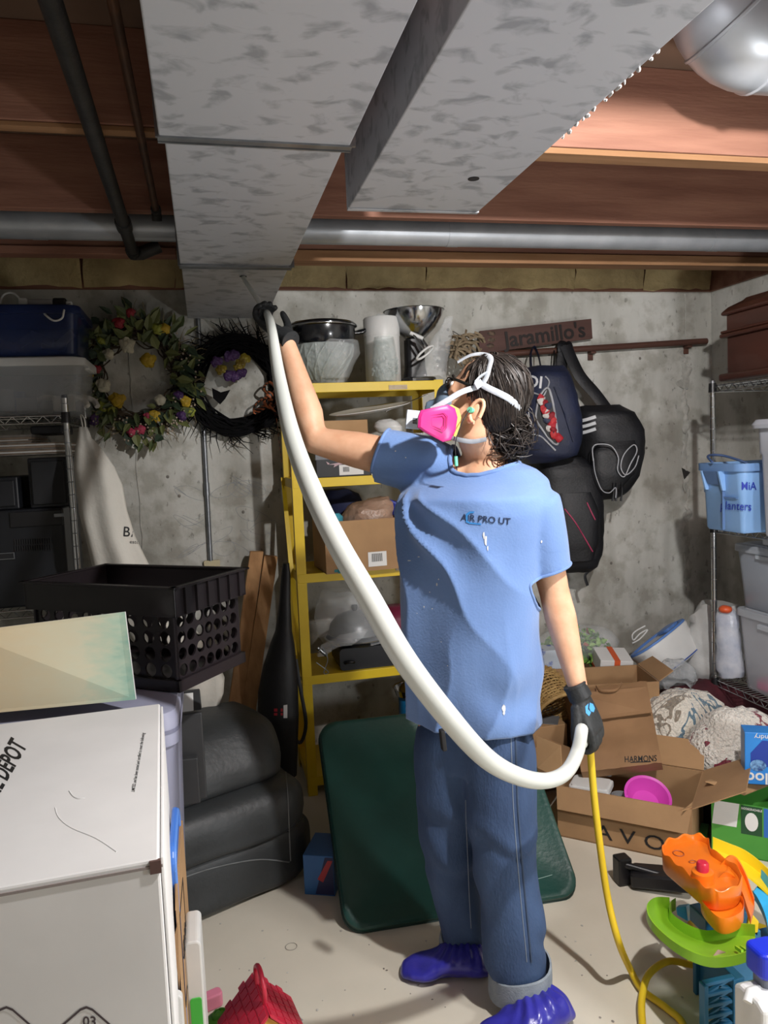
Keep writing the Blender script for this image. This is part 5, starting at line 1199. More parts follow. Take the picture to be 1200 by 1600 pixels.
M_['signw'] = mat('sign_wood', '573a34', '493029', 4, .7, stretch=(.6, 6, 6), bump=.1)
sgo = build('sign_board', MB().plate(q, .018), M_['signw'], sg, world=True, bevel=.001)
tm = frame((q[0]+q[1]+q[2]+q[3])/4+V((.048, -.004, .0)), q[1]-q[0], q[2]-q[1])
text("Jaramillo's", tm, .112, mat('sign_paint', '1a1210', None, rough=.6), sg, 'sign_lettering', bold=.002, sx=1.02)['label'] = 'black painted family name lettering'
el = MB()
for x, y in ((768, 521), (768, 531), (766, 540)): el.ell(at(x, y, Y=RYv-.014), (.022, .003, .012), 10, 6)
build('painted_motif', el, mat('motif', '2c211c', '6e5a48', 60, .7), sg, world=True, smooth=60)['kind'] = 'stuff'

def soft(name, rows, Y, dep, m, parent, seed=0, amp=.01, back=0, n=28, pw=.75, sc=9):
    "a soft stuffed shape built from rows of (pixel height, left, right), hanging at depth Y"
    rr = []
    for i, (py, l_, r_, *e) in enumerate(rows):
        c_ = at((l_+r_)/2, py, Y=Y); hw = (r_-l_)/2/FPX*((c_-V((0, 0, HC))).dot(_f)); d_ = (e[0] if e else 1)*dep
        f = lambda v: math.copysign(abs(v)**pw, v)
        rr.append([c_+_r0*hw*f(math.cos(a))+V((0, 1, 0))*d_*f(math.sin(a)) for a in np.linspace(0, 2*PI, n, False)])
    out = []
    for i in range(len(rr)-1):
        for j in range(4): out.append([p_.lerp(q_, j/4) for p_, q_ in zip(rr[i], rr[i+1])])
    out.append(rr[-1]); return build(name, MB().loft(out).wob(amp, sc, seed).wob(amp*.35, sc*3, seed+2), m, parent, world=True, smooth=70)
def drape_w(o, pts, off=.004):
    bm = bmesh.new(); bm.from_mesh(o.data); bm.transform(top(o).matrix_basis); tr = BVHTree.FromBMesh(bm); bm.free(); out = []
    for p in pts:
        d = (V(p)-V((0, 0, HC))).normalized(); h_ = tr.ray_cast(V((0, 0, HC)), d); out.append(h_[0]-d*off if h_[0] else V(p))
    return out
M_['navy'] = mat('navy_nylon', '1a2340', '141b33', 12, .6, bump=.15, bscale=90)
M_['greytrim'] = mat('pale_piping', 'a5a7ad', None, rough=.6)
M_['blkny'] = mat('black_bag_nylon', '0c0d11', '14151b', 12, .55, bump=.15, bscale=90)
M_['whitep'] = mat('white_print', 'd0d2d6', None, rough=.6)
# black backpack lowest
bp2 = thing('backpack', 'black backpack with pink zips hanging below the other bags', 'backpack', at(905, 910, Y=3.7))
o2 = soft('pack_body', [(715, 838, 905, .6), (735, 830, 930, .9), (780, 832, 938, 1), (830, 838, 940, 1), (868, 845, 937, 1), (885, 852, 930, .8), (893, 870, 920, .5)], 3.66, .11, M_['blkny'], bp2, 3)
po2 = soft('front_pocket', [(770, 868, 922, .6), (800, 866, 934, 1), (850, 866, 934, 1), (875, 874, 926, .6)], 3.575, .05, M_['blkny'], bp2, 5, .006)
pk = mat('pink_zip', 'a8385c', None, rough=.6)
for pts in (((882, 795), (898, 815), (912, 838), (926, 862)), ((917, 785), (924, 800), (930, 812))):
    build('zip', MB().tube(drape_w(po2, spline([at(x, y, Y=3.4) for x, y in pts], 5), .003), .0034, 6), pk, bp2, world=True, smooth=60)
build('strap', MB().tube(spline([at(x, y, Y=3.6) for x, y in ((933, 820), (940, 828), (934, 835), (930, 822))], 5), .008, 6, flat=.3), M_['blkny'], bp2, world=True, smooth=60)
build('strap', MB().tube(spline([at(x, y, Y=3.6) for x, y in ((915, 890), (925, 885), (932, 880), (920, 892), (914, 900), (918, 915))], 5), .008, 6, flat=.3), M_['blkny'], bp2, world=True, smooth=60)
build('hang_strap', MB().tube(spline([at(868, 735, Y=3.62), at(862, 660, Y=3.74), at(864, 590, Y=3.78), at(866, 548, Y=3.785)], 5), .014, 6, flat=.25), M_['blkny'], bp2, world=True, smooth=60)
# black gym bag
gy = thing('gym_bag', 'black gym backpack with three white stripes and tangled cable', 'backpack', at(940, 700, Y=3.66))
og = soft('bag_body', [(634, 905, 965, .4), (645, 898, 985, .8), (675, 896, 1000, 1), (710, 900, 1001, 1), (745, 906, 992, 1), (768, 915, 975, .8), (780, 930, 960, .4)], 3.66, .13, M_['blkny'], gy, 7)
soft('front_pocket', [(690, 935, 992, .5), (705, 925, 996, .9), (740, 925, 990, 1), (765, 932, 972, .5)], 3.545, .04, M_['blkny'], gy, 9, .006)
for k in range(3):
    dy = k*9.5; build('white_stripe', MB().tube(drape_w(og, spline([at(899, 659+dy, Y=3.4), at(915, 656+dy, Y=3.4), at(931, 651+dy, Y=3.4)], 5), .003), .0085, 8, flat=.3, up=(0, 0, 1)), M_['whitep'], gy, world=True, smooth=60)
st_ = [((882, 540, 3.77), (878, 580, 3.75), (890, 620, 3.72), (905, 650, 3.68)), ((884, 540, 3.76), (905, 585, 3.7), (930, 615, 3.68), (950, 642, 3.66)), ((884, 540, 3.79), (872, 570, 3.78), (868, 610, 3.78), (880, 660, 3.76))]
for k, s_ in enumerate(st_): build('strap', MB().tube(spline([at(x, y, Y=Y) for x, y, Y in s_], 6), [.03, .033][k == 1] if k < 2 else .02, 8, flat=.22, up=(1, 0, .3)), M_['blkny'], gy, world=True, smooth=60)
build('top_loop', MB().tube(spline([at(x, y, Y=Y) for x, y, Y in ((876, 550, 3.76), (876, 538, 3.77), (884, 534, 3.8), (890, 540, 3.77), (890, 552, 3.75))], 5), .016, 8, flat=.3), M_['blkny'], gy, world=True, smooth=60)
cab = [(927, 720, 3.5), (926, 700, 3.5), (935, 694, 3.5), (955, 697, 3.49), (966, 715, 3.49), (965, 735, 3.49), (975, 745, 3.49), (985, 725, 3.49), (995, 705, 3.5), (990, 695, 3.5), (975, 710, 3.49), (970, 730, 3.485), (978, 742, 3.485), (992, 730, 3.49), (998, 712, 3.5)]
build('cable', MB().tube(spline([at(*c_[:2], Y=c_[2]) for c_ in cab], 6), .0032, 6), mat('grey_cable', 'b4b6bb', None, rough=.5), gy, world=True, smooth=60)
build('cable', MB().tube(spline([at(x, y, Y=3.5) for x, y in ((927, 716), (930, 740), (940, 765), (952, 770), (962, 762), (962, 778))], 6), .003, 6), mat('grey_cable2', 'a8aab0', None, rough=.5), gy, world=True, smooth=60)
for x in (958, 963, 971): build('pull_cord', MB().tube([at(x, 755, Y=3.51), at(x+1, 770, Y=3.51), at(x-1, 783, Y=3.51)], [.003, .004, .007], 6), M_['blkny'], gy, world=True, smooth=60)
# navy backpack in front, open and full of red things
nv = thing('backpack', 'navy backpack with white print hanging open beside the head', 'backpack', at(850, 730, Y=3.6))
on_ = soft('pack_body', [(573, 826, 878, .4), (585, 815, 884, .8), (620, 806, 896, 1), (660, 804, 902, 1), (690, 806, 902, 1), (712, 812, 896, .9), (724, 825, 860, .4)], 3.58, .13, M_['navy'], nv, 11)
build('hang_loop', MB().tube(spline([at(x, y, Y=Y) for x, y, Y in ((830, 580, 3.62), (829, 555, 3.74), (834, 542, 3.8), (841, 555, 3.74), (846, 580, 3.62))], 6), .011, 6, flat=.3, up=(0, 1, 0)), M_['navy'], nv, world=True, smooth=60)
opn = [(846, 615), (856, 606), (862, 622), (867, 648), (871, 680), (871, 694), (862, 690), (848, 672), (838, 655), (840, 632)]
on_poly(on_, [opn], M_['dark'], nv, 'open_zip', off=.01)
build('zip_lips', MB().tube(drape_w(on_, spline([at(x, y, Y=3.5) for x, y in opn], 4, True), .006), .006, 6, loop=True), M_['greytrim'], nv, world=True, smooth=60)
for pts in (((806, 612), (822, 611), (840, 616), (848, 620), (858, 598), (852, 588)), ((830, 678), (845, 682), (858, 694), (868, 704)), ((866, 604), (880, 640), (890, 672), (896, 690))):
    build('piping', MB().tube(drape_w(on_, spline([at(x, y, Y=3.5) for x, y in pts], 5), .004), .0042, 6), M_['greytrim'] if pts[0][0] != 866 else M_['navy'], nv, world=True, smooth=60)
on(on_, 'IOI', 831, 597, 26, -6, M_['whitep'], nv, 1.0, .02, off=.005, name='white_print'); on(on_, 'das', 822, 662, 17, -12, M_['whitep'], nv, 1.0, .02, off=.005, name='white_print')
on_poly(on_, [[(813, 632), (825, 629), (828, 652), (817, 655)]], M_['whitep'], nv, 'white_print', off=.005)
rnd = random.Random(31)
cl = [mat('sock%d' % i, c_, None, rough=.7) for i, c_ in enumerate(('b02430', 'c9c4c0', '8f1d28', '3a3f55', 'c23b3f'))]
for k in range(16):
    t_ = k/15; x = 851+t_*16+rnd.uniform(-6, 6); y = 622+t_*62
    p = drape_w(on_, [at(x, y, Y=3.5)], .016)[0]; mb = MB().ell(p, (.019, .012, .022), 8, 6).wob(.012, 40, k)
    tag(build('packed_sock', mb, cl[k % 5], smooth=50), 'small red or pale cloth item bulging out of the open navy backpack', 'clothing', 'clothes in the open navy backpack')

# ---------------------------------------------------------------- right rack
RXp = at(1115, 815, Y=3.17).x
sz_ = [at(1113, 603, Y=3.17).z, at(1115, 822, Y=3.17).z, at(1117, 1062, Y=3.17).z]
wire_rack('wire_shelf_rack', 'chrome wire shelf rack along the right wall holding tubs and a wooden chest', RXp, 2.77, 2.05, 3.17, sz_[0]+.012, sz_+[.06], dense=.026)
# wooden chest on top
M_['maho'] = mat('mahogany', '4d2a20', '3c2019', 3, .4, stretch=(3, .5, 3), coat=.25, bump=.06)
zT = sz_[0]+.016; cx0, cx1, cy0, cy1 = RXp+.012, 2.74, 2.25, 3.15
hB, hM, hL = at(1126, 594, Y=3.12).z-zT, at(1126, 528, Y=3.12).z-zT, at(1126, 500, Y=3.12).z-zT
wch = thing('wooden_chest', 'dark mahogany chest with moulded edges on top of the right rack', 'chest', ((cx0+cx1)/2, (cy0+cy1)/2, zT))
def band(z0, z1, g): return MB().box((cx0-g, cy0-g, z0), (cx1+g, cy1+g, z1))
build('plinth', band(zT, zT+.035, .0).add([], []), M_['maho'], wch, world=True, bevel=.012, seg=3)
build('chest_body', MB().box((cx0+.03, cy0+.03, zT+.03), (cx1-.03, cy1-.03, zT+hM)), M_['maho'], wch, world=True, bevel=.003)
build('middle_moulding', band(zT+hM, zT+hM+.018, -.004), M_['maho'], wch, world=True, bevel=.008, seg=3)
build('middle_moulding', band(zT+hM+.019, zT+hM+.032, -.008), M_['maho'], wch, world=True, bevel=.006, seg=3)
build('lid_box', MB().box((cx0+.028, cy0+.028, zT+hM+.03), (cx1-.028, cy1-.028, zT+hL+.02)), M_['maho'], wch, world=True, bevel=.004)
lr = []
for z, g in ((zT+hL+.02, .012), (zT+hL+.032, .008), (zT+hL+.055, .03), (zT+hL+.08, .075), (zT+hL+.092, .085), (zT+hL+.094, .2)):
    lr.append([(x, y, z) for x, y in ((cx0+g, cy0+g), (cx1-g, cy0+g), (cx1-g, cy1-g), (cx0+g, cy1-g))])
build('lid', MB().loft(lr), M_['maho'], wch, world=True, bevel=.006)
# blue bin on the second shelf
M_['binblue'] = mat('pale_blue_plastic', '8ab4e6', '7fa9dd', 5, .4)
z2 = sz_[1]+.012; hb = at(1095, 724, Y=3.0).z-z2
q = at(1094, 760, Y=3.02)
bb = thing('blue_bin', 'pale blue plastic bin with handwritten planters label on the right rack', 'bin', (q.x+.16, 2.89, z2))
xa, xb, ya, yb = q.x+.012, q.x+.34, 2.76, 3.03
def binring(z, g, r_=.03): return [((xa+xb)/2+x, (ya+yb)/2+y, z) for x, y in rrect(xb-xa+2*g, yb-ya+2*g, max(.005, r_+g))]
rr = [binring(z2, -.02), binring(z2+.01, -.012), binring(z2+hb*.55, -.004), binring(z2+hb*.57, .0), binring(z2+hb, .008), binring(z2+hb, .003), binring(z2+hb*.57, -.006), binring(z2+.015, -.018), binring(z2+.012, -.08)]
bs_ = build('bin_shell', MB().loft(rr), M_['binblue'], bb, world=True, smooth=40)
build('bin_rim', MB().loft([binring(z2+hb-.032, .008), binring(z2+hb-.032, .022), binring(z2+hb, .022), binring(z2+hb, .003), binring(z2+hb-.006, .003)], loop=True), mat('rim_blue', '6f93c4', None, rough=.45), bb, world=True, smooth=40)
yl = ya-.012
hm = mat('handle_blue', '5d7ba8', None, rough=.45); zr_ = z2+hb-.032
gx = (xa+xb)/2-.05
xl_ = xa-.01
build('handle_guard', MB().hexa([(xl_-.002, 2.885, zr_-.06), (xl_+.012, 2.885, zr_-.06), (xl_+.012, 2.965, zr_-.06), (xl_-.002, 2.965, zr_-.06), (xl_-.024, 2.875, zr_), (xl_+.01, 2.875, zr_), (xl_+.01, 2.975, zr_), (xl_-.024, 2.975, zr_)]), hm, bb, world=True, bevel=.003)
for y_ in (2.862, 2.976): build('lock_rib', MB().hexa([(xl_-.004, y_, zr_-.085), (xl_+.012, y_, zr_-.085), (xl_+.012, y_+.012, zr_-.085), (xl_-.004, y_+.012, zr_-.085), (xl_-.026, y_, zr_), (xl_+.012, y_, zr_), (xl_+.012, y_+.012, zr_), (xl_-.026, y_+.012, zr_)]), M_['binblue'], bb, world=True, bevel=.002)
build('groove', MB().box((xl_-.0005, 2.87, z2+.01), (xl_+.012, 2.874, zr_-.08)), hm, bb, world=True); build('groove', MB().box((xl_+.003, 2.79, z2+hb*.5), (xl_+.014, 2.87, z2+hb*.5+.004)), hm, bb, world=True)
ink = mat('blue_marker', '2036a8', None, rough=.6)
on(bs_, 'MiA', 1170, 760, 18, 0, ink, bb, .8, .005, off=.006, name='handwriting'); on(bs_, 'planters', 1150, 791, 19, -3, ink, bb, .8, .004, off=.012, name='handwriting')
build('rope_handle', MB().tube(spline([at(x, y, Y=Y) for x, y, Y in ((1113, 722, 2.9), (1106, 714, 2.95), (1112, 711, 3.0), (1130, 712, 2.98), (1155, 719, 2.92), (1168, 724, 2.9))], 6), .0055, 8), mat('blue_cord', '3f5680', None, rough=.6), bb, world=True, smooth=60)
# white bucket bin right of it
wbn = thing('white_bin', 'tall white plastic bin at the right edge on the rack beside the blue bin', 'bin', (2.52, 2.6, z2)); hh = at(1190, 655, Y=2.6).z-z2; xw = at(1181, 700, Y=2.55).x+.105
lay = []
for z, g in ((0, -.03), (.01, -.025), (hh*.7, -.012), (hh*.72, -.004), (hh-.035, 0), (hh-.035, .022), (hh-.02, .026), (hh, .01), (hh, -.01), (.02, -.04)): lay.append([(xw+.15+x-2.52, y-.03, z) for x, y in rrect(.30+2*g, .24+2*g, .04+g)])
build('bin_shell', MB().loft(lay), mat('greywhite', 'b9bdc6', 'aeb2bc', 4, .4), wbn, smooth=40)
# tissue box, clear tubs between shelves
z3 = sz_[2]+.008
ct = at(1143, 960, Y=3.05)
lo_h = at(1143, 950, Y=3.0).z-z3; up_h = at(1136, 850, Y=3.0).z-z3-lo_h
xt = at(1150, 1000, Y=3.02).x
tub('clear_tub', 'cloudy clear tub with pink and white packets, lower of the two stacked', (xt+.2, 2.78, z3), .38, .5, lo_h, mat('tub_clear', 'd5d8e0', None, rough=.2, alpha=.38), M_['cloudy'], .9)
tub('clear_tub', 'cloudy grey tub stacked on top of the other clear tub', (xt+.2, 2.78, z3+lo_h+.002), .40, .5, up_h, mat('tub_grey', 'a9b0bc', None, rough=.3, alpha=.72), M_['cloudy'], .9)
for (dx, y, sx, sy, sz, cl, lb) in ((.12, 2.66, .16, .18, .07, 'c85a86', 'pink packet lying in the lower clear tub'), (.16, 2.6, .12, .1, .16, 'd5d6d8', 'white carton standing in the lower clear tub'), (.1, 2.85, .14, .14, .05, 'd87aa0', 'second pink packet at the far end of the lower clear tub')):
    t = carton('tub_packet', lb, (xt+dx, y, z3+.02), sx, sy, sz, mat('tp'+cl, cl, None, rough=.6)); build('stripe', MB().cbox((0, -sy/2-.001, sz*.5), (sx*.5, .002, sz*.3)), M_['blue'], t)
t = carton('tub_packet', 'green and red carton inside the upper grey tub', (xt+.16, 2.62, z3+lo_h+.03), .14, .1, .09, mat('tpg', '7fb08a', 'c07a7a', 8, .6)); build('stripe', MB().cbox((0, -.051, .05), (.08, .002, .03)), M_['paper'], t)
zt_ = z3+lo_h+up_h+.003
tbx = thing('tissue_packet', 'white paper packet with black print lying on the upper tub', 'packet', (xt+.16, 2.78, zt_))
build('packet', MB().cbox((-.01, -.05, .022), (.26, .3, .04), 0, Matrix.Rotation(R(6), 4, 'Z')), mat('packet_grey', 'b4b6ba', 'a4a7ab', 9, .7), tbx, bevel=.008)
build('print', MB().cbox((-.04, -.1, .0425), (.05, .1, .002)), M_['ink'], tbx); build('print', MB().cbox((.06, .02, .0425), (.06, .06, .002)), M_['ink'], tbx)
# ---------------------------------------------------------------- heap of things on the right
def carton_open(name, label, FL, FR, dep, h_, m, th=.005, flaps=(), cat='box', z0=0.0):
    "an open carton: FL-FR front edge on the floor, dep deep; flaps = (edge, length, degrees from upright outward)"
    FL, FR = V((FL.x, FL.y, z0)), V((FR.x, FR.y, z0)); u = (FR-FL).normalized(); v = V((-u.y, u.x, 0)); Wd = (FR-FL).length
    t = thing(name, label, cat, (FL+FR)/2+v*dep/2); M = frame(FL, u, v); mb = MB()
    for a, b in (((0, 0, 0), (Wd, th, h_)), ((0, dep-th, 0), (Wd, dep, h_)), ((0, th, 0), (th, dep-th, h_)), ((Wd-th, th, 0), (Wd, dep-th, h_)), ((0, 0, 0), (Wd, dep, th))): mb.box(a, b, 0, M)
    body = build('carton_walls', mb, m, t, world=True)
    E = {'f': ((0, 0), (Wd, 0), (0, -1)), 'b': ((Wd, dep), (0, dep), (0, 1)), 'l': ((0, dep), (0, 0), (-1, 0)), 'r': ((Wd, 0), (Wd, dep), (1, 0))}
    for e, ln, ang in flaps:
        a, b, o = E[e]; d = V((o[0]*math.sin(R(ang)), o[1]*math.sin(R(ang)), math.cos(R(ang))))*ln; A_, B_ = V((*a, h_)), V((*b, h_)); off = V((o[0], o[1], 0))*.002
        sk = (B_-A_).normalized()*.012
        q = [M @ (p+off) for p in (A_, B_, B_+d-sk, A_+d+sk)]; build('flap', MB().plate(q, .004), m, t, world=True)
    return t, M, Wd, body
FL, FR = at(872, 1306, Z=0), at(1082, 1350, Z=0)
avh = .205
t, MA, AW, avb = carton_open('open_carton', 'large open cardboard box with black lettering in front of the paper bag', FL, FR, .36, avh, M_['card'], flaps=(('f', .085, 155), ('r', .2, 62), ('l', .16, 75), ('b', .15, 62)))
text('A V O N', MA @ Matrix.Translation((AW*.66, -.0015, .05)) @ Matrix.Rotation(R(90), 4, 'X'), .078, M_['ink'], t, 'carton_lettering', sx=1.25)
def inA(u, v, z): return MA @ V((u, v, z))
# things inside that box
p = inA(AW*.64, .14, .16)
pkb = thing('pink_bowl', 'bright pink plastic bowl lying in the open cardboard box', 'bowl', p)
MPb = frame(p, cdir(1, 0, 0), cdir(0, .62, -.78))
build('bowl_wall', MB().lathe([(.0, -.045), (.055, -.045), (.072, -.02), (.084, .0), (.09, .002), (.09, .005), (.08, .002), (.066, -.02), (.05, -.038), (0, -.038)], 36, 0, MPb), mat('hot_pink', 'd147b4', 'c93fab', 5, .4), pkb, world=True, smooth=40)
for (u, v, z, sx, sy, sz, lb) in ((.21, .12, .10, .15, .11, .09, 'clear food tub with white lid at the left of the open cardboard box'), (.2, .28, .17, .13, .1, .1, 'clear food tub deeper in the open cardboard box')):
    q = inA(AW*u, v, z); tb = tub('food_tub', lb, q, sx, sy, sz, M_['clear'], M_['cloudy'] if v > .2 else M_['white'], .88, 'tub', rz=R(-40), lidh=.014, handle=False)
for k, (u, v) in enumerate(((.42, .16), (.5, .26))):
    q = inA(AW*u, v, .02); j = thing('glass_tumbler', ['dark clear tumbler in the open box beside the pink bowl', 'clear tumbler in the open box behind the pink bowl'][k], 'tumbler', q); build('tumbler_wall', MB().lathe([(.03, 0), (.034, .12), (.031, .12), (.027, .006)], 20), M_['clear'], j, smooth=40)
# kraft paper bag leaning on the back of the box
pb_ = thing('paper_bag', 'brown kraft grocery bag with black shop name lying on the open cardboard box', 'paper bag', at(970, 1190, Y=2.98))
cor = [at(908, 1206, Y=2.74), at(1034, 1192, Y=2.60), at(1010, 1064, Y=2.98), at(890, 1080, Y=3.04)]
def bil(q, u, v): return (q[0]*(1-u)+q[1]*u)*(1-v)+(q[3]*(1-u)+q[2]*u)*v
nrm = (cor[1]-cor[0]).cross(cor[3]-cor[0]).normalized(); nrm = nrm if nrm.y < 0 else -nrm
fr = [[bil(cor, i/12, j/12)+nrm*(.012*noise.noise(V((i*.5, j*.6, 1)))+.01*math.sin(j*.8)) for i in range(13)] for j in range(13)]
bkk = [[bil(cor, i/12, j/12)-nrm*.05 for i in range(13)] for j in range(13)]
mb = MB(); mb.sheet(fr); mb.sheet(bkk); N0 = 169
def edge(idx): mb.f.extend([(a, b, b+N0, a+N0) for a, b in zip(idx, idx[1:])]); mb.m.extend([0]*(len(idx)-1))
edge(list(range(13))); edge([12+13*j for j in range(13)]); edge([156+i for i in range(13)]); edge([13*j for j in range(13)])
bag_o = build('bag_paper', mb, M_['kraft'], pb_, world=True, smooth=35)
build('fold_flap', MB().plate([bil(cor, 0, .55)+nrm*.022, bil(cor, 1, .55)+nrm*.022, bil(cor, .98, .86)+nrm*.034, bil(cor, .03, .9)+nrm*.034], .003), M_['kraft'], pb_, world=True)
build('bag_handle', MB().tube(spline([bil(cor, .35, .98)+nrm*.02, bil(cor, .4, .86)+nrm*.05, bil(cor, .6, .84)+nrm*.05, bil(cor, .68, .98)+nrm*.02], 5), .006, 6, flat=.4), M_['kraft'], pb_, world=True, smooth=60)
on(bag_o, 'HARMONS', 1001, 1186, 13.5, 2, M_['ink'], pb_, .78, .008, off=.002); on_poly(bag_o, [[(985, 1190.5), (1017, 1189), (1017, 1190.5), (985, 1192)]], M_['ink'], pb_, 'underline')
# second carton left behind, grey printed box
FL2, FR2 = at(842, 1262, Z=0), at(880, 1250, Z=0)
q0 = at(858, 1235, Z=0); t = thing('grey_carton', 'grey printed carton behind the left flap of the open box', 'box', (q0.x, q0.y+.25, 0)); hG = at(855, 1120, Y=q0.y+.1).z
gcx = at(856, 1150, Y=q0.y+.12)
gco = build('carton', MB().box((-.17, -.12, 0), (.06, .1, hG), 0, Matrix.Translation((gcx.x-q0.x+.0, -.12+.0, 0)) @ Matrix.Rotation(R(-30), 4, 'Z')), mat('grey_box', '6f7072', '5f6062', 6, .7), t, bevel=.002)
on(gco, '0', 869, 1157, 24, 0, M_['ink'], t, .9, .02)
build('loose_flap', MB().plate([at(838, 1150, Y=2.72), at(876, 1165, Y=2.62), at(878, 1218, Y=2.6), at(840, 1200, Y=2.68)][::-1], .004), M_['card2'], t, world=True)
# cartons carrying the upper layer of the heap
def support(name, label, x0, x1, y0, y1, h_, m, z0=0):
    t = thing(name, label, 'box', ((x0+x1)/2, (y0+y1)/2, z0)); build('carton', MB().box((x0, y0, z0+.001), (x1, y1, z0+h_)), m, t, world=True, bevel=.003)
    build('tape', MB().box(((x0+x1)/2-.025, y0-.001, z0+h_-.08), ((x0+x1)/2+.025, y1+.001, z0+h_+.001)), mat('tape', '8f7a55', None, rough=.3), t, world=True); return t
zA = at(870, 1126, Y=3.12).z
support('sealed_carton', 'taped brown carton under the wicker basket', 1.12, 1.50, 3.07, 3.42, zA, M_['card'])
zC = at(950, 1050, Y=3.45).z
support('sealed_carton', 'taped brown carton by the wall under the bagged salad greens', 1.12, 1.58, 3.46, 3.80, at(860, 1045, Y=3.55).z, M_['card2'])
support('sealed_carton', 'taped brown carton in the corner under the footbath', 1.62, 2.12, 3.32, 3.80, at(1020, 1062, Y=3.4).z, M_['card'])
# wicker basket on its side
wb0 = at(862, 1090, Y=3.12)
wbk = thing('wicker_basket', 'round wicker basket lying on its side beside the gloved hand', 'basket', (wb0.x, wb0.y, zA))
ax = cdir(.34, -.58, .74); MBk = frame(wb0+V((0, .05, .0)), ax.orthogonal(), ax.cross(ax.orthogonal()))
M_['wick'] = mat('wicker', 'a98a55', '8a6c3f', 40, .7, bump=.2)
prof = [(.03, -.10), (.075, -.098), (.092, -.07), (.1, -.03), (.105, .02), (.104, .06), (.1, .09)]
pz = spline([V((r_, 0, z)) for r_, z in prof], 3); wv = MB(); ns = 30
zmin = zA+.003
for k, q in enumerate(pz):
    pts = [MBk @ V(((q.x+(.004 if (j+k) % 2 else -.004))*math.cos(2*PI*j/(ns)), (q.x+(.004 if (j+k) % 2 else -.004))*math.sin(2*PI*j/(ns)), q.z)) for j in range(ns)]
    wv.tube(pts, .0048, 5, loop=True)
build('weave', wv, M_['wick'], wbk, world=True, smooth=60)['kind'] = 'stuff'
st = MB()
for j in range(ns): st.tube([MBk @ V((q.x*math.cos(2*PI*j/ns), q.x*math.sin(2*PI*j/ns), q.z)) for q in pz[::2]], .0032, 5)
build('stakes', st, M_['wick'], wbk, world=True)['kind'] = 'stuff'
build('rim', MB().tube([MBk @ V((.103*math.cos(a), .103*math.sin(a), .095)) for a in np.linspace(0, 2*PI, 32, False)], .009, 8, loop=True), M_['wick'], wbk, world=True, smooth=60)
build('base', MB().lathe([(0, -.099), (.08, -.097), (.08, -.09), (0, -.09)], 24, 0, MBk), M_['wick'], wbk, world=True)
# bagged greens
pg_ = at(900, 1005, Y=3.58); zg = at(860, 1045, Y=3.55).z
gp_ = thing('bagged_greens', 'green artificial foliage in a clear plastic bag by the back wall', 'foliage', (pg_.x, 3.58, zg))
rnd = random.Random(6); gm = [mat('sprig%d' % i, c_, None, rough=.5) for i, c_ in enumerate(('6f9a42', '8fb85a', '4d7433', 'a0523a'))]
for gi in range(4):
    lv = MB()
    for k in range((130, 110, 90, 26)[gi]):
        a = rnd.random()*2*PI; r_ = math.sqrt(rnd.random()); p = V((pg_.x-.02+.2*r_*math.cos(a), 3.58+.09*r_*math.sin(a), zg+.03+.16*rnd.random()*(1-.5*r_*r_)))
        leaf(lv, p, (rnd.gauss(0, 1), rnd.gauss(-.4, .6), rnd.gauss(.3, .7)), (rnd.gauss(0, .4), -.6, .8), rnd.uniform(.02, .04), rnd.uniform(.015, .03))
    build('leaves', lv, gm[gi], gp_, world=True)['kind'] = 'stuff'
build('stem_block', MB().ell((pg_.x, 3.58, zg+.035), (.16, .07, .034), 16, 8), gm[2], gp_, world=True, smooth=60)
fbm = MB().ell((pg_.x, 3.575, zg+.105), (.235, .1, .105), 24, 12).wob(.02, 12, 5); build('clear_wrap', fbm, M_['film'], gp_, world=True, smooth=50)
film_bag('packed_bag', 'clear bag with blue and white print under the greens beside the shirt', [(1012, 835, 872), (1022, 830, 885), (1035, 830, 892), (1046, 834, 890)], 3.42, .045, 31, mat('printed_film', 'c3ccd6', '3a55b0', 11, .25, lo=.52, hi=.58, alpha=.85), 'plastic bag', .008)
t = carton('orange_white_box', 'white box with an orange band between the greens and the footbath', (at(958, 1040, Y=3.4).x, 3.42, at(958, 1050, Y=3.38).z), pxm(56, 3.4), .16, .085, M_['paper'], R(-14))
t.rotation_euler = (R(10), R(4), R(-14))
OR = mat('orange_print', 'd0582a', None, rough=.6)
build('orange_band', MB().box((-.012, -.082, -.001), (.016, .082, .087)), OR, t); build('orange_band', MB().box((-pxm(56, 3.4)/2-.001, -.0815, -.0005), (pxm(56, 3.4)/2+.001, .081, .012)), OR, t)
oc_ = at(930, 1030, Y=3.3); FLo, FRo = V((1.53, 3.10, 0)), V((1.93, 3.02, 0))
carton_open('open_carton', 'brown open carton standing behind the kraft grocery bag', FLo, FRo, .27, at(940, 1066, Y=3.1).z, M_['card'], flaps=(('r', .08, 60),))
# footbath
fs0 = at(1028, 998, Y=3.44); fa = (at(1063, 958, Y=3.47)-at(990, 1016, Y=3.38)).normalized(); fd = cdir(.6, -.72, .16); MF = frame(fs0, fa, fd.cross(fa)); 
if MF.col[2].xyz.dot(fd) > 0: MF = frame(fs0, fa, -(fd.cross(fa)))
fsx = thing('footbath', 'white plastic footbath with blue top tipped on its side', 'footbath', at(1020, 1062, Y=3.4))
def oval(a_, b_, n=36, pw=.8): 
    f = lambda v: math.copysign(abs(v)**pw, v); return [(a_*f(math.cos(t_)), b_*f(math.sin(t_))) for t_ in np.linspace(0, 2*PI, n, False)]
lay = [[(x*s, y*s, z) for x, y in oval(.168, .115)] for z, s in ((.0, 1.03), (-.012, 1.04), (-.03, 1.0), (-.13, .95), (-.148, .90), (-.152, .82), (-.152, .2))]
build('tub_body', MB().loft(lay, M=MF), M_['white'], fsx, world=True, smooth=40)
M_['spa'] = mat('spa_blue', '5d86c9', '5179bd', 6, .4)
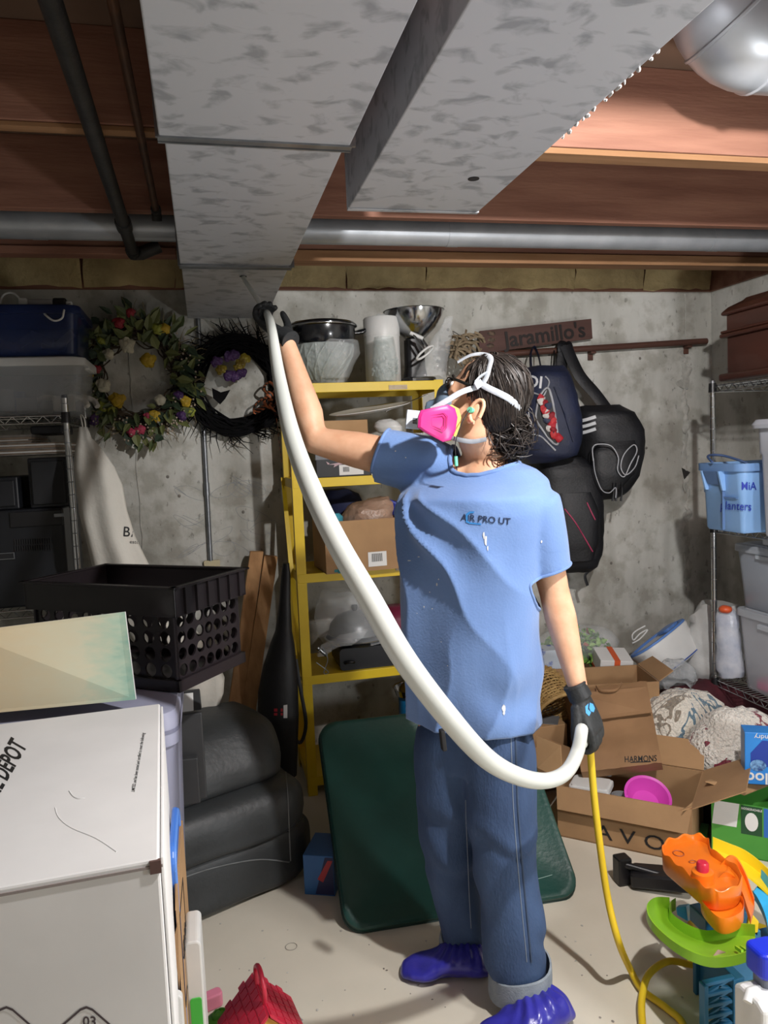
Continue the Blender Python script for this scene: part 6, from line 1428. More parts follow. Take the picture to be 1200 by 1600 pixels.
lay = [[(x*s, y*s, z) for x, y in oval(.168, .115)] for z, s in ((.001, 1.03), (.01, 1.0), (.012, .9), (.01, .86), (-.01, .82))]
build('blue_rim', MB().loft(lay, M=MF, caps=False), M_['spa'], fsx, world=True, smooth=40)
build('foot_well', MB().loft([[(x*s, y*s, z) for x, y in oval(.168, .115)] for z, s in ((-.004, .84), (-.012, .83), (-.012, .1))], M=MF), M_['dark'], fsx, world=True, smooth=40)
build('control_panel', MB().prism(rrect(.1, .1, .03), .016, 0, MF @ Matrix.Translation((.085, 0, .002))), M_['spa'], fsx, world=True, bevel=.004)
build('base_seam', MB().tube([MF @ V((x*.925, y*.925, -.142)) for x, y in oval(.168, .115)], .003, 6, loop=True), M_['blue'], fsx, world=True)
build('cord', MB().tube(spline([at(x, y, Y=3.5) for x, y in ((1008, 978), (995, 985), (988, 992), (990, 1000), (1000, 990), (1012, 984), (1000, 998), (988, 1005))], 6), .004, 6), M_['white'], fsx, world=True, smooth=60)
# bags and blankets
film_bag('plastic_bag', 'grey crumpled clear plastic bag under the footbath', [(1030, 1045, 1062), (1040, 1030, 1078), (1055, 1022, 1086), (1067, 1025, 1085)], 3.24, .08, 41, mat('grey_film', 'a9adb0', 'd4d8da', 20, .15, alpha=.4, bump=1, bscale=40), amp=.026)
film_bag('plastic_bag', 'white plastic bag slumped behind the chrome rack post', [(944, 1095, 1150), (965, 1085, 1158), (1000, 1075, 1160), (1040, 1068, 1155), (1070, 1085, 1140), (1085, 1100, 1130)], 3.34, .12, 43, mat('white_film', 'd4d4d2', 'c8c8c6', 12, .35, alpha=.9, bump=.5, bscale=20), amp=.02)
film_bag('plastic_bag', 'clear bag with orange top standing between the rack post and the tubs', [(948, 1124, 1142), (962, 1122, 1150), (1000, 1121, 1155), (1045, 1121, 1160), (1056, 1124, 1158)], 3.1, .07, 47, mat('packed_film', 'b9bfd0', 'd5d8e0', 16, .15, alpha=.8, bump=.6, bscale=24), amp=.01)
tag(build('orange_packet', MB().ell(at(1133, 952, Y=3.08), (.03, .03, .02), 14, 8).wob(.006, 30, 3), mat('orange_film', 'd0562c', None, rough=.4), smooth=60), 'small orange wrapped item on top of the clear bag behind the post', 'packet')
def heap(name, label, px, Y, rad, h_, m, cat, seed, z0=0, amp=.03, nu=40, nv=14, sc=8, fine=.008):
    c_ = at(*px, Y=Y); mb = MB(); rr = []
    for i in range(nv+1):
        t_ = i/nv; r_ = 1-t_**1.6*.98 if t_ > 0 else 1; z = h_*(1-(1-t_)**2.2)
        rr.append([(c_.x+rad[0]*r_*math.cos(a), c_.y+rad[1]*r_*math.sin(a), z0+z) for a in np.linspace(0, 2*PI, nu, False)])
    mb.loft(rr).wob(amp, sc, seed).wob(fine, 45, seed+1); mb.v = [(x, y, max(z0+.002, z)) for x, y, z in mb.v]
    o = build(name, mb, m, smooth=80); return tag(o, label, cat)
def fleece(name, cs, sc, pos):
    m = mat(name, cs[0], rough=.95, sheen=.4); nt = m.node_tree; b = nt.nodes['Principled BSDF']; L = nt.links.new
    tc = nt.nodes.new('ShaderNodeTexCoord'); no = nt.nodes.new('ShaderNodeTexNoise'); no.inputs['Scale'].default_value = sc; no.inputs['Detail'].default_value = 3; no.inputs['Distortion'].default_value = 2.2
    cr = nt.nodes.new('ShaderNodeValToRGB'); cr.color_ramp.interpolation = 'CONSTANT'; e = cr.color_ramp.elements
    while len(e) < len(cs): e.new(.5)
    for i, (c_, p_) in enumerate(zip(cs, pos)): e[i].position = p_; e[i].color = srgb(c_)
    L(tc.outputs['Object'], no.inputs['Vector']); L(no.outputs['Fac'], cr.inputs[0]); L(cr.outputs[0], b.inputs['Base Color'])
    n2 = nt.nodes.new('ShaderNodeTexNoise'); n2.inputs['Scale'].default_value = 70; bp = nt.nodes.new('ShaderNodeBump'); bp.inputs['Strength'].default_value = 1; bp.inputs['Distance'].default_value = .02
    L(tc.outputs['Object'], n2.inputs['Vector']); L(n2.outputs['Fac'], bp.inputs['Height']); L(bp.outputs[0], b.inputs['Normal']); return m
zq = .0
heap('fleece_blanket', 'cream patterned fleece blanket heaped behind the open box', (1066, 1130), 3.0, (.30, .2), at(1060, 1080, Y=3.0).z, fleece('fleece_a', ('d8d0c2', '8d8273', 'dcd5c8', '5d7888', 'd9d2c4', '93897c'), 3.6, (0, .40, .44, .565, .6, .70)), 'blanket', 51, fine=.014)
heap('fleece_blanket', 'cream and maroon fleece blanket heaped under the right rack', (1150, 1150), 2.74, (.26, .2), at(1150, 1112, Y=2.7).z, fleece('fleece_b', ('ded8ce', '7a2436', 'ddd7cd', '8b8f94'), 4.2, (0, .40, .45, .66)), 'blanket', 55, fine=.014)
heap('maroon_blanket', 'maroon quilted blanket behind the patterned fleece', (1100, 1100), 3.22, (.42, .17), at(1100, 1066, Y=3.2).z, mat('maroon_quilt', '4d1420', '3c0f19', 9, .8, bump=.6, bscale=18), 'blanket', 58, amp=.03)
heap('black_bag', 'black bag slumped on the floor in front of the fleece blankets', (1140, 1225), 2.62, (.13, .1), .13, M_['nylon'], 'bag', 61, amp=.02)
# green carton with flaps, blue boxed bags
g0, g1 = at(1112, 1330, Z=0), at(1186, 1352, Z=0)
M_['grn'] = mat('green_print', '4f9a3c', '3f8a34', 4, .5)
t, MGc, GW, gbo_ = carton_open('green_carton', 'green printed carton with open flaps beside the orange toy', g0, g1+V((.08, -.02, 0)), .2, .2, M_['grn'], flaps=())
g3 = lambda *p: MGc @ V(p)
for q in ([g3(0, .2, .2), g3(GW*.8, .2, .2), at(1163, 1243, Y=2.40), at(1102, 1222, Y=2.46)], [g3(0, 0, .2), g3(0, .2, .2), at(1086, 1250, Y=2.46), at(1066, 1266, Y=2.36)]):
    build('flap', MB().plate(q, .004), M_['card2'], t, world=True)
build('white_panel', MB().plate([MGc @ V(p) for p in ((.002, -.001, .11), (.085, -.001, .11), (.095, -.001, .2), (.012, -.001, .2))], .001), M_['paper'], t, world=True)
build('dark_panel', MB().plate([MGc @ V(p) for p in ((.1, -.001, .09), (.17, -.001, .09), (.17, -.001, .198), (.1, -.001, .198))], .001), mat('dkgreen', '1f4a2c', None, rough=.5), t, world=True)
build('blue_panel', MB().plate([MGc @ V(p) for p in ((.175, -.001, .09), (GW, -.001, .09), (GW, -.001, .198), (.175, -.001, .198))], .001), mat('ltblue_print', '2c66b8', None, rough=.5), t, world=True)
for x in (.135, .215): build('oval_print', MB().loft([[MGc @ V((x+.022*math.cos(a)*s, -.002-s*.0005, .14+.035*math.sin(a)*s)) for a in np.linspace(0, 2*PI, 20, False)] for s in (1, .2)]), M_['paper'], t, world=True)
text('BIODEGRADABLE', MGc @ Matrix.Translation((.135, -.0025, .187)) @ Matrix.Rotation(R(90), 4, 'X'), .011, M_['paper'], t, sx=.8)
for k, cl in enumerate(('3f7f3a', '3a8fc4', 'b9b23a', '3f8f44')):
    o = build('envelope', MB().box((-.13, .02, .0), (.12, .16, .008), 0, MGc @ Matrix.Translation((-.02, -.02, .001+.0+.009*k)) @ Matrix.Translation((-.12, 0, 0))), mat('env'+cl, cl, None, rough=.5), bevel=.001); tag(o, ['dark green', 'sky blue', 'yellow', 'mid green'][k]+' packet in the flat pile left of the green carton', 'packet', 'flat packets beside the green carton')
zz0 = .24
q = at(1192, 1250, Y=2.42)
zpl = thing('blue_boxed_bags', 'upside down bright blue box of food bags on the green carton', 'box', (q.x, q.y+.05, .205))
MZ = Matrix.Translation((at(1164, 1250, Y=2.42).x, 2.42, .24)) @ Matrix.Rotation(R(-28), 4, 'Z'); zh = at(1170, 1143, Y=2.42).z-.24
zo = build('carton', MB().box((0, 0, 0), (.2, .08, zh), 0, MZ), mat('bright_blue', '2a86d8', '2178c8', 4, .35), zpl, world=True, bevel=.002)
build('dark_panel', MB().plate([MZ @ V(p) for p in ((.02, -.001, .07), (.2, -.001, .07), (.2, -.001, .17), (.06, -.001, .17), (.02, -.001, .12))], .001), mat('royal', '1a3a9a', None, rough=.4), zpl, world=True)
build('seal', MB().loft([[MZ @ V((.045+.028*math.cos(a)*s, -.003-.0005*s, .075+.022*math.sin(a)*s)) for a in np.linspace(0, 2*PI, 22, False)] for s in (1, .1)]), mat('seal', '20437f', '7fb0dd', 60, .4), zpl, world=True)
text('Ziploc', MZ @ Matrix.Translation((.085, -.002, .027)) @ Matrix.Rotation(R(90), 4, 'X') @ Matrix.Rotation(PI, 4, 'Z'), .06, M_['paper'], zpl, bold=.001)
text('Laundry', MZ @ Matrix.Translation((.075, -.002, zh-.015)) @ Matrix.Rotation(R(90), 4, 'X') @ Matrix.Rotation(PI, 4, 'Z'), .026, M_['paper'], zpl)
# black gadget on the floor by the toy
bg = thing('black_gadget', 'black plastic gadget lying on the floor beyond the orange toy', 'gadget', at(1030, 1405, Z=0)); q = at(1020, 1400, Z=0)
build('body', MB().prism(rrect(.20, .09, .015), .05, 0, Matrix.Translation(q+V((.05, .02, .02))) @ Matrix.Rotation(R(-38), 4, 'Z') @ Matrix.Rotation(R(-6), 4, 'Y')), M_['blackp'], bg, world=True, bevel=.008)
build('hinge_bar', MB().tube([q+V((-.06, .09, .075)), q+V((.1, -.03, .05))], .012, 8), M_['blackp'], bg, world=True, smooth=60)
build('end_block', MB().cbox(q+V((-.055, .1, .05)), (.05, .05, .095)), M_['blackp'], bg, world=True, bevel=.006)
# ---------------------------------------------------------------- toy play set, right foreground
TY = 1.66
M_['or'] = mat('orange_toy', 'e5771a', 'dd6c12', 6, .35, coat=.2)
M_['lime'] = mat('lime_toy', '86b82c', '7aac24', 6, .35)
M_['tblue'] = mat('teal_blue_toy', '2a6d94', '235f84', 6, .4)
M_['ltb'] = mat('sky_toy', '35a8dc', None, rough=.35); M_['yt'] = mat('yellow_toy', 'e6c51e', None, rough=.35); M_['rt'] = mat('red_button', 'c4263e', None, rough=.35)
toy = thing('toy_play_set', 'plastic toy car ramp set with orange deck, lime chute and blue tower', 'toy', at(1140, 1640, Z=0))
# blue tower
xa, xb = at(1092, 1560, Y=TY).x, at(1215, 1560, Y=TY-.12).x
zt_ = at(1110, 1512, Y=1.60).z-.072
ly = TY-.02
tw_ = MB()
x0, x1 = xa, xa+.085
for x in (x0, x1): tw_.box((x-.006, ly-.012, 0), (x+.006, ly+.012, zt_))
nz_ = 5
for k in range(nz_+1): tw_.box((x0, ly-.008, zt_*k/nz_-.005), (x1, ly+.008, zt_*k/nz_+.005))
build('tower_frame', tw_, M_['tblue'], toy, world=True, bevel=.002)
for k in range(nz_):
    z0, z1 = zt_*k/nz_, zt_*(k+1)/nz_
    build('tower_brace', MB().bar((x0, ly, z0), (x1, ly, z1), .008, .006).bar((x1, ly, z0), ((x0+x1)/2, ly, (z0+z1)/2), .008, .006), M_['tblue'], toy, world=True)
build('tower_wall', MB().box((x1+.004, ly-.01, 0), (x1+.03, ly+.16, zt_)), M_['tblue'], toy, world=True, bevel=.003)
# right leg with a slanted brace panel
pp = [(x1+.03, .0), (x1+.06, .0), (x1+.06, .10), (x1+.11, .16), (x1+.16, .12), (x1+.16, 0), (x1+.2, 0), (x1+.2, zt_-.02), (x1+.03, zt_-.02)]
build('side_panel', MB().prism([(x, z) for x, z in pp], .02, 0, Matrix.Translation((0, ly-.02, 0)) @ Matrix.Rotation(R(90), 4, 'X')), M_['tblue'], toy, world=True, bevel=.003)
build('back_panel', MB().box((x0+.075, ly+.14, 0), (x1+.2, ly+.155, zt_)), M_['tblue'], toy, world=True, bevel=.003)
build('sticker', MB().plate([V((x1+.02+u, ly-.042, z)) for u, z in ((.0, zt_*.55), (.03, zt_*.5), (.03, zt_*.82), (.0, zt_*.86))], .001), mat('toy_sticker', 'b07a3a', '7a4a2a', 40, .5), toy, world=True)
# lime chute
out = spline([at(x, y, Y=Y) for x, y, Y in ((1046, 1412, 1.92), (1024, 1412, 1.90), (1011, 1424, 1.84), (1016, 1446, 1.78), (1040, 1472, 1.70), (1072, 1494, 1.62), (1110, 1507, 1.57), (1150, 1504, 1.55), (1184, 1492, 1.53))], 5)
inn = spline([at(x, y, Y=Y) for x, y, Y in ((1056, 1418, 1.93), (1048, 1424, 1.92), (1046, 1436, 1.90), (1056, 1448, 1.87), (1078, 1462, 1.82), (1104, 1470, 1.77), (1132, 1466, 1.73), (1158, 1460, 1.70), (1180, 1462, 1.66))], 5)
fl = []
for o_, i_ in zip(out, inn):
    d_ = i_-o_; fl.append([o_+V((0, 0, .016))+V((0, 0, .003)), o_+V((0, 0, .02))+d_*.03, o_+d_*.05+V((0, 0, .0)), o_+d_*.3-V((0, 0, .008)), o_+d_*.7-V((0, 0, .006)), o_+d_*.95+V((0, 0, .0)), i_+V((0, 0, .03)), i_+V((0, 0, .03))+d_*.02, i_-V((0, 0, .008)), o_+d_*.6-V((0, 0, .014)), o_+d_*.2-V((0, 0, .014)), o_-V((0, 0, .006))-d_*.02])
build('lime_chute', MB().loft(fl), M_['lime'], toy, world=True, smooth=50)
build('chute_sticker', MB().plate([at(x, y, Y=1.64) for x, y in ((1112, 1497), (1122, 1484), (1140, 1490), (1132, 1500))][::-1], .001), mat('sticker2', 'b08a8a', None, rough=.6), toy, world=True)
for x in (1150, 1158): build('chute_rib', MB().bar(at(x, 1480, Y=1.62), at(x+10, 1487, Y=1.58), .006, .008), M_['lime'], toy, world=True)
build('blue_clip', MB().hexa([at(1058, 1430, Y=1.95), at(1075, 1440, Y=1.93), at(1080, 1438, Y=1.97), at(1062, 1428, Y=1.98), at(1056, 1418, Y=1.95), at(1072, 1416, Y=1.93), at(1078, 1412, Y=1.97), at(1060, 1414, Y=1.98)]), M_['ltb'], toy, world=True, bevel=.002)
zd_ = at(1100, 1430, Y=1.86).z
build('deck_column', MB().box((at(1090, 1450, Y=1.88).x, 1.84, zt_-.03), (at(1160, 1450, Y=1.88).x, 1.92, zd_)), M_['tblue'], toy, world=True, bevel=.004)
# orange deck: shallow walled trays with a scalloped rim
zdk = at(1072, 1340, Y=1.93).z
def tray(pxs, z, rim, dep, scal, m, name):
    sm = spline([at(x, y, Z=z) for x, y in pxs], 7, True); c_ = sum(sm, V((0, 0, 0)))/len(sm)
    def ring(s_, zz): return [V((c_.x+(p.x-c_.x)*s_, c_.y+(p.y-c_.y)*s_, z+(zz(i_) if callable(zz) else zz))) for i_, p in enumerate(sm)]
    rf = lambda i_: rim+scal*math.sin(i_*.9)
    return build(name, MB().loft([ring(.4, -dep), ring(.93, -dep), ring(.97, -dep+.006), ring(1.0, rf), ring(.985, lambda i_: rf(i_)+.003), ring(.95, rf), ring(.93, 0), ring(.4, 0)]), m, toy, world=True, smooth=45)
tray([(1034, 1338), (1040, 1322), (1062, 1315), (1088, 1311), (1106, 1318), (1113, 1336), (1146, 1358), (1160, 1378), (1150, 1396), (1120, 1402), (1096, 1392), (1072, 1372), (1050, 1354)], zdk, .016, .045, .0045, M_['or'], 'orange_deck')
tray([(1094, 1408), (1118, 1400), (1150, 1404), (1162, 1414), (1160, 1432), (1142, 1443), (1124, 1443), (1108, 1430)], zdk-.045, .014, .03, 0, M_['or'], 'orange_step')
ped = at(1098, 1376, Z=zdk)-V((0, .03, 0))
build('button_tower', MB().loft([[V((ped.x+r_*math.cos(a), ped.y+.03+r_*math.sin(a), z)) for a in np.linspace(0, 2*PI, 20, False)] for z, r_ in ((zdk-.04, .034), (zdk+.02, .03), (zdk+.028, .029), (zdk+.03, .024))]), M_['or'], toy, world=True, smooth=40)
build('red_button', MB().loft([[V((ped.x+r_*math.cos(a), ped.y+.03+r_*math.sin(a), z)) for a in np.linspace(0, 2*PI, 20, False)] for z, r_ in ((zdk+.026, .0165), (zdk+.05, .0165), (zdk+.055, .013))]), M_['rt'], toy, world=True, smooth=40)
arc = [at(x, y, Y=Y) for x, y, Y in ((1122, 1372, 1.84), (1136, 1358, 1.84), (1150, 1364, 1.83), (1163, 1388, 1.80), (1171, 1412, 1.78), (1176, 1426, 1.77))]
arc = spline(arc, 5); sd_ = V((.05, .05, 0))
build('chute_arch', MB().loft([[p-sd_*.5, p+sd_*.5, p+sd_*.5-V((0, 0, .012)), p-sd_*.5-V((0, 0, .012))] for p in arc]), M_['or'], toy, world=True, smooth=40)
build('arch_rail', MB().loft([[p+sd_*.5+V((0, 0, .02)), p+sd_*.62+V((0, 0, .02)), p+sd_*.62-V((0, 0, .012)), p+sd_*.5-V((0, 0, .012))] for p in arc]), M_['or'], toy, world=True, smooth=40)
build('arch_rail', MB().loft([[p-sd_*.62+V((0, 0, .012)), p-sd_*.5+V((0, 0, .012)), p-sd_*.5-V((0, 0, .012)), p-sd_*.62-V((0, 0, .012))] for p in arc]), M_['or'], toy, world=True, smooth=40)
# printed marks on the deck
for (x, y, rx, ry) in ((1060, 1334, 9, 5), (1082, 1347, 6, 2)):
    p = at(x, y, Z=zdk); build('deck_print', MB().tube([V((p.x+rx*.0017*math.cos(a), p.y+ry*.0032*math.sin(a), zdk+.001)) for a in np.linspace(0, 2*PI, 18, False)], .0016, 4, loop=True), mat('deck_ink', '8a4020', None, rough=.6), toy, world=True)
# yellow track and sky slide
yt = [at(x, y, Y=Y) for x, y, Y in ((1108, 1336, 2.02), (1130, 1345, 2.0), (1160, 1358, 1.97), (1190, 1382, 1.92), (1215, 1410, 1.86), (1230, 1450, 1.8))]; yt = spline(yt, 5)
build('yellow_track', MB().loft([[p+V((-.01, -.02, 0)), p+V((.035, .03, .0)), p+V((.037, .032, .035)), p+V((.04, .036, .035)), p+V((.04, .034, -.006)), p+V((-.012, -.022, -.006))] for p in yt]), M_['yt'], toy, world=True, smooth=40)
sl = spline([at(x, y, Y=Y) for x, y, Y in ((1178, 1385, 1.92), (1190, 1400, 1.88), (1203, 1430, 1.82), (1210, 1470, 1.76))], 5)
build('sky_slide', MB().loft([[p+V((-.03, -.02, .012)), p+V((-.02, -.02, -.004)), p+V((.04, .02, -.004)), p+V((.05, .03, .03)), p+V((.05, .03, -.01)), p+V((-.03, -.02, -.01))] for p in sl]), M_['ltb'], toy, world=True, smooth=40)
build('yellow_flap', MB().plate([at(x, y, Y=1.78) for x, y in ((1172, 1424), (1186, 1440), (1184, 1464), (1168, 1450))][::-1], .008), M_['yt'], toy, world=True, bevel=.002)
build('slide_support', MB().box((at(1165, 1500, Y=1.85).x, 1.80, 0), (at(1215, 1500, Y=1.85).x, 1.88, at(1190, 1465, Y=1.84).z)), M_['tblue'], toy, world=True, bevel=.004)
# blue capped white toy at the very edge
wt = thing('toy_vehicle', 'white and grey toy with a royal blue cap at the lower right edge', 'toy', at(1195, 1660, Y=1.42))
q = at(1190, 1510, Y=1.45); q2 = at(1185, 1590, Y=1.44)
build('blue_cap', MB().prism(rrect(.075, .07, .018), .065, 0, Matrix.Translation((q.x+.03, 1.47, q.z-.032))), mat('royal_cap', '1c2fc0', None, rough=.3), wt, world=True, bevel=.01, seg=3)
build('grey_neck', MB().prism(rrect(.05, .05, .015), .06, 0, Matrix.Translation((q.x+.03, 1.47, q.z-.09))), mat('gneck', '6f7480', None, rough=.5), wt, world=True)
zf_ = at(1180, 1562, Y=1.44).z
body = [[V((q2.x-.02+.14*t_+.0, 1.40, 0))+V((0, dy, z)) for dy, z in ((0, .0), (.1, .0), (.1, zf_-.0), (.08, zf_+.012), (.02, zf_+.012), (0, zf_))] for t_ in (0, .15, .85, 1)]
build('white_body', MB().loft(body), M_['white'], wt, world=True, bevel=.008)
build('grey_window', MB().box((q2.x+.0, 1.398, zf_-.09), (q2.x+.12, 1.402, zf_-.02)), mat('wgrey', '8a8288', None, rough=.5), wt, world=True)
build('white_hinge', MB().tube([at(1168, 1566, Y=1.44), at(1172, 1550, Y=1.45), at(1184, 1546, Y=1.46), at(1188, 1556, Y=1.46)], .011, 8), M_['white'], wt, world=True, smooth=60)

# ---------------------------------------------------------------- left foreground: boxes
BZ = .97
FRc, BRc = at(249, 1342, Z=BZ), at(250, 1099, Z=BZ)
vy = (BRc-FRc).normalized(); vx = V((vy.y, -vy.x, 0)); dB = (BRc-FRc).length
wbx = thing('white_carton', 'big white cardboard moving box in the left foreground', 'box', (FRc.x-.3, FRc.y+.3, 0))
M_['whitecard'] = mat('white_card', 'e3e2e1', 'dad9d8', 4, .75, bump=.08, bscale=8)
MWb = frame(V((FRc.x, FRc.y, 0)), vx, vy)      # x right, y back; box lies at x<0
zlo = 0.0
mb = MB().box((-.75, 0, zlo+.001), (0, dB, BZ), 0, MWb); wfo = build('carton', mb, M_['whitecard'], wbx, world=True, bevel=.004)
build('side_flap', MB().box((.001, .012, BZ-.42), (.006, dB-.01, BZ-.004), 0, MWb), M_['whitecard'], wbx, world=True, bevel=.002)
build('lid_seam', MB().box((-.75, -.002, BZ-.012), (.004, .0, BZ-.008), 0, MWb), mat('crease', '8f8582', None, rough=.8), wbx, world=True)
build('corner_tear', MB().box((-.014, -.003, BZ-.02), (.002, .004, BZ-.001), 0, MWb), mat('tear', '5d4540', None, rough=.9), wbx, world=True)
on(wfo, 'HOME DEPOT', 0, 1214, 40, 60, M_['ink'], wbx, .5, .03, off=.001, name='box_lettering')
on(wfo, 'LIMITED, and has been tested and certified to meet the following', 216, 1191, 7.5, 80, M_['ink'], wbx, .47, .01, off=.001, name='small_print')
dm = mat('mark_ink', '4d4346', None, rough=.8)
dent = MB().tube(drape_w(wfo, spline([at(x, y, Y=.7) for x, y in ((108, 1236), (114, 1244), (122, 1248), (132, 1247))], 4), .0003), .0012, 5)
dent.tube(drape_w(wfo, spline([at(x, y, Y=.7) for x, y in ((86, 1262), (92, 1278), (112, 1294), (150, 1310), (182, 1331))], 4), .0002), .0009, 5)
build('dent', dent, M_['whitecard'], wbx, world=True, smooth=60)['kind'] = 'stuff'
for cx in (135, 10):
    rg = [drape_w(wfo, [at(cx+s*x, 1612+s*y, Y=.7) for x, y in ((-46, 0), (-40, -10), (-10, -36), (0, -40), (10, -36), (40, -10), (46, 0), (40, 10), (0, 40), (-40, 10))], .001) for s in (1, .9)]
    build('diamond_mark', MB().loft(rg, caps=False), dm, wbx, world=True)
on(wfo, '03', 140, 1597, 22, 0, dm, wbx, 1, .02, off=.001, name='mark_number')
# lavender tote behind, carries the crate
tz = .94
Hc_ = .28
FRt0, BRt0, FLt0 = at(270, 917, Z=tz+Hc_), at(308, 887, Z=tz+Hc_), at(0, 906, Z=tz+Hc_)
tx = at(290, 1180, Y=2.15).x
tote = thing('storage_tote', 'grey lavender plastic tote under the black crate behind the white box', 'tote', (tx-.3, 2.25, 0))
M_['lav'] = mat('lavender_plastic', '9d9fb4', '9092a8', 4, .45)
def rbox(cx, cy, sx, sy, z, r_=.05): return [(cx+x, cy+y, z) for x, y in rrect(sx, sy, r_)]
tcx, tcy, tsx, tsy = tx-.29, 2.235, .58, .46
yb0 = BRc.y+.012
tcy = yb0+tsy/2
build('tote_body', MB().loft([rbox(tcx, tcy, tsx*s, tsy*s, z) for z, s in ((0.001, .84), (.02, .87), (tz-.09, .97), (tz-.075, .985))]), M_['lav'], tote, world=True, smooth=40)
build('tote_lid', MB().loft([rbox(tcx, tcy, tsx*s, tsy*s, z) for z, s in ((tz-.085, 1.0), (tz-.02, 1.0), (tz-.004, .98), (tz, .95), (tz, .3))]), M_['lav'], tote, world=True, smooth=40)
build('lid_band', MB().loft([rbox(tcx, tcy, tsx*1.004, tsy*1.004, z) for z in (tz-.055, tz-.045)], caps=False), mat('lav_dark', '74768c', None, rough=.5), tote, world=True, smooth=40)
# black crate with round holes
cr = thing('milk_crate', 'black plastic crate with round holes on the tote at the left', 'crate', (FRt0.x-.2, FRt0.y+.15, tz))
ux = (FRt0-FLt0); ux.z = 0; Lc = min(ux.length, .62)+.0; ux.normalize(); uy = V((-ux.y, ux.x, 0)); Dc = (BRt0-FRt0).dot(uy)
MC = frame(V((FRt0.x, FRt0.y, tz+.002)), ux, uy)  # x<0 is left, y>0 back
M_['crate'] = mat('crate_black', '191517', '221c1f', 5, .35)
Lc = .5
def holed(Wc, Hh, cols, rows, r_, th, z0, mg, M):
    "a plate with round holes: grid cells with circular openings"
    mb = MB(); cw, chh = (Wc-2*mg)/cols, (Hh)/rows; n = 16
    for i in range(cols):
        for j in range(rows):
            cx, cz = mg+cw*(i+.5), z0+chh*(j+.5)
            inn = [(cx+r_*math.cos(2*PI*k/n), cz+r_*math.sin(2*PI*k/n)) for k in range(n)]; out = []
            for k in range(n):
                c_, s_ = math.cos(2*PI*k/n), math.sin(2*PI*k/n); m_ = max(abs(c_), abs(s_)); out.append((cx+c_/m_*cw/2, cz+s_/m_*chh/2))
            vs_ = [(x, 0, z) for x, z in out]+[(x, 0, z) for x, z in inn]+[(x, th, z) for x, z in inn]+[(x, th, z) for x, z in out]
            fs_ = []
            for k in range(n):
                k2 = (k+1) % n; fs_ += [(k, k2, n+k2, n+k), (n+k, n+k2, 2*n+k2, 2*n+k), (2*n+k, 2*n+k2, 3*n+k2, 3*n+k)]
            mb.add(vs_, fs_, 0, M)
    for a, b in ((0, mg), (Wc-mg, Wc)): mb.box((a, 0, z0), (b, th, z0+Hh), 0, M)
    return mb
hz = Hc_*.62
Mf = MC @ Matrix.Translation((-Lc, .006, 0)); 
build('front_wall', holed(Lc-.006, hz, 9, 4, .0185, .006, .03, .012, Mf), M_['crate'], cr, world=True, smooth=30)
build('back_wall', holed(Lc-.006, hz, 9, 4, .0185, .006, .03, .012, MC @ Matrix.Translation((-Lc, Dc-.012, 0))), M_['crate'], cr, world=True, smooth=30)
Ms = MC @ Matrix.Translation((-.006, .0, 0)) @ Matrix.Rotation(R(90), 4, 'Z')
build('side_wall', holed(Dc, hz, 7, 4, .0165, .006, .03, .01, Ms), M_['crate'], cr, world=True, smooth=30)
build('side_wall', holed(Dc, hz, 7, 4, .0165, .006, .03, .01, MC @ Matrix.Translation((-Lc+.006, .0, 0)) @ Matrix.Rotation(R(90), 4, 'Z')), M_['crate'], cr, world=True, smooth=30)
build('floor_panel', MB().box((-Lc+.004, .004, 0), (-.004, Dc-.004, .012), 0, MC), M_['crate'], cr, world=True)
bb_ = MB()
for a, b in (((-Lc-.006, -.006, .0), (.006, .008, .032)), ((-Lc-.006, Dc-.008, .0), (.006, Dc+.006, .032)), ((-.008, -.006, .0), (.006, Dc+.006, .032)), ((-Lc-.006, -.006, .0), (-Lc+.008, Dc+.006, .032))): bb_.box(a, b, 0, MC)
build('base_band', bb_, M_['crate'], cr, world=True, bevel=.002)
zb0 = .03+hz
up_ = MB(); 
for a, b in (((-Lc-.012, -.014, zb0), (.014, -.006, Hc_)), ((-Lc-.012, Dc+.006, zb0), (.014, Dc+.014, Hc_)), ((.006, -.014, zb0), (.014, Dc+.014, Hc_)), ((-Lc-.014, -.014, zb0), (-Lc-.006, Dc+.014, Hc_))): up_.box(a, b, 0, MC)
for a, b in (((-Lc-.022, -.024, Hc_-.006), (.024, -.004, Hc_)), ((-Lc-.022, Dc+.004, Hc_-.006), (.024, Dc+.024, Hc_)), ((.004, -.024, Hc_-.006), (.024, Dc+.024, Hc_)), ((-Lc-.024, -.024, Hc_-.006), (-Lc-.004, Dc+.024, Hc_))): up_.box(a, b, 0, MC)
for a, b in (((-Lc-.012, -.014, zb0-.004), (.014, .008, zb0+.004)), ((-Lc-.012, Dc-.008, zb0-.004), (.014, Dc+.014, zb0+.004)), ((-.002, -.014, zb0-.004), (.014, Dc+.014, zb0+.004)), ((-Lc-.014, -.014, zb0-.004), (-Lc+.002, Dc+.014, zb0+.004))): up_.box(a, b, 0, MC)
build('rim', up_, M_['crate'], cr, world=True, bevel=.0015)
rb_ = MB()
for k in range(6): y = Dc*(k+.5)/6; rb_.box((.012, y-.003, zb0), (.022, y+.003, Hc_-.004), 0, MC)
build('rim_ribs', rb_, M_['crate'], cr, world=True)['kind'] = 'stuff'
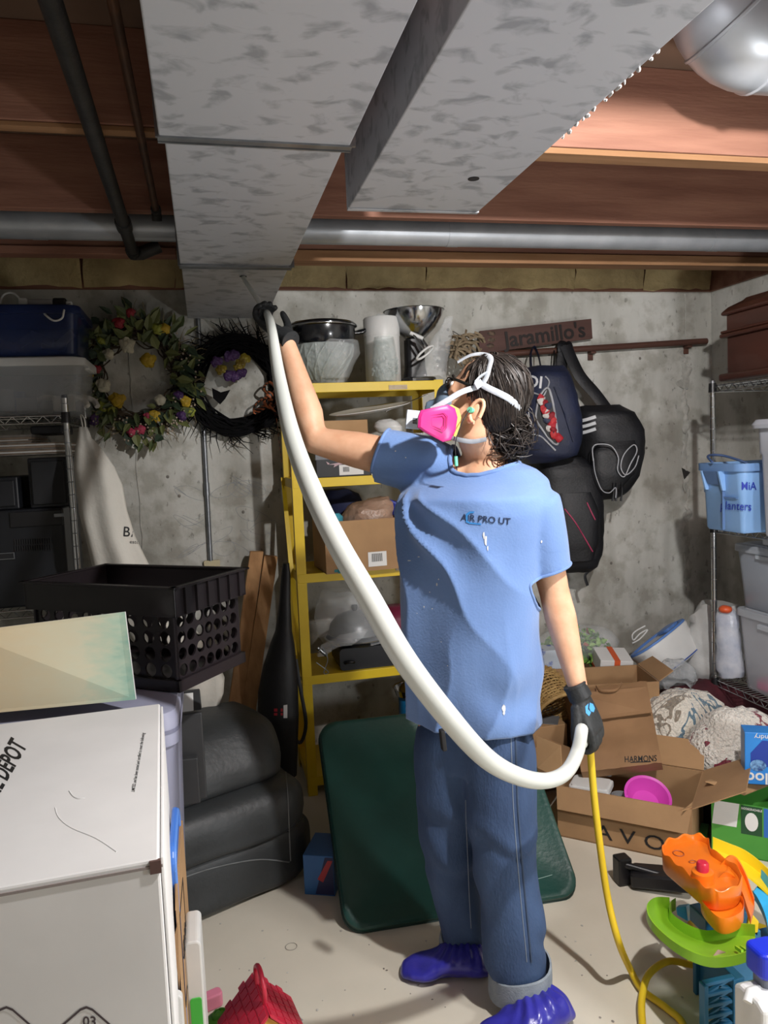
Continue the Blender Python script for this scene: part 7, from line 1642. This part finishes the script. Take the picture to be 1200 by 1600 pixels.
# painted canvas leaning on the crate
cv = thing('painted_canvas', 'small canvas fading from beige to pale green leaning on the crate', 'canvas', at(100, 1105, Z=BZ))
cq = [at(-60, 1119, Z=BZ+.002), at(212, 1093, Z=BZ+.002)]; tpY = FRt0.y-.02
cq += [at(195, 956, Y=tpY-.01), at(-60, 988, Y=tpY-.05)]
mc = mat('canvas_wash', 'b9b596'); nt = mc.node_tree; tc = nt.nodes.new('ShaderNodeTexCoord'); sxz = nt.nodes.new('ShaderNodeSeparateXYZ'); nz = nt.nodes.new('ShaderNodeTexNoise'); nz.inputs['Scale'].default_value = 9; nz.inputs['Detail'].default_value = 6
ad = nt.nodes.new('ShaderNodeMath'); ad.operation = 'MULTIPLY_ADD'; ad.inputs[1].default_value = .3; crp = nt.nodes.new('ShaderNodeValToRGB'); e = crp.color_ramp.elements
nt.links.new(tc.outputs['Generated'], sxz.inputs[0]); nt.links.new(tc.outputs['Generated'], nz.inputs['Vector']); nt.links.new(nz.outputs['Fac'], ad.inputs[0]); sc_ = nt.nodes.new('ShaderNodeMath'); sc_.operation = 'MULTIPLY'; sc_.inputs[1].default_value = .82; nt.links.new(sxz.outputs['X'], sc_.inputs[0]); nt.links.new(sc_.outputs[0], ad.inputs[2]); nt.links.new(ad.outputs[0], crp.inputs[0])
e[0].position = .3; e[0].color = srgb('c6b594'); e[1].position = 1.0; e[1].color = srgb('7fa596'); x_ = e.new(.72); x_.color = srgb('c0bda4'); x_ = e.new(.88); x_.color = srgb('a4b8a4'); nt.links.new(crp.outputs[0], nt.nodes['Principled BSDF'].inputs['Base Color']); nt.nodes['Principled BSDF'].inputs['Roughness'].default_value = .8
build('canvas_face', MB().plate(cq, .002), mc, cv, world=True); nn = (cq[1]-cq[0]).cross(cq[3]-cq[0]).normalized(); nn = nn if nn.y > 0 else -nn
build('stretcher', MB().plate([p+nn*.0025 for p in cq], .015) if False else MB().hexa([cq[0]+nn*.002, cq[1]+nn*.002, cq[1]+nn*.014, cq[0]+nn*.014, cq[3]+nn*.002, cq[2]+nn*.002, cq[2]+nn*.014, cq[3]+nn*.014]), M_['paper'], cv, world=True)
# dark grey unit with white sheet
du = thing('dark_grey_unit', 'dark grey box unit with a white sheet on top beside the tote', 'equipment', at(295, 1290, Y=2.5)); xq, xp = at(262, 1100, Y=2.45).x, at(315, 1100, Y=2.45).x
zq = at(300, 1112, Y=2.42).z; zq2 = at(300, 1066, Y=2.6).z
M_['dgrey'] = mat('dark_grey_plastic', '3a3b3d', '323335', 8, .5)
zu0 = at(290, 1252, Y=2.40).z
build('housing', MB().box((xq-.05, 2.40, zu0), (xp, 2.42, zq)).box((xq-.05, 2.42, zu0), (xp-.02, 2.5, zq-.02)), M_['dgrey'], du, world=True, bevel=.004)
build('raised_lid', MB().hexa([(xq-.05, 2.425, zq-.0), (xp, 2.425, zq), (xp, 2.445, zq), (xq-.05, 2.445, zq), (xq-.05, 2.50, zq2), (xp-.004, 2.50, zq2), (xp-.004, 2.52, zq2), (xq-.05, 2.52, zq2)]), M_['dgrey'], du, world=True, bevel=.003)
def lidp(x, t_): return V((x, 2.4235+.075*t_, zq+(zq2-zq)*t_))
build('white_sheet', MB().plate([lidp(xq-.03, .04)-V((0, .002, 0)), lidp(xp-.025, .04)-V((0, .002, 0)), lidp(xp-.025, .93)-V((0, .002, 0)), lidp(xq-.03, .93)-V((0, .002, 0))], .001), M_['paper'], du, world=True)
build('lower_step', MB().box((xq-.05, 2.37, zu0), (xp-.02, 2.40, zq-.13)), M_['dgrey'], du, world=True, bevel=.004)
# slim brown carton, blue lid, white and green tray, white frame
def xside(y): return FRc.x+(y-FRc.y)*vy.x/vy.y+.012
bx0 = xside(1.48); bx1 = xside(1.83)
fb = thing('flattened_carton', 'slim brown cardboard carton squeezed against the white box', 'box', (bx0+.04, 1.62, 0)); xe = max(at(294, 1420, Y=1.83).x, bx1+.022)
zt1 = at(290, 1290, Y=1.80).z; zt0 = at(288, 1420, Y=1.48).z
fbo = build('carton', MB().hexa([(bx0, 1.48, .001), (xe-.005, 1.48, .001), (xe, 1.83, .001), (bx1, 1.83, .001), (bx0, 1.48, zt0), (xe-.005, 1.48, zt0), (xe, 1.83, zt1), (bx1, 1.83, zt1)]), M_['card2'], fb, world=True, bevel=.003)
build('torn_flap', MB().plate([(bx0, 1.475, zt0-.02), (xe-.012, 1.47, zt0-.05), (xe-.006, 1.45, zt0-.14), (bx0, 1.455, zt0-.12)], .004).wob(.004, 30, 3), M_['card'], fb, world=True)
sqm = MB()
fz = V((xe-.004, 1.68, 0))
for (y0, y1, z0, z1) in ((1.56, 1.565, .42, .62), (1.70, 1.705, .42, .62), (1.56, 1.705, .42, .425), (1.56, 1.705, .615, .62)):
    xx = lambda y: xe-.005+.005*(y-1.48)/.35+.0012
    sqm.plate([(xx(y0), y0, z0), (xx(y1), y1, z0), (xx(y1), y1, z1), (xx(y0), y0, z1)], .0008)
build('printed_frame', sqm, M_['ink'], fb, world=True)['kind'] = 'stuff'
text('CHAI', frame(V((xe-.001, 1.635, .52)), V((0.0143, 1, 0)), V((0, 0, 1))), .05, M_['ink'], fb)
blx = at(297, 1300, Y=2.02).x
bl2 = thing('plastic_sheet', 'blue plastic sheet standing in the slim brown carton', 'panel', (blx-.1, 2.04, 0)); zbl = at(290, 1266, Y=2.02).z
zbl = at(290, 1266, Y=1.76).z; blx = (bx1+xe)/2+.006
Mbl = Matrix.Translation((blx-.014, 1.69, zbl/2+.003)) @ Matrix.Rotation(R(90), 4, 'Z') @ Matrix.Rotation(R(90), 4, 'X')
build('lid_panel', MB().prism(rrect(.24, zbl, .04), .012, 0, Mbl), mat('lid_blue', '3f74c8', '386ac0', 5, .4), bl2, world=True, bevel=.004)
build('lid_edge', MB().tube([Mbl @ V((x*.97, y*.985, .012)) for x, y in rrect(.24, zbl, .04)], .004, 6, loop=True), mat('lid_blue2', '5585d2', None, rough=.4), bl2, world=True, smooth=60)
wtx = at(304, 1530, Y=1.62).x; zwt = at(305, 1472, Y=1.62).z
wt2 = thing('white_tray', 'white plastic tray with green inset standing beside the brown carton', 'tray', (wtx, 1.64, 0))
build('tray_frame', MB().prism(rrect(.036, zwt, .012), .12, 0, Matrix.Translation((wtx, 1.74, zwt/2+.001)) @ Matrix.Rotation(R(90), 4, 'X')), M_['white'], wt2, world=True, bevel=.004)
build('green_inset', MB().prism(rrect(.024, zwt*.72, .006), .004, 0, Matrix.Translation((wtx, 1.621, zwt*.40)) @ Matrix.Rotation(R(90), 4, 'X')), mat('inset_green', '3fae3f', None, rough=.4), wt2, world=True)
fx = at(286, 1575, Y=1.42).x; zfx = at(280, 1556, Y=1.42).z
wf2 = thing('framed_panel', 'white framed grey panel standing at the lower left by the white box', 'panel', (fx-.06, 1.43, 0))
build('frame_body', MB().prism(rrect(.14, zfx, .012), .02, 0, Matrix.Translation((fx-.07, 1.44, zfx/2+.001)) @ Matrix.Rotation(R(90), 4, 'X')), M_['white'], wf2, world=True, bevel=.003)
build('grey_panel', MB().prism(rrect(.105, zfx-.035, .004), .003, 0, Matrix.Translation((fx-.07, 1.419, zfx/2)) @ Matrix.Rotation(R(90), 4, 'X')), mat('panel_grey', '8f9aa8', None, rough=.25), wf2, world=True)
# small toys on the floor
hc0 = at(412, 1625, Z=.08)
MH = Matrix.Translation((hc0.x, hc0.y+.02, 0)) @ Matrix.Rotation(R(100), 4, 'Z') @ Matrix.Scale(1.3, 4)
th_ = thing('toy_house', 'red roofed toy house with carry handle on the floor', 'toy', (hc0.x, hc0.y+.02, 0))
M_['rtoy'] = mat('red_toy', 'c62c45', 'b9263d', 8, .35); M_['oyt'] = mat('amber_toy', 'd8a03a', None, rough=.4)
build('house_body', MB().box((-.055, -.06, .001), (.055, .06, .075), 0, MH), M_['oyt'], th_, world=True, bevel=.006)
gb_ = MB(); 
for x in (-.055, .052): gb_.add([(x, -.06, .075), (x+.003, -.06, .075), (x+.003, .06, .075), (x, .06, .075), (x, 0, .135), (x+.003, 0, .135)], [(0, 3, 4), (1, 2, 5), (0, 1, 5, 4), (2, 3, 4, 5)], 0, MH)
build('gable', gb_, M_['oyt'], th_, world=True)
for s in (-1, 1):
    rp = build('roof_panel', MB().hexa([(-.066, s*.078, .062), (.066, s*.078, .062), (.066, s*.002, .14), (-.066, s*.002, .14), (-.066, s*.076, .07), (.066, s*.076, .07), (.066, 0, .149), (-.066, 0, .149)], 0, MH), M_['rtoy'], th_, world=True, bevel=.002)
    for r_ in range(5):
        for c_ in range(6):
            t_ = (r_+.5)/5; y = s*(.074-.072*t_); z = .0715+.076*t_; x = -.055+c_*.0215+(.01 if r_ % 2 else 0)
            build('shingle', MB().cbox((0, 0, 0), (.0185, .0165, .003), 0, MH @ Matrix.Translation((x, y, z)) @ Matrix.Rotation(-s*R(46), 4, 'X')), M_['rtoy'], rp, world=True)
build('carry_handle', MB().tube(spline([MH @ V(p) for p in ((-.03, 0, .145), (-.034, 0, .175), (-.012, 0, .195), (.012, 0, .195), (.034, 0, .175), (.03, 0, .145))], 5), .0065, 8), M_['rtoy'], th_, world=True, smooth=60)
hg = at(346, 1600, Z=.05)
ht_ = thing('green_toy_hat', 'round lime green toy dome beside the red toy house', 'toy', (hg.x, hg.y, 0))
build('dome', MB().lathe([(.0, .001), (.055, .001), (.058, .01), (.052, .04), (.036, .066), (.016, .078), (.012, .085), (0, .087)], 28).wob(.003, 40, 2), mat('green_toy', '5fae2c', None, rough=.4), ht_, smooth=60)
build('swirl', MB().tube([(.03*(1-t_/14)*math.cos(t_*.7), .03*(1-t_/14)*math.sin(t_*.7), .068+.0015*t_) for t_ in range(13)], .006, 6), mat('green_toy2', '4f9a22', None, rough=.4), ht_, smooth=60)
pp_ = at(328, 1590, Z=.03)
tag(build('pink_toy_block', MB().prism(rrect(.07, .035, .012), .04, 0, Matrix.Translation((pp_.x, pp_.y+.08, .001)) @ Matrix.Rotation(R(20), 4, 'Z')), mat('pink_toy', 'd67f96', None, rough=.4), bevel=.004), 'small pink toy piece behind the green toy dome', 'toy')
fn = at(452, 1600, Z=.02)
wfn = thing('toy_fence', 'white plastic toy fence piece at the right of the red toy house', 'toy', (fn.x, fn.y, 0)); Mfn = Matrix.Translation((fn.x-.02, fn.y+.06, .001)) @ Matrix.Rotation(R(-62), 4, 'Z')
for k in range(5): build('picket', MB().prism([(-.009, 0), (.009, 0), (.009, .05), (0, .064), (-.009, .05)], .006, 0, Mfn @ Matrix.Translation((k*.024, 0, 0)) @ Matrix.Rotation(R(90), 4, 'X')), M_['white'], wfn, world=True)
for z in (.015, .04): build('fence_rail', MB().box((-.012, 0, z), (.108, .005, z+.008), 0, Mfn), M_['white'], wfn, world=True)
# dust, scuffs and crumbs on the floor
rnd = random.Random(77); cm = MB()
for k in range(60):
    p = at(rnd.uniform(300, 1080), rnd.uniform(1440, 1600), Z=.0008); r_ = rnd.uniform(.0015, .0045); cm.ell((p.x, p.y, .0012), (r_, r_*rnd.uniform(.5, 1.5), .0012), 6, 4)
tag(build('floor_crumbs', cm, mat('crumb', '6d665c', 'd5d2cb', 3, .8)), 'scattered dust and paper crumbs on the concrete floor', 'debris', kind='stuff')
ri_ = MB().tube([at(455, 1479, Z=.0008)+V((.018*math.cos(a), .018*math.sin(a), 0)) for a in np.linspace(0, 2*PI, 24, False)], .0012, 4, loop=True)
fo = bpy.data.objects['floor']; build('ring_stain', ri_, mat('stain', '8a857b', None, rough=.7), fo)
